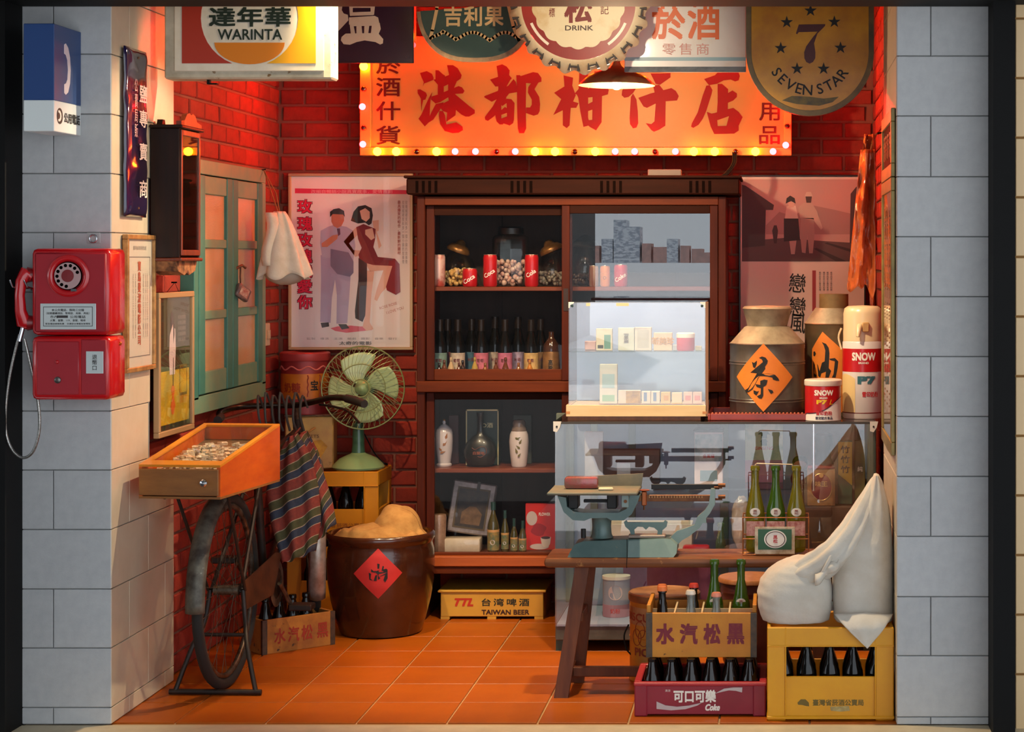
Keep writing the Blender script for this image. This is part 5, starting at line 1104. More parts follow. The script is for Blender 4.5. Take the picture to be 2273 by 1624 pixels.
domelid = [(.062, 0), (.066, .008), (.06, .02), (.045, .032), (.03, .036), (.022, .05), (.012, .056), (0, .058)]
glassjar('round glass jar of yellow nuts on the top cabinet shelf', 1016, 8.76, ZU, globe(.08, .15), [(r*.8, z) for r, z in domelid], mat('golden_nuts', (196, 140, 70), .4, 0, (226, 190, 130), 40), .075, .066, LIDM, .35)
t = thing('square_candy_jar', 'tall square glass jar with black lid between two red cola cans', 'jar', CP(1134, 8.72, ZU)); h_ = .225
obj('glass_body', B().box(-.074, .074, -.074, .074, 0, h_, .02), JG, t, 50); obj('lid', B().lathe([(.05, h_), (.056, h_+.004), (.056, h_+.03), (.05, h_+.036), (0, h_+.036)], 28), BLID, t, 40)
b = B(); rs = random.Random(5)
for i in range(140): b.ball((rs.uniform(-.06, .06), rs.uniform(-.06, .06), rs.uniform(.012, .11)), rs.uniform(.008, .013), 7, 5)
tag(obj('sweets', b, mat('pink_white_sweets', (206, 180, 170), .35, 0, (176, 120, 110), 40), t, 60), kind='stuff')
glassjar('round glass jar with tilted gold lid behind the cabinet door frame', 1226, 8.72, ZU, globe(.07, .15), [(r*.85, z) for r, z in domelid], mat('dark_sweets', (90, 70, 60), .4, 0, (160, 150, 140), 40), .06, .056, LIDM, -.4)
glassjar('round dark glass jar with black lid behind the right door', 1298, 8.76, ZU, globe(.066, .17), domelid, mat('brown_sweets', (60, 40, 34), .4), .05, .05, BLID, .1)
# ---- middle shelf: dark wine bottles with labels, miniature bottles in front
DB = mat('near_black_wine_glass', (14, 12, 9), .1, 0, spec=.4)
labs = [(976, (120, 150, 140), 'pale green'), (994, (130, 60, 66), 'dark pink'), (1016, (206, 186, 166), 'cream'), (1047, (70, 110, 130), 'blue'), (1068, (206, 110, 130), 'pink'), (1099, (190, 170, 150), 'beige'), (1121, (200, 110, 140), 'rose pink'), (1150, (170, 150, 176), 'lilac'), (1179, (206, 170, 110), 'white and yellow'), (1200, (150, 110, 60), 'ochre')]
for i, (x, col, cn) in enumerate(labs):
    yd = 8.75 if i in (1, 3, 5, 7, 9) else 8.665; h_ = .262 if i not in (5, 7) else .272; r = .0315
    t = thing('wine_bottle', 'dark wine bottle with %s label, %s from left on the middle shelf' % (cn, ORD[i]), 'bottle', CP(x, yd, ZM), 0, 'wine bottles on the middle shelf')
    obj('glass_body', bottle(B(), h_, r, .0125, .50), DB, t, 50)
    obj('paper_label', B().lathe([(r+.0006, .03), (r+.0006, .118)], 24), mat('label_%d_%d_%d' % col, col, .6, 0, tuple(int(v*.8) for v in col), 30), t, 40)
    txt('米酒' if i % 2 else '葡萄', .03, .016, mat('label_ink', (120, 60, 60), .6), t, (0, 0, .085), R=r+.0012, bold=.02)
    obj('capsule', B().lathe([(.0162, h_-.05), (.0162, h_+.001), (0, h_+.001)], 16), mat('dark_foil_capsule', (40, 30, 24), .35, .5), t, 40)
t = thing('gold_flask', 'gold paper wrapped flask at the right end of the middle shelf', 'bottle', CP(1224, 8.65, ZM))
obj('body', B().lathe([(0, 0), (.036, 0), (.038, .01), (.038, .115), (.035, .125), (0, .125)], 28), mat('gold_foil_paper', (150, 110, 66), .35, .4, (110, 76, 44), 16), t, 40)
obj('neck', B().lathe([(.037, .125), (.036, .15), (.02, .175), (.012, .185), (.012, .21), (0, .21)], 24), mat('dark_glaze_neck', (60, 36, 24), .15, coat=.6), t, 40); txt('高粱', .02, .05, INK, t, (0, 0, .065), R=.0388, vertical=True, bold=.03)
minis = [(975, 'dark'), (986, 'brown'), (1001, 'cream'), (1019, 'brown'), (1027, 'dark'), (1054, 'yellow'), (1077, 'amber'), (1101, 'brown'), (1122, 'brown'), (1151, 'amber'), (1176, 'golden')]
mc = {'dark': (40, 28, 20), 'brown': (96, 50, 26), 'cream': (190, 160, 120), 'yellow': (170, 140, 70), 'amber': (130, 80, 36), 'golden': (176, 110, 40)}
for i, (x, cn) in enumerate(minis):
    r = .0145; h_ = .078+.012*((i*7) % 3)
    t = thing('miniature_bottle', 'tiny %s glass liquor bottle, %s from left before the wine bottles' % (cn, ORD[i]), 'bottle', CP(x, 8.585+.012*(i % 2), ZM), 0, 'miniature bottles before the wine bottles')
    obj('glass_body', bottle(B(), h_, r, .0048, .48, 14, .006), mat('mini_glass_'+cn, mc[cn], .08, 0, coat=1), t, 50)
    obj('paper_label', B().lathe([(r+.0004, .012), (r+.0004, .032)], 16), mat('mini_label_%d' % (i % 3), ((206, 190, 170), (190, 120, 90), (200, 200, 190))[i % 3], .6), t)
# ---- lower compartment, shelf
PORC = mat('white_porcelain', (206, 196, 196), .2, 0, (196, 186, 188), 6, coat=.5); GLD = mat('gold_cap', (176, 120, 60), .3, .7); BRN2 = mat('brown_leaf_print', (150, 96, 50), .5); OLV = mat('olive_leaf_print', (96, 88, 40), .5)
def leaf_print(t, R, pts, m, zc):
    b = B()
    for x, z, a, l_ in pts:
        pl = [(0, 0), (l_*.3, l_*.22), (l_, 0), (l_*.3, -l_*.22)]
        b.prism([(x+u*math.cos(a)-w*math.sin(a), zc+z+u*math.sin(a)+w*math.cos(a)) for u, w in pl], -.0004, 0)
    b.v = [((R+.0005-y)*math.sin(x/R), -(R+.0005-y)*math.cos(x/R), z) for x, y, z in b.v]
    tag(obj('leaf_print', b, m, t), kind='stuff')
t = thing('porcelain_flask', 'white porcelain flask with pointed lid and orange leaf at left', 'bottle', CP(986, 8.68, ZL))
obj('body', B().lathe([(0, 0), (.032, 0), (.034, .008), (.028, .014), (.030, .03), (.036, .07), (.038, .11), (.037, .150), (.034, .155), (0, .155)], 32), PORC, t, 50); obj('lid', B().lathe([(.036, .155), (.034, .16), (.016, .178), (.006, .184), (.008, .19), (.006, .198), (0, .2)], 28), PORC, t, 50); obj('finial', B().ball((0, 0, .198), (.006, .006, .009), 12, 8), GLD, t, 60)
leaf_print(t, .0375, [(.0, .0, .9, .03), (.012, .03, 1.3, .028), (-.004, -.02, 2.4, .02), (-.012, -.03, .3, .026)], BRN2, .09)
t = thing('gift_box', 'dark green gift box with gold edge behind black bottle', 'box', CP(1072, 8.74, ZL))
GB = mat('bottle_green_card', (24, 46, 34), .4); hw, h_ = .072, .245
obj('carton', B().box(-hw, hw, -.02, .04, 0, h_, .002), GB, t)
b = B()
for q_ in ((-hw, -hw+.005, 0, h_), (hw-.005, hw, 0, h_), (-hw, hw, h_-.007, h_)): b.box(q_[0], q_[1], -.0212, -.02, q_[2], q_[3])
obj('gold_edge', b, mat('pale_gold_edge', (190, 176, 130), .4, .3), t); txt('XO酒', .07, .022, mat('pale_gold_edge', (190, 176, 130), .4, .3), t, (.012, -.0216, .175), bold=.02)
t = thing('round_black_bottle', 'squat round black bottle with red print before green gift box', 'bottle', CP(1066, 8.665, ZL))
obj('body', B().lathe([(0, 0), (.04, 0), (.058, .01), (.072, .045), (.073, .07), (.06, .105), (.036, .128), (.016, .142), (.013, .16), (.013, .215), (.016, .22), (.016, .235), (0, .236)], 36, ry=.6), mat('matt_black_glass', (22, 24, 22), .35, coat=.3), t, 50)
txt('白蘭地', .05, .014, mat('copper_print', (130, 70, 44), .5), t, (0, -.0455, .062), bold=.03)
obj('swirl_print', B().tube(smooth_pts([(-.03, -.0435, .085), (-.015, -.046, .078), (.01, -.046, .09), (.03, -.043, .085), (.032, -.0435, .062), (.01, -.046, .045), (-.005, -.046, .048)], 4), .0008, 5), mat('copper_print', (130, 70, 44), .5), t)
t = thing('bamboo_flask', 'white porcelain flask with olive bamboo print on the lower shelf', 'bottle', CP(1152, 8.66, ZL))
obj('body', B().lathe([(0, 0), (.031, 0), (.034, .008), (.04, .06), (.043, .11), (.04, .14), (.03, .165), (.026, .175), (.028, .19), (.022, .202), (0, .205)], 32), PORC, t, 50); obj('dark_top', B().lathe([(.0345, .155), (.0315, .168), (.0275, .177), (.0294, .191), (.0225, .2035), (0, .2065)], 28), mat('grey_brown_glaze', (112, 96, 88), .25, coat=.4), t, 50)
leaf_print(t, .0425, [(-.012, .04, -.6, .024), (-.006, .03, .6, .022), (.006, .01, 1.1, .026), (.01, -.01, 2.4, .024), (-.002, -.03, 1.9, .026), (.0, -.045, .9, .022)], OLV, .09)
solo('red_packet', 'narrow dark red packet standing behind the pointed porcelain flask', 'box', B().box(-.022, .022, -.01, .012, 0, .215, .002), mat('dark_red_packet', (66, 28, 26), .5), CP(1008, 8.78, ZL))
solo('green_card_box', 'slim dark green box behind the bamboo flask', 'box', B().box(-.04, .04, -.01, .02, 0, .215, .002), mat('grey_green_card', (60, 66, 58), .5), CP(1160, 8.78, ZL))
# ---- bottom of the cabinet
t = thing('boxed_plaque', 'silver framed dark plaque leaning back on a white packet', 'plaque', CP(1037, 8.70, ZB+.062)); R2 = Matrix.Rotation(.14, 4, 'Y') @ Matrix.Rotation(-.12, 4, 'X')
hw, h_ = .096, .236
SIL = mat('silvery_wrapped_frame', (150, 138, 134), .3, .3, (120, 106, 104), 30, bump=.2, bscale=40)
obj('case', B().box(-hw, hw, .0, .04, 0.008, h_, .006, M=R2), SIL, t, 40); obj('inner_border', B().box(-hw+.024, hw-.024, -.002, 0, .03, h_-.026, M=R2), mat('plaque_bronze', (84, 70, 48), .5), t); obj('plaque_face', B().box(-hw+.032, hw-.032, -.0035, -.002, .038, h_-.034, M=R2), mat('plaque_black', (32, 28, 26), .4, 0, (66, 54, 44), 20), t)
b = B().prism([(-.04, .05), (.045, .05), (.05, .1), (.02, .13), (-.01, .128), (-.04, .1)], -.0045, -.0035, M=R2); obj('plaque_relief', b, mat('plaque_tan', (110, 84, 60), .5, 0, (80, 60, 44), 30), t)
obj('ribbon', B().box(.01, .024, -.003, -.001, h_-.05, h_+.004, M=R2), mat('plaque_ribbon', (66, 66, 64), .5), t)
solo('wrapped_packet', 'low white box in clear wrap under the leaning plaque', 'box', B().box(-.088, .088, -.03, .06, 0, .06, .008), mat('white_shrink_wrap', (214, 200, 180), .2, 0, (196, 178, 156), 14, bump=.5, bscale=30, coat=.6), CP(1023, 8.655, ZB), 0, 40)
solo('plastic_roll', 'crumpled pale plastic roll at the left end of cabinet bottom', 'roll', B().lathe([(0, 0), (.03, 0), (.033, .01), (.031, .08), (.034, .15), (.03, .165), (0, .168)], 24), mat('crumpled_clear_wrap', (170, 140, 120), .2, 0, (130, 100, 84), 18, bump=.7, bscale=40, coat=.6), CP(974, 8.64, ZB), 0, 40)
for i, (x, h_, r, yd) in enumerate(((1095, .215, .026, 8.63), (1121, .175, .0175, 8.66), (1141, .145, .016, 8.62), (1160, .135, .017, 8.62))):
    t = thing('liqueur_bottle', ['largest liqueur bottle with green woman label left of red card', 'slim yellowish liqueur bottle second in the row before the red card', 'small liqueur bottle third in the row before the red card', 'smallest liqueur bottle nearest the red card'][i], 'bottle', CP(x, yd, ZB), 0, 'liqueur bottles at the cabinet bottom')
    obj('glass_body', bottle(B(), h_, r, r*.33, .5, 18, r*.4), mat('olive_clear_glass', (70, 66, 36), .06, 0, coat=1), t, 50)
    obj('paper_label', B().lathe([(r+.0005, .012), (r+.0005, h_*.46)], 22), mat('liqueur_label', (66, 100, 84), .5, 0, (160, 130, 70), 40), t, 40)
    obj('label_band', B().lathe([(r+.0008, h_*.42), (r+.0008, h_*.47)], 22), mat('label_tan', (196, 150, 96), .5), t, 40)
    b = disc(r*.42, 16, 0, 0, h_*.22); b.v = [((r+.001)*math.sin(x_/r), -(r+.001)*math.cos(x_/r), z) for x_, y_, z in b.v]; obj('label_spot', b, mat('label_pale', (200, 190, 190), .5), t)
    obj('cap', B().cyl((0, 0, h_-.03), (0, 0, h_+.004), r*.42, n=14), mat('teal_cap', (50, 80, 80), .3, .3), t, 40)
t = thing('red_picture_box', 'bright red card box with white lettering and coffee cup picture', 'box', CP(1200, 8.70, ZB)); hw, h_ = .066, .205
obj('carton', B().box(-hw, hw, -.005, .02, 0, h_, .002), mat('poppy_red_card', (200, 36, 26), .4, 0, (186, 30, 24), 4), t)
txt('FLOWER', .05, .014, WHITE, t, (.018, -.006, .158), bold=.03)
obj('printed_poppy', B().prism([(.032*math.cos(a)*(1+.15*math.sin(4*a))-.008, .09+.028*math.sin(a)) for a in [2*PI*i/24 for i in range(24)]], -.0058, -.005), mat('poppy_crimson', (150, 20, 30), .5), t)
obj('printed_cup', B().prism([(0, .055), (.046, .058), (.042, .028), (.034, .015), (.014, .014), (.006, .026)], -.0062, -.005), mat('cup_white', (206, 190, 180), .4), t); obj('printed_coffee', disc(.02, 20, -.0066, .023, .055, .3), mat('coffee_brown', (60, 28, 20), .4), t)
obj('printed_saucer', disc(.042, 24, -.0059, -.005, .016, .3), mat('saucer_pale', (190, 176, 176), .4), t); obj('printed_vase', disc(.024, 20, -.0058, -.038, .14, 1.3), mat('saucer_pale', (190, 176, 176), .4), t)
# ---- beer crate pushed under the cabinet
Yc = 8.535; kc = Yc/FPX; L_ = (1212-972)*kc
t = thing('low_beer_crate', 'low yellow plastic crate lettered in red and black under cabinet', 'crate', V((X_(972, Yc), Yc, 0))); YC = mat('cream_yellow_plastic', (214, 164, 60), .42, 0, (204, 150, 50), 4); hh = 65*kc
obj('rim', B().box(0, L_, -.008, .30, hh-.010, hh, .003), YC, t); obj('front_wall', B().box(.012, L_-.012, 0, .01, .012, hh-.010, .002), YC, t); obj('back_wall', B().box(.012, L_-.012, .28, .29, .012, hh-.010), YC, t)
for x_ in (.012, L_-.022): obj('side_wall', B().box(x_, x_+.01, .01, .28, .012, hh-.010), YC, t)
for x_ in (.012, L_/2-.02, L_-.05): obj('foot', B().box(x_, x_+.038, .0, .28, 0, .012), YC, t)
txt('TTL', 42*kc, 18*kc, mat('beer_red', (196, 50, 24), .5), t, (58*kc, -.001, 38*kc), bold=.06, shear=.35)
txt('台湾啤酒', 106*kc, 17*kc, mat('dark_green_ink', (26, 40, 26), .5), t, (150*kc, -.001, 38*kc), gap=1.35, bold=.02); txt('TAIWAN BEER', 106*kc, 11*kc, mat('brown_black_ink', (60, 26, 14), .5), t, (150*kc, -.001, 16*kc), bold=.04)
# cable and small grey box on the cabinet top
ztop = q(0, 390)[1]
solo('junction_box', 'small grey junction box lying on top of the cabinet', 'box', B().box(-.072, .072, -.03, .03, 0, .028, .003), mat('grey_plastic', (120, 104, 96), .6), V((X_(1477, 8.6), 8.56, ztop+.001)))
t = thing('power_cable', 'black bundled cables running from the signboard to the cabinet top', 'cable', V((X_(1618, 8.65), 8.62, ztop)))
for i in range(3): obj('cable', B().tube(smooth_pts([(.018+.006*i, .03, .11), (.016+.007*i, .01, .06), (-.012+.008*i, -.005, .02), (-.03+.008*i, -.01, .004)], 5), .004, 8), BLACKM, t, 60)
# --- railway film poster on the back wall, right
Y = 8.93; k = Y/FPX; W_, H_ = (1922-1640)*k, (776-388)*k; c = P(1781, 776, Y)
t = thing('railway_poster', 'framed poster with sepia railway photo above brush title behind tin cans', 'picture', c)
q = lambda x, y: ((x-1781)*k, (776-y)*k)
frame_parts(t, W_, H_, .016, .008, mat('black_poster_frame', (30, 22, 20), .4), mat('cream_poster', (206, 186, 176), .6), False)
yy = -.0082
def pr(n, pts, col, dy=0): return obj(n, B().prism([q(*p) for p in pts], yy-.0003-dy, yy-dy), mat('rail_%d_%d_%d' % col, col, .6), t)
pr('printed_sky', [(1647, 398), (1914, 398), (1914, 578), (1647, 578)], (176, 140, 134))
pr('printed_hills', [(1700, 500), (1730, 470), (1760, 480), (1800, 455), (1850, 465), (1914, 480), (1914, 520), (1700, 520)], (150, 116, 114), .0003)
pr('printed_ground', [(1647, 535), (1740, 528), (1830, 535), (1914, 540), (1914, 580), (1647, 580)], (84, 62, 62), .0006)
pr('printed_hut', [(1647, 410), (1655, 412), (1718, 455), (1716, 466), (1700, 466), (1698, 545), (1647, 550)], (58, 40, 42), .0009)
pr('printed_tower', [(1888, 430), (1900, 415), (1914, 408), (1914, 540), (1886, 540)], (66, 48, 50), .0009)
pr('printed_rail', [(1806, 552), (1812, 550), (1880, 580), (1856, 580)], (50, 36, 38), .0012); pr('printed_rail', [(1830, 540), (1836, 538), (1914, 560), (1914, 568)], (50, 36, 38), .0012)
pr('printed_signal', [(1718, 500), (1724, 500), (1727, 512), (1724, 540), (1718, 540), (1714, 512)], (54, 36, 38), .0012)
pr('printed_skirt', [(1740, 485), (1772, 485), (1776, 533), (1740, 536)], (40, 28, 30), .0012); pr('printed_blouse', [(1746, 458), (1766, 456), (1772, 486), (1742, 486)], (206, 180, 170), .0012); pr('printed_legs', [(1752, 534), (1768, 533), (1764, 564), (1756, 564)], (176, 146, 138), .001); pr('printed_hair', [(1744, 452), (1746, 440), (1754, 434), (1764, 440), (1766, 452), (1756, 446)], (36, 24, 24), .0016); pr('printed_face', [(1748, 448), (1764, 448), (1762, 460), (1752, 461)], (196, 156, 142), .0014)
pr('printed_shirt', [(1772, 460), (1784, 450), (1802, 450), (1814, 470), (1826, 506), (1822, 510), (1804, 486), (1776, 484)], (176, 150, 140), .0013); pr('printed_trousers', [(1778, 484), (1806, 484), (1808, 520), (1804, 562), (1796, 562), (1792, 520), (1788, 562), (1780, 560), (1776, 520)], (160, 134, 126), .0013); pr('printed_cap', [(1786, 436), (1790, 426), (1800, 426), (1804, 436)], (190, 164, 154), .0016); pr('printed_face', [(1788, 436), (1802, 436), (1800, 450), (1790, 450)], (70, 46, 42), .0015)
for ch_, y_ in zip('戀戀風', (628, 680, 718)): txt(ch_, 36*k, 42*k, INK, t, (q(1770, 0)[0], yy-.0006, q(0, y_)[1]), bold=.012, tilt=-.08)
pr('printed_red_bar', [(1803, 600), (1811, 600), (1811, 690), (1803, 690)], (150, 50, 54))
for x_, n_ in ((1820, 'a'), (1829, 'b'), (1837, 'c'), (1845, 'd')): txt('風中的年少歲月如煙', 5*k, 42*k, GREYINK, t, (q(x_, 0)[0], yy-.0006, q(0, 624)[1]), vertical=True)
# ================================================================== glass counter showcase
SY_, SBK = 7.82, 8.36; k = SY_/FPX
SGL = glass('showcase_glass', .09); 
x0, x1 = X_(1232, SY_), XR-.004+.012; x1 = .392
c = V((x0, SY_, 0)); WD, DP = x1-x0, SBK-SY_; ZT = Z_(936, SY_)
zq = lambda y: Z_(y, SY_)
xq = lambda x: X_(x, SY_)-x0
t = thing('glass_showcase', 'glass counter showcase with grey green timber frame behind the bench', 'showcase', c)
SW = mat('grey_green_timber', (96, 118, 112), .55, 0, (112, 126, 116), 7, wear=((70, 66, 56), .7, 24)); SWD = mat('dark_green_timber', (60, 86, 76), .5, 0, (52, 74, 66), 8)
obj('plinth', B().box(0, WD, .012, DP, 0.045, zq(1390), .003), mat('grey_plinth_paint', (96, 98, 94), .6, 0, (70, 70, 66), 8, wear=((130, 126, 116), .66, 20)), t)
obj('plinth_foot', B().box(0.0, .05, .03, DP, 0, .045), SWD, t); obj('plinth_foot', B().box(WD-.05, WD, .03, DP, 0, .045), SWD, t)
obj('top_glass', B().box(-.006, WD, -.006, DP, ZT-.006, ZT), SGL, t)
obj('front_glass', B().box(0, WD, 0, .005, zq(1390), ZT-.006), SGL, t); obj('end_glass', B().box(0, .005, .005, DP-.03, zq(1390), ZT-.006), SGL, t)
PB = mat('reflected_blue_board', (150, 168, 196), .7, 0, (140, 158, 186), 4)  # pale blue paints the outdoor reflection onto boards behind the glass
zin = zq(1386)
obj('floor_board', B().box(.006, WD, .006, DP, zq(1390), zin), PB, t)
for xc, w_ in ((1256, .075), (1320, .03), (1404, .028), (1608, .035), (1925, .05)): obj('back_post', B().box(X_(xc, SBK)-x0-w_/2, X_(xc, SBK)-x0+w_/2, DP-.03, DP, zin, ZT-.006, .002), SW if xc < 1900 else SWD, t)
obj('back_rail', B().box(.03, WD, DP-.032, DP-.002, ZT-.05, ZT-.007, .002), SW, t); obj('end_post', B().box(WD-.03, WD, .02, DP-.03, zin, ZT-.007, .003), SWD, t)
obj('back_board', B().box(.006, X_(1775, SBK)-x0, DP-.006, DP-.001, zin, ZT-.007), PB, t); obj('back_board', B().box(X_(1775, SBK)-x0, WD, DP-.006, DP-.001, zin, ZT-.007), mat('brown_backboard', (84, 62, 54), .7, 0, (70, 50, 44), 6), t)  # full-height boards added; the blue one carries the painted reflection
for xa, xb, ya, z_ in ((.008, xq(1786), .09, zq(1090)), (xq(1786)+.002, WD-.03, .25, zq(1090)), (.008, WD-.03, .09, zq(1236))): obj('glass_shelf', B().box(xa, xb, ya, DP-.06, z_-.006, z_), glass('shelf_glass', .05, (.9, .97, .95)), t)
obj('metal_post', B().cyl((xq(1806), .012, zq(1090)), (xq(1806), .012, ZT-.007), .006, n=10), CH, t)
for x_, z_ in ((.0, ZT), (WD-.02, ZT)):
    cl_ = obj('corner_clip', B().prism([(x_-.006, z_+.002), (x_+.026, z_+.002), (x_+.02, z_-.022), (x_+.008, z_-.04), (x_-.006, z_-.036)], -.010, -.004), mat('white_plastic_clip', (206, 204, 196), .4), t)
    obj('clip_screw', B().cyl((x_+.008, -.0125, z_-.018), (x_+.008, -.010, z_-.018), .004, n=10), INK, cl_)
for x_, w_ in ((.0, WD),): obj('top_trim', B().box(x_, w_, -.008, -.004, ZT-.008, ZT+.001), mat('dark_edge_trim', (60, 56, 52), .5), t)
Zs1, Zs2, Zs0 = zq(1090)+.001, zq(1236)+.001, zin+.001
def SP(x, yd, z): return V((X_(x, yd), yd, z))
def carton(name, label, x, yd, z, w_, h_, d_, m, word=None, wm=None, wh=.3, vert=False, cat='box', rz=0, group=None, bands=()):
    t = thing(name, label, cat, SP(x, yd, z), rz, group); obj('carton', B().box(-w_/2, w_/2, 0, d_, 0, h_, .0015), m, t)
    for n_, (z0_, z1_, x0_, x1_, bm) in enumerate(bands): obj('printed_panel', B().box(-w_/2+w_*x0_, -w_/2+w_*x1_, -.0008-.0003*n_, 0, h_*z0_, h_*z1_), bm, t)
    if word: txt(word, None if not vert else w_*.3, h_*wh, wm or INK, t, (0, -.0024, h_*.55), vertical=vert, bold=.02)
    return t
pm = lambda *c_: mat('card_%d_%d_%d' % c_, c_, .5, 0, tuple(int(v*.9) for v in c_), 9)
# upper tier contents
carton('white_packet', 'plain white packet high at the left of the showcase', 1318, 8.2, Zs1, .075, .20, .03, pm(206, 212, 218))
carton('white_packet', 'smaller white packet low left of the wooden post', 1384, 8.16, Zs1, .055, .075, .03, pm(196, 204, 212))
carton('brown_tray', 'long brown box behind white packets in the showcase', 1400, 8.24, Zs1+.002, .24, .12, .06, pm(116, 84, 78))
t = carton('ink_print_tin', 'square tin with blue ink landscape on pink base near showcase middle', 1573, 8.02, Zs1, .115, .215, .09, pm(206, 196, 200), '金鳳罐', REDINK, .07, cat='tin', bands=((.45, .96, .02, .98, mat('ink_landscape', (204, 208, 206), .4, 0, (96, 130, 140), 12)), (.08, .28, .2, .8, pm(120, 150, 168))))
obj('lid', B().box(-.06, .06, -.003, .093, .215, .226, .003), BLID, t)
carton('brown_box', 'small dark brown box standing on the ink landscape tin', 1573, 8.06, Zs1+.228, .09, .028, .06, pm(70, 44, 40))
t = carton('landscape_tin', 'tall tea tin painted with green misty hills inside showcase', 1696, 8.12, Zs1, .155, .255, .08, mat('misty_green_tin', (186, 196, 164), .35, 0, (70, 132, 122), 9, lo=.5, hi=.72), 'GINSENG', REDINK, .05, cat='tin', bands=((.0, .36, 0, 1, pm(190, 130, 150)),))
for z_, w_ in ((.82, .5), (.7, .3)): obj('painted_pagoda', B().prism([(-.03*w_-.0, .255*z_), (.03*w_, .255*z_), (.05*w_, .255*z_-.012), (.012, .255*z_-.012), (.012, .255*z_-.028), (-.012, .255*z_-.028), (-.012, .255*z_-.012), (-.05*w_, .255*z_-.012)], -.0016, -.0008), mat('teal_ink', (36, 80, 76), .5), t)
t = carton('tea_tin', 'red and gold seasoning tin with oval crest in the showcase', 1823, 7.96, zq(1132), .112, .148, .07, mat('antique_gold_print', (150, 110, 64), .35, .2, (120, 84, 50), 30), cat='tin')
obj('oval_crest', disc(.041, 32, -.002, 0, .076, 1.25), mat('deep_crimson', (110, 20, 34), .4), t); obj('crest_ring', B().tube([(.043*math.cos(2*PI*i/32), -.0016, .076+.054*math.sin(2*PI*i/32)) for i in range(32)], .0012, 5, True), mat('gold_line', (190, 150, 90), .3, .5), t)
txt('味王', .05, .022, mat('gold_print', (206, 170, 110), .4), t, (0, -.0026, .088), bold=.03); obj('lid', B().box(-.054, .054, -.003, .073, .148, .158, .002), mat('red_lid', (120, 26, 28), .4), t)
obj('crest_dot', disc(.009, 16, -.0024, 0, .122), mat('gold_line', (190, 150, 90), .3, .5), t)
solo('tin_stand', 'dark wooden stand under the red and gold tin', 'stand', B().box(-.07, .18, 0, .1, 0, zq(1132)-Zs2-.002-.0, .003), mat('dark_brown_heap', (58, 40, 30), .7, 0, (80, 56, 42), 14), SP(1823, 7.95, Zs2))
t = carton('bamboo_leaf_box', 'tall box with yellow slanted panel and green base at right', 1876, 7.99, zq(1130), .058, .255, .04, pm(46, 84, 64), cat='box', bands=())
obj('yellow_panel', B().prism([(-.028, .12), (.028, .075), (.028, .25), (-.028, .25)], -.0012, 0), mat('mustard_panel', (196, 160, 30), .5), t)
for z_ in (.22, .18, .14): txt('竹', .036, .03, INK, t, (0, -.0024, z_), bold=.03)
carton('green_gold_box', 'tall dark green and gold box at the far right of showcase', 1909, 8.0, zq(1130), .042, .255, .04, mat('green_gold_card', (40, 60, 40), .5, 0, (120, 100, 36), 10), '純', WHITE, .08)
t = thing('doll_figure', 'small dark haired printed doll behind the green bottles', 'doll', SP(1776, 8.1, Zs1)); obj('body', B().lathe([(0, 0), (.035, 0), (.04, .02), (.03, .05), (.015, .06), (0, .06)], 20), pm(120, 50, 50), t, 50); obj('head', B().ball((0, 0, .078), (.028, .026, .026), 16, 12), mat('doll_skin', (176, 110, 84), .5), t, 60); obj('hair', B().ball((0, .006, .086), (.032, .028, .026), 16, 12), INK, t, 60)
solo('dark_bottle', 'dark round-shouldered bottle behind the metal post', 'bottle', B().lathe([(0, 0), (.045, 0), (.05, .02), (.05, .07), (.035, .10), (.03, .13), (.044, .16), (.04, .195), (.02, .205), (0, .206)], 28), mat('dark_brown_glaze', (50, 30, 24), .3, coat=.4), SP(1826, 8.12, Zs1), 0, 50)
carton('pink_notice', 'pale pink card with faint writing leaning at the back of showcase', 1835, 8.315, Zs2, .26, .27+Zs1-Zs2, .004, pm(176, 138, 130))
carton('red_tag', 'little red and orange tag in the top right of the showcase', 1912, 8.31, Zs1+.2, .035, .05, .0048, pm(206, 80, 44))
# middle tier
carton('white_box', 'low white box with red characters behind the scale', 1440, 8.0, Zs2, .35, .105, .12, pm(214, 206, 196), '小西點心', REDINK, .22)
solo('red_tin', 'low rounded red tin right of the scale foot', 'tin', B().box(-.055, .055, 0, .05, 0, .032, .012), mat('crimson_plastic', (170, 36, 50), .3, coat=.4), SP(1545, 7.9, Zs2+.001), 0, 40)
solo('green_bottle', 'short dark green bottle inside the showcase by the wire carrier', 'bottle', bottle(B(), .115, .022, .012, .3), mat('dull_green_glass', (60, 84, 66), .15, coat=.6), SP(1600, 7.98, Zs2), 0, 50)
solo('clear_plastic_bag', 'crumpled clear plastic packet left of the wire bottle carrier', 'bag', B().ball((0, 0, .11), (.04, .03, .108), 16, 14, lambda q, d: q*(1+.12*noise.noise(d*3+V((9, 2, 1))))), mat('clear_plastic_crumple', (196, 180, 172), .15, 0, (160, 146, 140), 20, bump=.6, bscale=30, coat=.6), SP(1645, 8.0, Zs2), 0, 60)
solo('dried_goods_heap', 'dark brown heap of dried goods at right of the showcase', 'heap', B().ball((0, 0, .075), (.095, .08, .075), 30, 18, lambda q, d: q*(1+.15*noise.noise(d*4))), mat('dried_brown', (62, 44, 32), .8, 0, (96, 70, 48), 16, bump=.6, bscale=30), SP(1860, 8.2, Zs2), 0, 70)
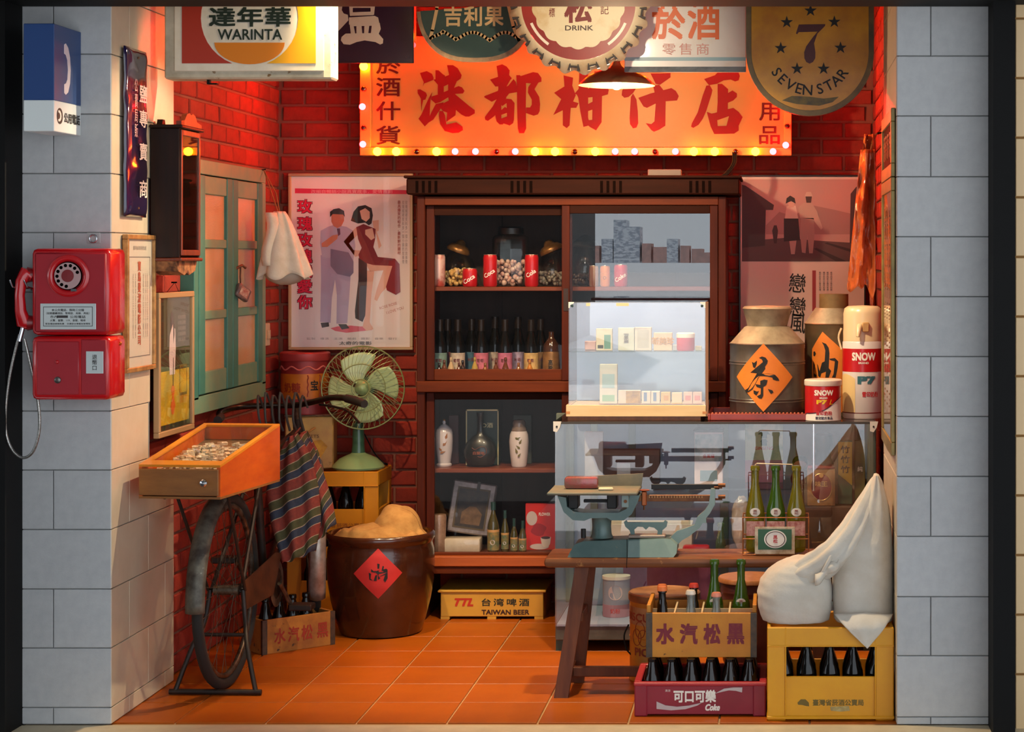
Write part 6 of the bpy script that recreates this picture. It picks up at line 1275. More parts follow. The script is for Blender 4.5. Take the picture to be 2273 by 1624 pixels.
# bottom tier
t = thing('milk_powder_tin', 'pale blue and pink round milk powder tin low in the showcase', 'tin', SP(1368, 8.02, Zs0))
obj('body', B().lathe([(0, 0), (.055, 0), (.055, .15), (0, .15)], 32), mat('powder_blue_tin', (150, 160, 180), .4), t, 40); obj('pink_band', B().lathe([(.0556, .0), (.0556, .05)], 32), pm(186, 140, 156), t, 40); obj('lid', B().lathe([(.057, .15), (.057, .162), (0, .162)], 32), WHITE, t, 40); b = disc(.03, 20, 0, 0, .1); b.v = [(.0558*math.sin(x/.0558), -.0558*math.cos(x/.0558), z) for x, y, z in b.v]; obj('label_disc', b, pm(206, 190, 196), t)
txt('奶粉', .04, .02, REDINK, t, (0, 0, .026), R=.0562, bold=.03)
carton('pink_reflection_card', 'pink card standing in for a reflection low in showcase', 1480, 8.2, Zs0, .36, .17, .01, mat('magenta_card', (176, 96, 130), .5, 0, (130, 40, 66), 4))  # card colour imitates a pink reflection in the lower glass
for i, x_ in enumerate((1450, 1500, 1540)):
    pass
carton('blue_card', 'plain pale blue card standing low at the left of showcase', 1345, 8.26, Zs0, .2, .17, .01, pm(150, 164, 190))
# ================================================================== small display case on the counter
CT_ = ZT+.001; YC_ = 7.90; k = YC_/FPX; x0 = X_(1262, YC_); w_ = (1566-1262)*k; ztop = Z_(670, YC_)-CT_
t = thing('counter_display_case', 'small clear display case on pale wooden base holding cartons', 'display case', V((x0, YC_, CT_+.0)))
LW = wood('pale_raw_wood', (214, 190, 150), (196, 168, 126), (1, 10, 10), .6, 0); ACR = glass('acrylic_pane', .10, haze=.03)
dpc = .30; zb = Z_(899, YC_)-CT_
obj('base_front', B().box(-.010, w_+.004, 0, .012, .014, zb, .001), LW, t); obj('base_side', B().box(-.010, .004, .012, dpc, .014, zb), LW, t); obj('base_side', B().box(w_-.010, w_+.004, .012, dpc, .014, zb), LW, t)
obj('base_floor', B().box(.004, w_-.01, .012, dpc, zb-.012, zb-.004), LW, t); obj('base_runner', B().box(-.004, w_-.02, .008, dpc-.02, 0, .014), wood('brown_runner', (120, 72, 40), (90, 52, 30)), t)
for x_ in (-.010, w_-.012): obj('dovetail', B().box(x_, x_+.016, -.0008, .0, .024, .034), wood('tan_dovetail', (190, 130, 70), (170, 110, 56)), t)
obj('front_pane', B().box(0, w_, .002, .005, zb, ztop), ACR, t); obj('top_pane', B().box(0, w_, .005, dpc, ztop-.003, ztop), ACR, t); obj('side_pane', B().box(0, .003, .005, dpc, zb, ztop-.003), ACR, t); obj('side_pane', B().box(w_-.003, w_, .005, dpc, zb, ztop-.003), ACR, t)
obj('back_pane', B().box(.003, w_-.003, dpc-.003, dpc, zb, ztop-.003), mat('reflected_blue_acrylic', (150, 176, 222), .3, 0, (140, 166, 214), 4), t)  # opaque blue pane paints the outdoor reflection seen on the clear case
zsf = Z_(780, YC_)-CT_; obj('shelf_pane', B().box(.004, w_-.004, .02, dpc-.01, zsf-.004, zsf), glass('shelf_glass', .05), t)
obj('wood_post', B().box(w_, w_+.012, .0, .014, .014, ztop, .001), wood('brown_post', (140, 96, 60), (110, 74, 46)), t)
for s_, x_ in ((1, 0), (-1, w_)):
    cp_ = obj('corner_bracket', B().prism([(x_, ztop), (x_+s_*.022, ztop), (x_+s_*.02, ztop-.006), (x_+s_*.006, ztop-.012), (x_+s_*.004, ztop-.024), (x_, ztop-.024)], -.002, .002), mat('white_plastic_clip', (206, 204, 196), .4), t)
for x_ in (.014, w_-.014): obj('peg', B().lathe([(0, .006), (.004, .005), (.0055, 0)], 14, M=Matrix.Translation((x_, .002, ztop-.016)) @ Matrix.Rotation(PI/2, 4, 'X')), mat('dark_green_peg', (24, 50, 44), .3), t, 40)
obj('tape_strip', B().box(.07, .086, .0008, .002, ztop-.016, ztop-.004), mat('tape_tan', (214, 180, 140), .5), t); obj('tape_strip', B().box(.19, .24, .0008, .002, ztop-.016, ztop-.004), mat('tape_tan', (214, 180, 140), .5), t)
Zt, Zb_ = CT_+zsf+.001, CT_+zb+.001; yt = YC_+.07; kk = yt/FPX
def dc(label, x0_, x1_, y0_, zb_, col, word=None, wm=None, vert=False, yd=yt, bands=(), tt=None, cat='box'):
    w2, h2 = (x1_-x0_)*yd/FPX, 0; zt_ = Z_(y0_, yd); return carton('small_carton', label, (x0_+x1_)/2, yd, zb_, w2, zt_-zb_, .03, pm(*col), word, wm, .4, vert, cat, 0, None, bands)
GRN = mat('soap_green', (80, 140, 120), .5); PINK = mat('soft_pink', (196, 84, 110), .5)
dc('cream carton with green jar picture, left on the upper display shelf', 1323, 1359, 729, Zt, (206, 206, 180), None, bands=((.08, .72, .5, .9, GRN), (.1, .25, .1, .45, mat('dark_green_ink', (26, 40, 26), .5))))
dc('pale mint carton with scalloped sides and small characters', 1372, 1408, 727, Zt, (196, 210, 200), '明星花露', GREYINK, True)
dc('white carton with grey printed oval on the upper display shelf', 1409, 1446, 726, Zt, (206, 208, 200), None, bands=((.12, .88, .15, .85, pm(186, 192, 186)),))
dc('cream carton tilted forward with three gold characters', 1451, 1492, 738, Zt, (220, 200, 176), '新美珍', mat('gold_ink', (190, 150, 90), .5))
t = thing('pink_jar', 'round pink jar with white lid on the upper display shelf', 'jar', SP(1522, yt, Zt)); r = .036; obj('body', B().lathe([(0, 0), (r*.92, 0), (r, .006), (r, .052), (0, .052)], 28), PINK, t, 40); obj('lid', B().lathe([(r+.001, .052), (r+.001, .068), (r-.004, .072), (0, .072)], 28), WHITE, t, 40)
dc('pale pink carton behind the jar picture carton at far left shelf', 1298, 1322, 757, Zt, (196, 170, 176), yd=yt+.06)
for i in range(2): dc(['small blue and white carton left of pink jar', 'tiny pale green carton at the right end of upper display shelf'][i], (1493, 1543)[i], (1503, 1557)[i], (765, 768)[i], Zt, ((170, 186, 200), (190, 196, 170))[i])
dc('tall pale carton with blue flower disc standing on display base', 1331, 1370, 808, Zb_, (206, 212, 206), None, bands=((.06, .22, .15, .85, pm(140, 186, 160)), (.4, .75, .15, .85, pm(160, 196, 206))))
dc('white and gold carton lying left on the display base', 1372, 1422, 866, Zb_, (206, 200, 190), None, bands=((.05, .95, .35, .98, mat('gold_stripe_card', (196, 160, 84), .4, 0, (110, 90, 60), 20)),))
for i in range(2): dc(['first blue striped white carton on the display base', 'second blue striped white carton on the display base'][i], 1424+21*i, 1444+21*i, 868, Zb_, (214, 212, 206), None, bands=((.2, .9, .25, .6, pm(110, 140, 186)),), yd=yt)
dc('yellow carton with round gold seal on the display base', 1467, 1488, 870, Zb_, (206, 186, 130), None, bands=((.3, .7, .3, .8, mat('gold_ink', (190, 150, 90), .5)),))
dc('pale cream carton with yellow edge on the display base', 1491, 1514, 871, Zb_, (226, 206, 180), None, bands=((.0, .08, 0, 1, mat('mustard_panel', (196, 160, 30), .5)),))
for i in range(2): dc(['left pink and cream carton at the right end of display base', 'right pink and cream carton at the right end of display base'][i], 1517+21*i, 1537+21*i, 870, Zb_, (214, 190, 180), None, bands=((.3, .7, .2, .8, pm(206, 140, 140)),))
# ================================================================== tins on the counter
GAL = mat('galvanised_tin', (112, 107, 101), .38, .6, (80, 75, 70), 10, lo=.3, hi=.75); GALS = mat('dusty_tin_shoulder', (162, 150, 126), .55, .3, (130, 118, 98), 14)
Yt = 8.06; k = Yt/FPX
t = thing('wooden_tray', 'red lacquered tray with beaded edge under the tea tin', 'tray', V((X_(1686, Yt), Yt, CT_)))
RL = mat('red_lacquer', (140, 44, 28), .4, 0, (116, 34, 22), 10, coat=.3); hw = (1792-1580)/2*k
obj('tray_floor', B().box(-hw, hw, -.165, .17, 0, .008), RL, t)
for q_ in ((-hw, hw, -.175, -.165), (-hw, hw, .17, .18)): obj('tray_rim', B().box(q_[0], q_[1], q_[2], q_[3], 0, .026, .002), RL, t)
for x_ in (-hw-.01, hw): obj('tray_rim', B().box(x_, x_+.01, -.175, .18, 0, .026, .002), RL, t)
for i in range(26): obj('bead', B().ball((-hw+.008+i*(2*hw-.016)/25, -.16, .0255), .0055, 8, 6), mat('bead_brown', (150, 70, 44), .4), t, 60)
R_ = (1786-1620)/2*k; H = Z_(760, Yt)-CT_-.012
tp = V((X_(1703, Yt), Yt+.01, CT_+.0085))
t = thing('tea_canister', 'large grey metal canister with orange diamond reading tea', 'canister', tp)
pf = [(0, 0), (R_-.002, 0), (R_, .004)]
for zc_ in (H*.20, H*.235, H*.72, H*.755): pf += [(R_, zc_-.006), (R_+.0035, zc_), (R_, zc_+.006)]
pf += [(R_, H-.004), (R_+.003, H), (R_, H+.003)]
obj('body', B().lathe(pf, 64), GAL, t, 50)
zn = Z_(723, Yt)-tp.z; zr = Z_(686, Yt)-tp.z; rn, rr = 44*Yt/FPX, 54*Yt/FPX
obj('shoulder', B().lathe([(R_, H+.003), (R_*.97, H+.006), (rn+.012, zn-.004), (rn, zn)], 64), GALS, t, 50); obj('neck', B().lathe([(rn, zn), (rr, zr), (rr+.003, zr+.003), (rr, zr+.006), (rr-.006, zr+.012), (0, zr+.016)], 64), GALS, t, 50)
def wrap_diamond(t, R, cx, cz, hx, hz, m):
    def f(u, v):
        x, z = ((u-.5)+(v-.5))*hx, ((v-.5)-(u-.5))*hz; return ((R+.0045)*math.sin((x+cx)/R), -(R+.0045)*math.cos((x+cx)/R), cz+z)
    return obj('paper_diamond', B().grid(f, 16, 16), m, t, 70)
OPAP = mat('orange_paper', (222, 128, 40), .6, 0, (206, 110, 34), 7)
kf = (Yt-R_)/FPX; zdc = Z_(838, Yt-R_)-tp.z
wrap_diamond(t, R_, (1695-1703)*kf, zdc, 68*kf, 76*kf, OPAP)
def wrapbrush(polys, s, ox, oy, Yr, base, R, m, t):
    b = B()
    for n_, pl in enumerate(polys): b.prism([((ox+x/s-CX0)*Yr/FPX-base.x*Yr/base.y, CZ-(oy+z/s-CY0)*Yr/FPX-base.z) for x, z in pl], -.0003-n_*.00012, 0)
    b.v = [((R-y)*math.sin(x/R), -(R-y)*math.cos(x/R), z) for x, y, z in b.v]
    return obj('brush_character', b, m, t)
tea = [[(300,630),(345,608),(400,625),(432,670),(425,710),(390,760),(395,790),(340,865),(440,862),(540,880),(590,930),(608,970),(560,968),(510,950),(500,920),(430,905),(310,900),(200,1100),(140,1140),(95,1155),(70,1115),(130,1080),(215,950),(270,860),(165,850),(240,790),(360,690),(345,650)],
 [(190,690),(225,705),(270,670),(265,720),(240,780),(210,770)], [(320,970),(380,950),(430,960),(410,1030),(365,1060),(365,1190),(340,1235),(300,1230),(270,1200),(325,1170),(330,1080),(265,1060),(245,1020),(320,1030)], [(215,1110),(270,1130),(300,1120),(260,1190),(220,1160)], [(435,1090),(500,1110),(518,1140),(480,1165),(455,1130)]]
wrapbrush(tea, 6.685, 1640, 700, Yt-R_, tp, R_+.0054, INK, t)
Yo = 8.22; k = Yo/FPX; R_ = (1902-1787)/2*k*1.02; op = V((X_(1845, Yo), Yo, CT_))
t = thing('oil_canister', 'tall metal oil canister with orange pentagon label behind white tin', 'canister', op); H = Z_(718, Yo)-op.z
obj('body', B().lathe([(0, 0), (R_, 0), (R_, H-.003), (R_+.003, H), (R_, H+.003)], 56), mat('tan_galvanised', (128, 112, 84), .45, .5, (100, 86, 64), 8), t, 50)
zn, zr = Z_(683, Yo)-op.z, Z_(652, Yo)-op.z; ncx = (1874-1845)*k
obj('shoulder', B().lathe([(R_, H+.003), (.066, zn), (.064, zn)], 48), GALS, t, 50); obj('neck', B().lathe([(.0605, zn), (.0605, zr), (0, zr)], 40, ncx*.2), mat('rusty_neck', (104, 84, 56), .6, .4, (130, 104, 66), 12), t, 50)
kf = (Yo-R_)/FPX; zz = lambda y: Z_(y, Yo-R_)-op.z
pts = [((x-1840)*kf, zz(y)) for x, y in ((1819, 736), (1872, 784), (1868, 915), (1790, 915), (1792, 775))]
b = B().prism(pts, -.0003, 0)
def subd(b, n=3):
    bm = bmesh.new(); vs = [bm.verts.new(v) for v in b.v]; [bm.faces.new([vs[i] for i in f]) for f in b.f]; bmesh.ops.triangulate(bm, faces=bm.faces[:]); bmesh.ops.subdivide_edges(bm, edges=bm.edges[:], cuts=n, use_grid_fill=True)
    bm.verts.index_update(); o = B(); o.v = [tuple(v.co) for v in bm.verts]; o.f = [tuple(v.index for v in f.verts) for f in bm.faces]; bm.free(); return o
b = subd(b, 5); b.v = [((R_+.0012-y)*math.sin(x/R_), -(R_+.0012-y)*math.cos(x/R_), z) for x, y, z in b.v]; obj('paper_label', b, OPAP, t, 60)
oil = [[(1185,395),(1250,420),(1290,480),(1300,560),(1290,780),(1325,820),(1290,920),(1240,920),(1250,830),(1180,860),(1160,920),(1130,900),(1110,720),(1125,740),(1150,830),(1190,700),(1230,680),(1240,520),(1215,440)], [(1300,640),(1380,630),(1430,680),(1420,780),(1390,920),(1335,920),(1360,870),(1380,680),(1310,660)], [(1045,540),(1070,535),(1090,570),(1070,610),(1045,600)], [(1045,680),(1070,740),(1055,860),(1100,890),(1090,920),(1050,910),(1045,800)]]
b = B()
for n_, pl in enumerate(oil): b.prism([((1640+x/6.685-1840)*kf, zz(700+z/6.685)) for x, z in pl], -.0003-n_*.00012, 0)
b.v = [((R_+.002-y)*math.sin(x/R_), -(R_+.002-y)*math.cos(x/R_), z) for x, y, z in b.v]; obj('brush_character', b, INK, t)
# milk powder tin and thermos
Ys = 7.905; k = Ys/FPX; R_ = 40*k; sp = V((X_(1827, Ys), Ys+.0, CT_)); H = Z_(856, Ys-R_)-CT_
t = thing('milk_tin', 'short white milk powder tin with red wave label and white lid', 'tin', sp)
SWH = mat('tin_white', (212, 206, 204), .3, 0, coat=.3); SRD = mat('tin_red', (186, 22, 28), .3, 0, (172, 18, 26), 4, coat=.3)
obj('body', B().lathe([(0, 0), (R_, 0), (R_+.001, .003), (R_, .005), (R_, H)], 48), SWH, t, 40); obj('lid', B().lathe([(R_+.002, H-.002), (R_+.0035, H+.002), (R_+.0035, H+.018), (R_, H+.022), (0, H+.022)], 48), mat('lid_cream', (222, 212, 198), .35), t, 40)
def wrapband(t, R, z0f, z1f, a0, a1, m, n=36, name='printed_field'):
    b = B().grid(lambda u, v: (R*math.sin(a0+(a1-a0)*u), -R*math.cos(a0+(a1-a0)*u), z0f(u)*(1-v)+z1f(u)*v), n, 4); return obj(name, b, m, t, 60)
wave = lambda u: H*(.30+.42/(1+math.exp(-10*(u-.62))) if u > .1 else .30-.2*(1-u/.1)) 
wv = lambda u: H*(.22+.50/(1+math.exp(-9*(u-.66)))-.10*max(0, .12-u)/.12)
wrapband(t, R_+.0008, wv, lambda u: H*.985, -1.5, 1.45, SRD); wrapband(t, R_+.001, lambda u: wv(u)-.004, wv, -1.5, 1.45, mat('tin_dark_line', (60, 20, 40), .4))
txt('SNOW', .078, .022, WHITE, t, (0, 0, H*.80), R=R_+.0015, bold=.05, a0=.02); txt('BRAND', .032, .006, WHITE, t, (0, 0, H*.655), R=R_+.0015, bold=.04); txt('P7', .042, .017, mat('tin_yellow', (226, 186, 30), .4), t, (0, 0, H*.54), R=R_+.0016, bold=.06, a0=-.1); txt('L', .014, .019, mat('tin_yellow', (226, 186, 30), .4), t, (0, 0, H*.54), R=R_+.0016, shear=.3, a0=.42)
txt('雪印奶粉', .066, .017, REDINK, t, (0, 0, H*.23), R=R_+.0012, bold=.03, a0=.03); txt('嬰兒配方食品', .07, .012, mat('navy_print', (40, 40, 70), .5), t, (0, 0, H*.09), R=R_+.0012, bold=.03, a0=.03)
Yp = 8.02; k = Yp/FPX; R_ = 45*k; pp = V((X_(1915, Yp), Yp, CT_)); zz = lambda y: Z_(y, Yp)-pp.z
t = thing('vacuum_flask', 'white and red vacuum flask with cream pump top on counter', 'vacuum flask', pp); PCR = mat('cream_plastic', (222, 202, 162), .3, coat=.3); H = zz(756)
obj('body', B().lathe([(0, 0), (R_-.004, 0), (R_, .006), (R_, H-.004), (R_-.003, H)], 48), SWH, t, 40); obj('foot_ring', B().lathe([(R_+.0006, .022), (R_+.0016, .024), (R_+.0006, .026)], 48), mat('maroon_line', (110, 30, 30), .5), t)
obj('pump_top', B().lathe([(R_*.97, H), (R_*.97, zz(735)), (R_*.955, zz(728)), (R_*.955, zz(695)), (R_*.9, zz(684)), (R_*.75, zz(679)), (0, zz(677))], 48), PCR, t, 50)
obj('spout', B().tube([(-.015, -R_+.004, zz(722)), (-.02, -R_-.014, zz(728)), (-.024, -R_-.022, zz(745))], [.012, .011, .007], 12), PCR, t, 60); obj('latch', B().box(-.006, .022, -R_-.008, -R_+.01, zz(735), zz(714), .003), mat('tan_latch', (180, 140, 84), .4), t, 40)
obj('handle', B().tube(smooth_pts([(-R_-.004, .0, zz(728)), (-R_-.016, -.005, zz(748)), (-R_-.004, -.01, zz(775))], 5), .005, 8, flat=.6), PCR, t, 60); obj('handle', B().tube(smooth_pts([(R_+.002, .0, zz(728)), (R_+.010, .0, zz(748)), (R_+.016, .0, zz(800))], 5), .004, 8), PCR, t, 60)
wrapband(t, R_+.0006, lambda u: zz(823), lambda u: zz(772), -1.57, 1.57, SRD); txt('SNOW', .10, .033, WHITE, t, (0, 0, zz(789)), R=R_+.0014, bold=.05, a0=.02); txt('BRAND', .042, .008, WHITE, t, (0, 0, zz(803)), R=R_+.0014, bold=.03)
txt('P7', .076, .032, mat('teal_print', (50, 104, 116), .4), t, (0, 0, zz(841)), R=R_+.0012, bold=.07, a0=.16); txt('雪印奶粉', .07, .022, REDINK, t, (0, 0, zz(872)), R=R_+.0012, bold=.03, a0=.35)
wrapband(t, R_+.0007, lambda u: zz(912), lambda u: zz(828+26*(1-math.sin(min(1, u*1.0)*PI*.5+.9))), -1.5, -.42, mat('pale_yellow_print', (222, 196, 140), .4))
# hanging orange cellophane at the right wall, and pictures on the right jamb
c = V((XRB-.02, 8.3, Z_(700, 8.3)))
t = thing('cellophane_bunch', 'crumpled orange cellophane hanging on the right wall above vacuum flask', 'wrapping', c)
CEL = mat('orange_cellophane', (206, 110, 56), .12, .1, (176, 84, 46), 14, bump=.9, bscale=26, coat=1)
kk = 8.2/FPX
def cel(sd, xl, xr, zt_, zb_, y0_):
    def f(u, v):
        x = (xl[0]+(xl[1]-xl[0])*v)*(1-u)+(xr[0]+(xr[1]-xr[0])*v)*u; z = zt_+(zb_-zt_)*v+.03*noise.noise((u*4, sd, 2))*v*2
        return (x*kk, y0_+.03*noise.noise((u*5, v*7, sd))+.02*math.sin(u*9+sd), z)
    return f
Zc = lambda y: Z_(y, 8.2)-c.z
obj('sheet', B().grid(cel(1, (-38, -68), (-8, -6), Zc(335), Zc(640), -.22), 16, 30), CEL, t, 50, solid=.001); obj('sheet', B().grid(cel(4, (-30, -50), (-4, 0), Zc(300), Zc(560), -.16), 14, 26), CEL, t, 50, solid=.001); obj('tail', B().grid(cel(7, (-22, -14), (-6, 2), Zc(520), Zc(700), -.12), 8, 18), CEL, t, 50, solid=.001)
obj('hook', B().cyl((.0, -.15, Zc(298)), (.018, -.15, Zc(296)), .004), BLACKM, t); obj('tie', B().tube([(-.004, -.15, Zc(298)), (-.02, -.17, Zc(318)), (-.03, -.2, Zc(336))], .004, 6), mat('brown_string', (150, 104, 60), .9), t)
OLF = mat('olive_gilt_frame', (150, 130, 70), .4, .3, (120, 100, 54), 12)
def rframe(name, label, z0, z1):
    t = thing(name, label, 'picture', (XR-.002, 6.95, z0), -PI/2); frame_parts(t, .62, z1-z0, .014, .045, OLF, mat('cream_certificate', (206, 176, 140), .5), True); return t
zA, zB, zC = Z_(1010, 6.66), Z_(392, 6.66), Z_(240, 6.66)
t = rframe('framed_scroll', 'tall olive gilt framed scroll on the right jamb', zA, zB-.002)
for i, x_ in enumerate((-.14, .0, .14)): txt('春風得意馬蹄疾', .05, .7, mat('brown_script', (120, 80, 50), .6), t, (x_, -.0112, (zB-zA)/2), vertical=True)
t = rframe('framed_heading', 'short olive gilt framed heading above the tall scroll', zB, zC)
for i, x_ in enumerate((-.16, -.05, .06, .17)): txt('源'[0], .07, .09, mat('orange_script', (190, 100, 50), .6), t, (x_, -.0112, (zC-zB)/2), bold=.02)
# ================================================================== bench and what stands on it
BNW = wood('old_bench_wood', (124, 74, 38), (92, 52, 28), (1, 12, 12), .55, .1, 3, ((190, 138, 80), .60, 5)); BLG = wood('bench_leg_wood', (112, 62, 34), (84, 44, 26), (12, 12, 1), .6, 0)
YB0, YB1 = 7.02, 7.26; ZB_ = Z_(1238, YB0); x0 = X_(1207, YB0)
t = thing('wooden_bench', 'long brown wooden bench carrying the scale and bottle carrier', 'bench', V((x0, YB0, 0))); L_ = .235-x0
obj('seat_plank', B().box(0, L_, 0, .24, ZB_-.036, ZB_, .014), BNW, t, 40)
def leg(pts_top, pts_bot, w_, d_): 
    a, b_ = V(pts_top), V(pts_bot); b = B(); vs = []
    for p in (b_, a): vs += [p+V((-w_/2, -d_/2, 0)), p+V((w_/2, -d_/2, 0)), p+V((w_/2, d_/2, 0)), p+V((-w_/2, d_/2, 0))]
    return b.add(vs, [(0, 3, 2, 1), (4, 5, 6, 7), (0, 1, 5, 4), (1, 2, 6, 5), (2, 3, 7, 6), (3, 0, 4, 7)])
lx = lambda x, Y: X_(x, Y)-x0
tl, bl = (lx(1292, YB0+.03), .045, ZB_-.036), (lx(1246, YB0), -.0, 0)
obj('leg', leg(tl, bl, .05, .034), BLG, t); obj('leg', leg((tl[0]+.01, .2, ZB_-.036), (bl[0]+.03, .255, 0), .05, .034), BLG, t)
xr_ = L_-.13; obj('leg', leg((xr_, .05, ZB_-.036), (xr_+.07, .02, 0), .05, .034), BLG, t); obj('leg', leg((xr_, .2, ZB_-.036), (xr_+.07, .24, 0), .05, .034), BLG, t)
obj('stretcher', B().box(bl[0]+.03, xr_+.06, .10, .13, .05, .085, .003), BLG, t); obj('cross_bar', B().box(bl[0]+.005, bl[0]+.03, .02, .24, .05, .085, .003), BLG, t); obj('cross_bar', B().box(tl[0]-.02, tl[0]+.004, .03, .22, .26, .295, .003), BLG, t)
# --- cast-iron counter scale
Ys = 7.12; ks = Ys/FPX; base = P(1405, 1237, Ys); base.z = ZB_+.0005
t = thing('counter_scale', 'grey green cast iron counter scale with brass beam on the bench', 'scale', base)
u = lambda x, y: ((1200+x/4.389-1405)*ks, (1237-(910+y/4.389))*ks)
CI = mat('grey_green_iron', (74, 100, 98), .45, .15, (92, 116, 112), 8, wear=((126, 122, 104), .66, 22), coat=.2); CIL = mat('pale_green_iron', (130, 150, 146), .45, .1, (112, 136, 132), 7, wear=((90, 80, 62), .7, 24)); BRS = mat('brown_brass', (120, 76, 44), .4, .7, (84, 50, 32), 20)
U = lambda *p: [u(*q_) for q_ in p]
bp = U((285, 1437), (305, 1395), (350, 1320), (430, 1292), (860, 1278), (1200, 1266), (1275, 1272), (1335, 1330), (1330, 1400), (1300, 1437))
def loft(pts, y0_, y1_, ins):   # prism with a narrower top: bevelled casting
    zmax = max(z for x, z in pts); b = B().prism(pts, y0_, y1_); b.v = [(x, y+(ins*z/zmax if y < (y0_+y1_)/2 else -ins*z/zmax), z) for x, y, z in b.v]; return b
obj('base', loft(bp, -.085, .085, .03), CI, t); obj('base_end', loft(U((865, 1436), (870, 1290), (1200, 1266), (1275, 1272), (1340, 1325), (1335, 1400), (1305, 1436)), -.087, .087, .03), CIL, t)
arm = U((1180, 1290), (1270, 1268), (1330, 1210), (1430, 1178), (1500, 1150), (1530, 1070), (1600, 1010), (1640, 950), (1660, 800), (1700, 800), (1700, 950), (1650, 1040), (1612, 1085), (1615, 1132), (1580, 1132), (1550, 1180), (1450, 1260), (1380, 1300), (1335, 1345))
obj('beam_arm', B().prism(arm, -.014, .014), CIL, t)
cx_, z0_ = u(595, 1275); z1_ = u(0, 1060)[1]
obj('column', B().lathe([(.042, z0_), (.036, z0_+.012), (.034, (z0_+z1_)/2), (.036, z1_-.008), (.042, z1_)], 32, cx_, 0), CI, t, 50)
fr_ = U((180, 855), (262, 872), (272, 960), (335, 1005), (420, 1018), (770, 1018), (850, 980), (880, 850), (978, 850), (958, 910), (900, 1030), (820, 1092), (700, 1092), (660, 1068), (500, 1072), (440, 1096), (330, 1090), (240, 1010))
obj('platform_cradle', B().prism(fr_, -.055, .055), CI, t)
for xa in (280, 655): obj('bearing_block', B().box(u(xa, 0)[0], u(xa+95, 0)[0], -.04, .04, u(0, 985)[1], u(0, 832)[1], .003), mat('black_iron', (32, 32, 32), .5, .4), t)
obj('linkage', B().box(u(420, 0)[0], u(655, 0)[0], -.008, .008, u(0, 935)[1], u(0, 905)[1], .002), mat('black_iron', (32, 32, 32), .5, .4), t); obj('pivot_plate', B().box(u(800, 0)[0], u(870, 0)[0], -.062, -.055, u(0, 965)[1], u(0, 845)[1], .002), CIL, t); obj('pivot_pin', B().cyl((u(840, 0)[0], -.066, u(0, 905)[1]), (u(840, 0)[0], -.06, u(0, 905)[1]), .006, n=12), BRS, t, 40)
xa, xb = u(95, 0)[0], u(965, 0)[0]; zp = u(0, 832)[1]
obj('platform', B().box(xa, xb, -.115, .115, zp, zp+.010, .003), mat('worn_green_plate', (84, 94, 84), .65, .1, (118, 106, 84), 10), t)
obj('back_plate', B().prism([(xa+.05, zp+.01), (xb, zp+.01), (xb+.006, zp+.055), (xa+.06, zp+.042)], .098, .106), mat('grey_back_plate', (104, 100, 86), .5, .3, (130, 120, 96), 12), t)
b0, b1 = u(920, 0)[0], u(1660, 0)[0]; zb0, zb1 = u(0, 925)[1], u(0, 862)[1]
bm_ = obj('beam', B().box(b0, b1, -.006, .006, zb0, zb1, .001), BRS, t)
mk_ = B()
for i in range(20): mk_.box(u(1060+i*27, 0)[0]-.0006, u(1060+i*27, 0)[0]+.0006, -.0068, -.006, u(0, 890)[1], u(0, 870)[1])
tag(obj('beam_marks', mk_, mat('brass_marks', (206, 170, 110), .4, .4), bm_), kind='stuff')
obj('beam_reflection', B().box(u(1075, 0)[0], u(1740, 0)[0], .018, .028, u(0, 815)[1], u(0, 765)[1], .001), mat('black_iron', (32, 32, 32), .5, .4), t); obj('poise_weight', B().box(u(985, 0)[0], u(1035, 0)[0], -.012, .012, u(0, 965)[1], u(0, 825)[1], .003), mat('copper_weight', (150, 84, 50), .35, .8), t); obj('poise_pan', B().lathe([(.018, 0), (.02, .003), (.012, .005), (0, .005)], 20, u(1010, 0)[0], 0, u(0, 822)[1]), mat('copper_weight', (150, 84, 50), .35, .8), t, 40)  # the black upper bar stands in for the beam's reflection in the glass
obj('poise_screw', B().cyl((u(1008, 0)[0], 0, u(0, 1008)[1]), (u(1008, 0)[0], 0, u(0, 965)[1]), .003, n=8), BRS, t)
for y_ in (768, 880): obj('end_knob', B().cyl((u(1730, 0)[0], .0, u(0, y_)[1]), (u(1800, 0)[0], 0, u(0, y_)[1]), .007, n=14), BRS, t, 40)
for y_ in (790, 905): obj('set_screw', B().cyl((u(1690, 0)[0], 0, u(0, y_)[1]), (u(1770, 0)[0], 0, u(0, y_)[1]), .004, n=10), BRS, t, 40)
cr_ = U((815, 1120), (840, 1103), (850, 1122), (1200, 1122), (1215, 1103), (1240, 1120), (1230, 1165), (1190, 1200), (1185, 1240), (1140, 1240), (1145, 1205), (1110, 1175), (1060, 1165), (1030, 1195), (1000, 1168), (950, 1165), (915, 1195), (920, 1240), (885, 1245), (870, 1200), (830, 1165))
obj('weight_cradle', B().prism(cr_, -.022, -.008), CI, t); obj('cradle_foot', B().box(u(860, 0)[0], u(1220, 0)[0], -.04, .01, u(0, 1270)[1], u(0, 1240)[1], .003), mat('pink_dust_iron', (150, 130, 116), .5), t)
obj('levelling_weight', B().cyl((u(430, 0)[0], -.05, u(0, 1262)[1]), (u(430, 0)[0], -.05, u(0, 1175)[1]), .009, n=14), mat('black_iron', (32, 32, 32), .5, .4), t, 40)
obj('tie_string', B().tube([(u(860, 0)[0], -.089, u(0, 1260)[1]), (u(862, 0)[0], -.091, u(0, 1437)[1]), (u(862, 0)[0], -.108, u(0, 1437)[1]), (u(860, 0)[0], -.108, u(0, 1530)[1])], .0012, 6), BLACKM, t)
zpl = base.z+zp+.0105
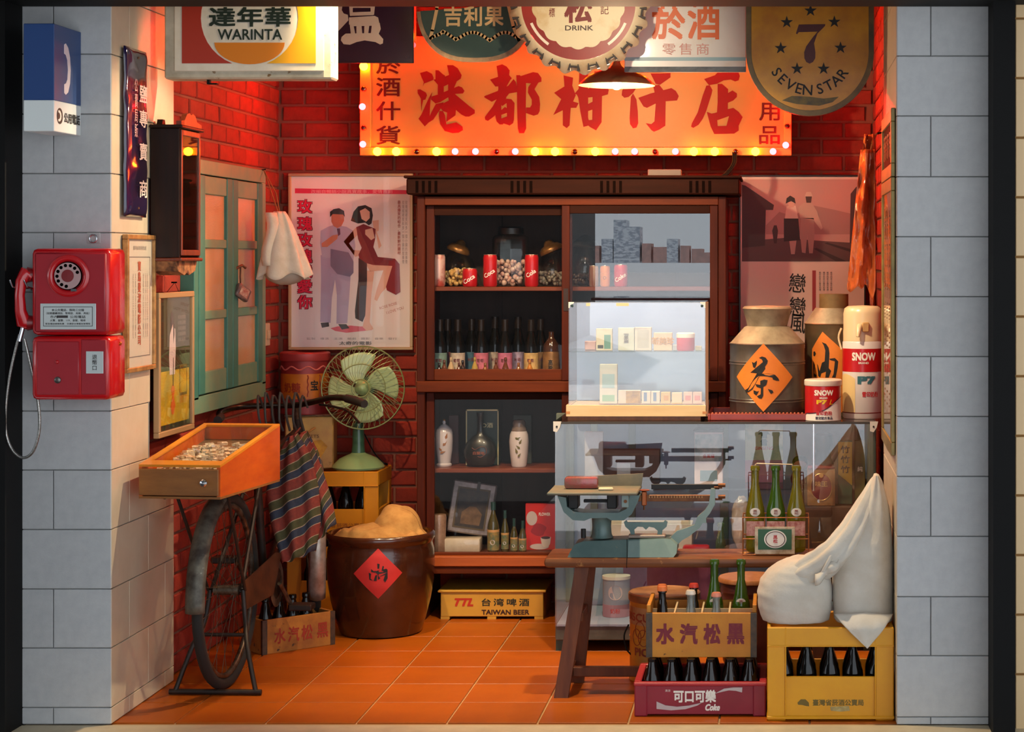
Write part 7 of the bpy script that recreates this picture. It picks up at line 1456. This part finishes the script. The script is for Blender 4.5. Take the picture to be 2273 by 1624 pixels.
solo('wrapped_cake', 'pink brown packet in clear wrap on the scale platform', 'packet', B().box(-.06, .06, -.03, .03, 0, .042, .009), mat('pink_brown_packet', (120, 84, 74), .25, 0, (150, 60, 64), 20, bump=.5, bscale=40, coat=.6), V((base.x+u(395, 0)[0], Ys+.02, zpl)), 0, 40)
solo('soap_bar', 'small cream bar lying on the scale platform', 'soap', B().box(-.026, .026, -.014, .014, 0, .009, .003), mat('cream_soap', (216, 196, 160), .5), V((base.x+u(645, 0)[0], Ys-.04, zpl)), .1, 40)
# --- wire carrier with three green bottles
Yc = 7.13; kc = Yc/FPX; bc = P(1722, 1240, Yc); bc.z = ZB_+.0005
t = thing('wire_bottle_carrier', 'rusty wire bottle carrier with green badge on the bench end', 'carrier', bc)
WRU = mat('rusty_wire', (170, 104, 56), .5, .5, (130, 76, 44), 40); hw, hd = .118, .06
v_ = lambda x, y: ((x-1722)*kc, (1240-y)*kc)
zt_, zm_ = v_(0, 1156)[1], v_(0, 1203)[1]
for z_ in (zt_, zm_, .004): obj('wire_ring', B().tube([(-hw, -hd, z_), (hw, -hd, z_), (hw, hd, z_), (-hw, hd, z_)], .0022, 6, True), WRU, t)
for x_ in (-hw, -.04, .04, hw): obj('wire_upright', B().tube([(x_, -hd, .004), (x_, -hd, zt_)], .0018, 6), WRU, t); obj('wire_upright', B().tube([(x_, hd, .004), (x_, hd, zt_)], .0018, 6), WRU, t)
for x_ in (-.075, -.04, .0, .04, .075): obj('bottom_wire', B().tube([(x_, -hd, .004), (x_, hd, .004)], .0016, 6), WRU, t)
obj('handle', B().tube([(-hw*.8, 0, zt_), v_(1677, 1043)[:1]+(0, v_(0, 1043)[1]), (v_(1680, 0)[0], 0, v_(0, 1041)[1]), (v_(1758, 0)[0], 0, v_(0, 1043)[1]), (hw*.75, 0, zt_)], .0026, 6), mat('pale_wire', (206, 186, 160), .4, .5), t)
obj('badge_plate', B().box(v_(1676, 0)[0], v_(1764, 0)[0], -hd-.006, -hd-.003, v_(0, 1236)[1], v_(0, 1176)[1], .001), mat('cream_badge', (206, 194, 170), .5, 0, (160, 130, 90), 30), t)
obj('badge_green', B().box(v_(1683, 0)[0], v_(1757, 0)[0], -hd-.0066, -hd-.006, v_(0, 1226)[1], v_(0, 1181)[1]), mat('badge_green', (24, 84, 50), .4), t); xc_, zc_ = v_(1721, 1203)
obj('badge_oval', disc(.040, 32, -hd-.0072, xc_, zc_, .80), WHITE, t); obj('badge_ring', B().tube([(xc_+.034*math.cos(2*PI*i/28), -hd-.0074, zc_+.027*math.sin(2*PI*i/28)) for i in range(28)], .0014, 5, True), mat('badge_brown', (70, 44, 40), .5), t); txt('黑松', .016, .028, REDINK, t, (xc_, -hd-.0082, zc_), vertical=True, bold=.03)
for x_ in (-.073, .0, .073):
    obj('side_label', B().box(x_-.032, x_+.032, -hd-.001, -hd+.001, v_(0, 1196)[1], v_(0, 1164)[1]), mat('pink_lace_label', (196, 150, 136), .5, 0, (150, 70, 60), 60), t)
GGL = NT('green_bottle_glass')
def tinted(name, tr, df):
    if name in MC: return MC[name]
    g = NT(name); lw = g.n('ShaderNodeLayerWeight'); lw.inputs[0].default_value = .5; f5 = g.math('POWER', lw.outputs['Facing'], 4.0); fac = g.math('ADD', g.math('MULTIPLY', f5, .7), .05, True)
    a = g.n('ShaderNodeBsdfTransparent'); a.inputs[0].default_value = tr+(1,); d = g.n('ShaderNodeBsdfDiffuse'); d.inputs[0].default_value = df+(1,); m1 = g.n('ShaderNodeMixShader'); m1.inputs[0].default_value = .55; g.l(a.outputs[0], m1.inputs[1]); g.l(d.outputs[0], m1.inputs[2])
    gl = g.n('ShaderNodeBsdfGlossy'); gl.inputs['Roughness'].default_value = .04; m2 = g.n('ShaderNodeMixShader'); g.l(fac, m2.inputs[0]); g.l(m1.outputs[0], m2.inputs[1]); g.l(gl.outputs[0], m2.inputs[2]); g.l(m2.outputs[0], g.out.inputs[0]); MC[name] = g.m; return g.m
GG = tinted('green_glass', (.32, .52, .05), (.05, .13, .008)); GGY = tinted('yellow_green_glass', (.62, .58, .05), (.20, .18, .008))
CLR = tinted('clear_soda_glass', (.8, .85, .8), (.25, .27, .24)); COL_ = mat('cola_glass', (20, 10, 7), .06, 0, spec=.4)
def label_bottle(label, loc, h, r, nr, sh, m, group, word='黑松', lz=.5, cap=None, lname='soda_bottle', lr=.56, rb=0):
    t = thing(lname, label, 'bottle', loc, rb, group); obj('glass_body', bottle(B(), h, r, nr, sh, 24, nr*1.25), m, t, 50)
    if word:
        b = disc(r*lr, 20, 0, 0, h*lz, .8); rr_ = r*1.012
        if lz > sh+.03: rr_ = r*.9
        b = subd(b, 2); b.v = [((rr_)*math.sin(x/rr_), -(rr_)*math.cos(x/rr_), z) for x, y, z in b.v]; obj('paper_label', b, mat('bottle_label_white', (216, 210, 196), .5), t); txt(word, r*.45, r*.5, mat('label_print', (150, 80, 70), .6), t, (0, 0, h*lz), R=rr_+.0008, vertical=True, bold=.02)
    if cap: obj('crown_cap', B().lathe([(nr*1.35, h-.012), (nr*1.45, h-.010), (nr*1.3, h-.001), (nr*1.1, h+.003), (0, h+.003)], 20), cap, t, 40)
    return t
h_ = v_(0, 1046)[1]-.006
for i, x_ in enumerate((-.074, .0, .074)):
    label_bottle(['yellow green bottle at left in the wire carrier', 'dark green middle bottle in the wire carrier', 'yellow green bottle at right in the wire carrier'][i], bc+V((x_, 0, .007)), h_-(.0 if i != 1 else 0), .034, .0135, .44, GG if i == 1 else GGY, 'bottles in the wire carrier', lz=.47)
# ================================================================== front right: crates, tins, sacks
# --- yellow biscuit tin behind the crates
Yt = 7.335; kt = Yt/FPX; R_ = .128; tp = V((X_(1398, Yt)+R_, Yt+.0, 0)); H = Z_(1312, Yt)
t = thing('biscuit_tin', 'round rusty yellow biscuit tin with wire handle behind soda crates', 'tin', tp)
obj('body', B().lathe([(0, 0), (R_, 0), (R_+.003, .006), (R_, .012), (R_, H*.5), (R_+.002, H*.505), (R_, H*.51), (R_, H-.03), (R_+.002, H-.028)], 56), mat('worn_yellow_tin', (206, 142, 40), .45, .2, (176, 112, 34), 7, wear=((110, 70, 40), .66, 16)), t, 40)
obj('cream_band', B().lathe([(R_+.0008, H*.66), (R_+.0008, H*.86)], 56), mat('tin_cream_band', (190, 150, 100), .5, .1, (150, 100, 62), 12), t); obj('lid', B().lathe([(R_+.003, H-.028), (R_+.005, H-.024), (R_+.005, H-.002), (R_, H+.002), (R_-.01, H-.004), (0, H-.004)], 56), mat('rust_tan_lid', (150, 110, 70), .5, .4, (110, 72, 44), 9), t, 40)
txt('BISCUITS', .2, .03, mat('rust_red_print', (150, 60, 34), .6), t, (0, 0, H*.75), R=R_+.0016, bold=.03, a0=-.6); txt('PICNIC', .15, .03, mat('rust_red_print', (150, 60, 34), .6), t, (0, 0, H*.36), R=R_+.0016, bold=.04, a0=-.35)
for dx, dz in ((-.017, -.012), (.017, -.012), (0, .016)): obj('printed_ring', B().tube([((R_+.001)*math.sin(-.72+(dx+.024*math.cos(a))/R_), -(R_+.001)*math.cos(-.72+(dx+.024*math.cos(a))/R_), H*.56+dz+.030*math.sin(a)) for a in [2*PI*i/24 for i in range(24)]], .0014, 5, True), mat('rust_red_print', (150, 60, 34), .6), t)
obj('wire_handle', B().tube(smooth_pts([(-R_-.004, 0, H*.62), (-R_-.02, -.01, H*.5), (-R_-.012, -.02, H*.36), (-R_*.95, -.04, H*.3)], 5), .003, 8), BLACKM, t, 60)
# clay pot
Yp = 7.44; pp = V((X_(1664, Yp), Yp, 0)); R_ = .112; H = Z_(1278, Yp)
t = thing('clay_pot', 'reddish clay pot with wooden lid behind the green bottles', 'pot', pp); CLY = mat('red_clay', (110, 50, 38), .5, 0, (84, 38, 30), 6, coat=.2)
obj('body', B().lathe([(0, 0), (R_*.75, 0), (R_*.9, .05), (R_*.98, .16), (R_*.95, H-.07), (R_*.98, H-.055), (R_, H-.05), (R_*.97, H-.04), (R_, H-.022), (0, H-.022)], 40), CLY, t, 50); obj('lid', B().lathe([(R_*1.02, H-.02), (R_*1.06, H-.016), (R_*1.06, H-.006), (R_*1.02, H), (0, H)], 40), wood('lid_wood', (170, 112, 66), (140, 84, 46)), t, 40)
# --- red cola crate
CRD = mat('crimson_crate_plastic', (146, 30, 52), .4, 0, (130, 24, 44), 5, wear=((110, 60, 60), .72, 14)); CRL = mat('light_crimson_plastic', (176, 44, 52), .4)
Yk = 6.72; kk = Yk/FPX; x0 = X_(1408, Yk); L_ = (1700-1408)*kk; H = Z_(1514, Yk); W_ = .325
t = thing('cola_crate', 'dark red plastic cola crate with white script on the floor', 'crate', V((x0, Yk, .0)))
for y_ in (.006, W_-.018): obj('wall_panel', B().box(.03, L_-.03, y_, y_+.012, .006, H-.012, .002), CRD, t)
for x_ in (0.004, L_-.016): obj('side_wall', B().box(x_, x_+.012, .03, W_-.03, .006, H-.012, .002), CRD, t)
for x_ in (0, L_-.044):
    for y_ in (0, W_-.03): obj('corner_post', B().box(x_, x_+.044, y_, y_+.03, 0, H-.008, .004), CRD, t)
for y_ in (-.002, W_-.022): obj('rim', B().box(-.002, L_+.002, y_, y_+.024, H-.012, H, .003), CRL, t)
for x_ in (-.002, L_-.022): obj('rim', B().box(x_, x_+.024, .02, W_-.02, H-.012, H, .003), CRL, t)
obj('bottom_grid', B().box(.014, L_-.014, .014, W_-.014, .006, .012), CRD, t)
w = lambda x, y: ((1200+x/3.83-1408)*kk, (CZ-(1200+y/3.83-CY0)*kk))
txt('可口可樂', w(1490, 0)[0]-w(1128, 0)[0], w(0, 1270)[1]-w(0, 1378)[1], WHITE, t, (w(1310, 0)[0], .0045, w(0, 1322)[1]), bold=.05); txt('Coke', w(1525, 0)[0]-w(1400, 0)[0], w(0, 1388)[1]-w(0, 1445)[1], WHITE, t, (w(1462, 0)[0], .0045, w(0, 1417)[1]), bold=.06, shear=.3); txt('清涼', .018, .008, WHITE, t, (w(1080, 0)[0], .0045, w(0, 1275)[1]))
SWV = mat('silver_wave', (190, 180, 180), .4)
obj('wave_ribbon', B().prism([w(*p) for p in ((985, 1368), (1060, 1400), (1160, 1412), (1260, 1402), (1370, 1378), (1330, 1402), (1230, 1432), (1110, 1442), (985, 1430))], .0035, .006), SWV, t); obj('wave_ribbon', B().prism([w(*p) for p in ((1480, 1300), (1560, 1258), (1640, 1248), (1715, 1248), (1712, 1290), (1660, 1276), (1600, 1272), (1540, 1285))], .0035, .006), SWV, t)
PWRAP = glass('clear_wrap', .10, (.95, .9, .92), .05, .08)
n_ = 0
for j in range(4):
    for i in range(6):
        p = V((x0+.056+i*(L_-.112)/5, Yk+.058+.07*j, .0125)); n_ += 1
        solo('cola_bottle', 'capless dark cola bottle in red crate, %s row from front, %s from left' % (ORD[j], ORD[i]), 'bottle', B().lathe([(0, .003), (.024, 0), (.028, .006), (.0285, .03), (.0265, .05), (.029, .085), (.0285, .10), (.022, .125), (.014, .15), (.0125, .162), (.0145, .163), (.0145, .172), (0, .173)], 20), COL_, p, 0, 50, 'cola bottles in the red crate')
# --- yellow wooden crate lying on the cola bottles
Yw = 6.79; kw = Yw/FPX; x0 = X_(1435, Yw); L_ = (1679-1435)*kw; zc = .1865; H = Z_(1360, Yw)-zc
YWD = mat('yellow_crate_board', (206, 138, 40), .6, 0, (190, 118, 32), 6, wear=((96, 60, 30), .66, 26), bump=.2, bscale=50)
t = slat_crate('soda_crate', 'bright yellow wooden soda crate with maroon characters on cola bottles', 'crate', V((x0, Yw, zc)), 0, L_, .27, H, YWD, IRN, .026, .013)
for i in range(1, 4): obj('divider', B().box(i*L_/4-.003, i*L_/4+.003, .013, .257, .02, H-.004), LW, t)
obj('divider', B().box(.013, L_-.013, .132, .138, .02, H-.008), LW, t)
w = lambda x, y: ((1200+x/3.83-1435)*kw, (CZ-(1200+y/3.83-CY0)*kw)-zc)
for ch_, xa, xb in (('水', 980, 1138), ('汽', 1182, 1335), ('松', 1385, 1530), ('黑', 1585, 1732)): txt(ch_, w(xb, 0)[0]-w(xa, 0)[0], w(0, 700)[1]-w(0, 878)[1], mat('maroon_stencil', (120, 28, 44), .6), t, (w((xa+xb)/2, 0)[0], -.0012, w(0, 790)[1]), bold=.05)
base_z = zc+.0125
OCAP, WCAP, PCAP, RCAP = mat('orange_cap', (206, 110, 56), .4, .2), mat('white_cap', (214, 204, 190), .4, .2), mat('pink_cap', (206, 130, 110), .4, .2), mat('red_cap', (190, 56, 40), .4, .2)
def put(label, x, yd, top, m, cap, r=.027, nr=.0125, sh=.42, word=None, lz=.5): return label_bottle(label, V((X_(x, yd), yd, base_z)), Z_(top, yd)-base_z, r, nr, sh, m, 'bottles in the yellow wooden crate', word, lz, cap)
put('dark cola bottle with orange cap at left of the yellow wooden crate', 1470, 6.85, 1303, COL_, OCAP); put('clear lemonade bottle with white cap in the yellow wooden crate', 1533, 6.85, 1311, CLR, WCAP); put('bottle with bright red cap behind the clear lemonade bottle', 1540, 6.96, 1296, COL_, RCAP); put('clear bottle with pink cap leaning right in the yellow wooden crate', 1590, 6.85, 1316, CLR, PCAP); put('dark bottle with orange cap at rear left of the wooden crate', 1470, 6.97, 1298, COL_, OCAP)
put('tall green bottle, left of the two rising from the wooden crate', 1586, 6.985, 1241, GG, None, .032, .0135, .42, '黑松', .50); put('tall green bottle, right of the two rising from the wooden crate', 1645, 6.985, 1241, GG, None, .032, .0135, .42, '黑松', .50)
# --- yellow beer crate, front right, with bottles
Yy = 6.66; ky = Yy/FPX; x0 = X_(1703, Yy); L_ = .392-x0; H = Z_(1392, Yy)
t = beer_crate('beer_crate', 'bright yellow plastic beer crate carrying two white cloth sacks', V((x0, Yy, .0005)), L_, .31, H, YP)
w = lambda x, y: ((1600+x/3.377-1703)*ky, CZ-(1200+y/3.377-CY0)*ky)
txt('臺灣省菸酒公賣局', w(1070, 0)[0]-w(688, 0)[0], w(0, 1190)[1]-w(0, 1238)[1], mat('faded_olive_ink', (110, 90, 30), .6), t, (w(880, 0)[0], .0032, w(0, 1214)[1]), bold=.03); obj('round_logo', B().prism([w(*p) for p in ((575, 1215), (600, 1190), (635, 1190), (660, 1215), (662, 1242), (640, 1240), (610, 1232), (580, 1230))], .0028, .0042), mat('faded_olive_ink', (110, 90, 30), .6), t)
obj('torn_label', B().prism([w(*p) for p in ((820, 1245), (960, 1240), (968, 1275), (900, 1282), (825, 1275))], .0028, .0042), mat('torn_grey_label', (190, 170, 110), .6, 0, (150, 130, 80), 40), t)
for j in range(2):
    for i in range(5): solo('beer_bottle', 'dark beer bottle in the bright yellow crate, %s row, %s from left' % (('front', 'back')[j], ORD[i]), 'bottle', bottle(B(), .235, .034, .0125, .5), BOT, V((x0+.055+i*(L_-.11)/4, Yy+.075+.11*j, .0235)), 0, 50, 'bottles in the front yellow crate')
# --- two white cloth sacks tied together
SK_ = mat('white_sackcloth', (206, 200, 188), .9, 0, (194, 186, 172), 10, bump=.35, bscale=60, sheen=.2)
Yk = 6.80; kk = Yk/FPX; zt = H+.003
def sk(x, y, dy=0): return V((X_(x, Yk), Yk+dy, Z_(y, Yk)))
c1 = sk(1764, 1318, .0); b1 = V((c1.x, c1.y, zt))
t = thing('cloth_sack', 'round white cloth sack at left on the yellow beer crate', 'sack', b1)
def sections(rows, base, dep, seed, pl, n=48, lean=None):
    """cloth body from its silhouette: rows of (height px, left px, right px); pleats grow towards the tied top"""
    rr = []
    for a, b_ in zip(rows, rows[1:]):
        for j in range(5):
            w_ = j/5; rr.append(tuple(a[i]+(b_[i]-a[i])*w_ for i in range(3)))
    rr.append(rows[-1]); v = []; f = []; m = len(rr); W0 = max(r[2]-r[1] for r in rr)
    for i, (y, xl, xr) in enumerate(rr):
        hwid = (xr-xl)/2*kk; xc = X_((xl+xr)/2, Yk)-base.x; z = max(Z_(y, Yk)-base.z, 0); nar = 1-(xr-xl)/W0; t_ = i/(m-1)
        for q_ in range(n):
            g = 2*PI*q_/n; cs, sn = math.cos(g), math.sin(g); ex = lambda c_: math.copysign(abs(c_)**.82, c_)
            p_ = 1+pl*nar*.5*math.sin(g*9+seed+t_*3)*(1 if t_ > .4 else 0)+.02*noise.noise((cs*2, sn*2, t_*6+seed))+.006*math.sin(t_*70+cs*5)*(1-nar)
            v.append(V((xc+ex(cs)*hwid*p_, ex(sn)*dep*(.35+.65*(xr-xl)/W0)*p_, z+.004*noise.noise((cs*3, sn*3, seed)))))
    for i in range(m-1):
        for q_ in range(n): f.append((i*n+q_, i*n+(q_+1) % n, (i+1)*n+(q_+1) % n, (i+1)*n+q_))
    f += [tuple(range(n-1, -1, -1)), tuple((m-1)*n+q_ for q_ in range(n))]
    b = B().add(v, f); b.v = [(x, y, max(z, 0)) for x, y, z in b.v]; return b
obj('filled_body', sections([(1392, 1726, 1806), (1386, 1706, 1826), (1372, 1693, 1840), (1345, 1683, 1846), (1312, 1680, 1848), (1285, 1688, 1845), (1264, 1704, 1838), (1250, 1724, 1826), (1240, 1746, 1812), (1236, 1765, 1800)], b1, .115, 1, .0), SK_, t, 70)
def neck(pts, rad, npl, seed, n=40):
    pts = smooth_pts(pts, 8); m = len(pts); v = []; f = []; up = None
    for i, p in enumerate(pts):
        a = pts[max(i-1, 0)]; b_ = pts[min(i+1, m-1)]; tg = (b_-a).normalized()
        if up is None: up = tg.orthogonal().normalized()
        up = (up-tg*up.dot(tg)).normalized(); sd = tg.cross(up); s_ = i/(m-1)*(len(rad)-1); j = min(int(s_), len(rad)-2); r = rad[j]+(rad[j+1]-rad[j])*(s_-j)
        for q_ in range(n):
            g = 2*PI*q_/n; fold = math.sin(npl*g+seed+3.5*i/m)+.5*math.sin((npl*2-1)*g-seed+5*i/m); rr_ = r*(1+.10*fold+.10*noise.noise((math.cos(g)*1.5, math.sin(g)*1.5, i*.22+seed))); v.append(p+up*math.cos(g)*rr_+sd*math.sin(g)*rr_)
    for i in range(m-1):
        for q_ in range(n): f.append((i*n+q_, i*n+(q_+1) % n, (i+1)*n+(q_+1) % n, (i+1)*n+q_))
    f += [tuple(range(n-1, -1, -1)), tuple((m-1)*n+q_ for q_ in range(n))]
    return B().add(v, f)
o1 = lambda x, y, dy=0: sk(x, y, dy)-b1
obj('twisted_neck', neck([o1(1752, 1282, -.045), o1(1790, 1262, -.06), o1(1835, 1235, -.075), o1(1872, 1200, -.075), o1(1905, 1150, -.05), o1(1930, 1100, -.02), o1(1944, 1060, .0)], [.030, .050, .052, .050, .042, .030, .011], 6, 1), SK_, t, 70)
obj('loose_flap', B().grid(lambda u_, v: tuple(o1(1808+52*u_, 1262-40*u_+24*v+4*math.sin(u_*9), -.115-.018*math.sin(v*PI)-.006*math.sin(u_*12))), 16, 8), SK_, t, 70, solid=.004)
obj('tied_knot', B().tube(smooth_pts([o1(1822, 1262, -.118), o1(1834, 1238, -.128), o1(1846, 1216, -.122), o1(1866, 1196, -.11)], 4), .007, 8), SK_, t, 60)
c2 = sk(1914, 1300); b2 = V((c2.x, c2.y, zt))
t = thing('cloth_sack', 'taller white cloth sack with drooping corner at right against jamb', 'sack', b2)
obj('filled_body', sections([(1393, 1874, 1966), (1386, 1860, 1976), (1370, 1851, 1981), (1320, 1847, 1982), (1260, 1847, 1982), (1225, 1850, 1982), (1200, 1862, 1981), (1170, 1886, 1979), (1130, 1908, 1974), (1095, 1924, 1966), (1068, 1934, 1958), (1053, 1940, 1950)], b2, .112, 4, .16), SK_, t, 70)
o2 = lambda x, y, dy=0: sk(x, y, dy)-b2
obj('drooping_corner', B().grid(lambda u_, v: ((o2(1850, 0).x*(1-u_)+o2(1978, 0).x*u_)*(1-v)+o2(1920, 0).x*v, -.112-.054*math.sin(min(1, v*2)*PI/2)-.022*math.sin(u_*PI)*(1-v)+.003*math.sin(u_*14)*(1-v), (.045-.02*abs(u_-.5))*(1-v)+(Z_(1437, 6.64)-b2.z)*v), 18, 18), SK_, t, 70, solid=.006)
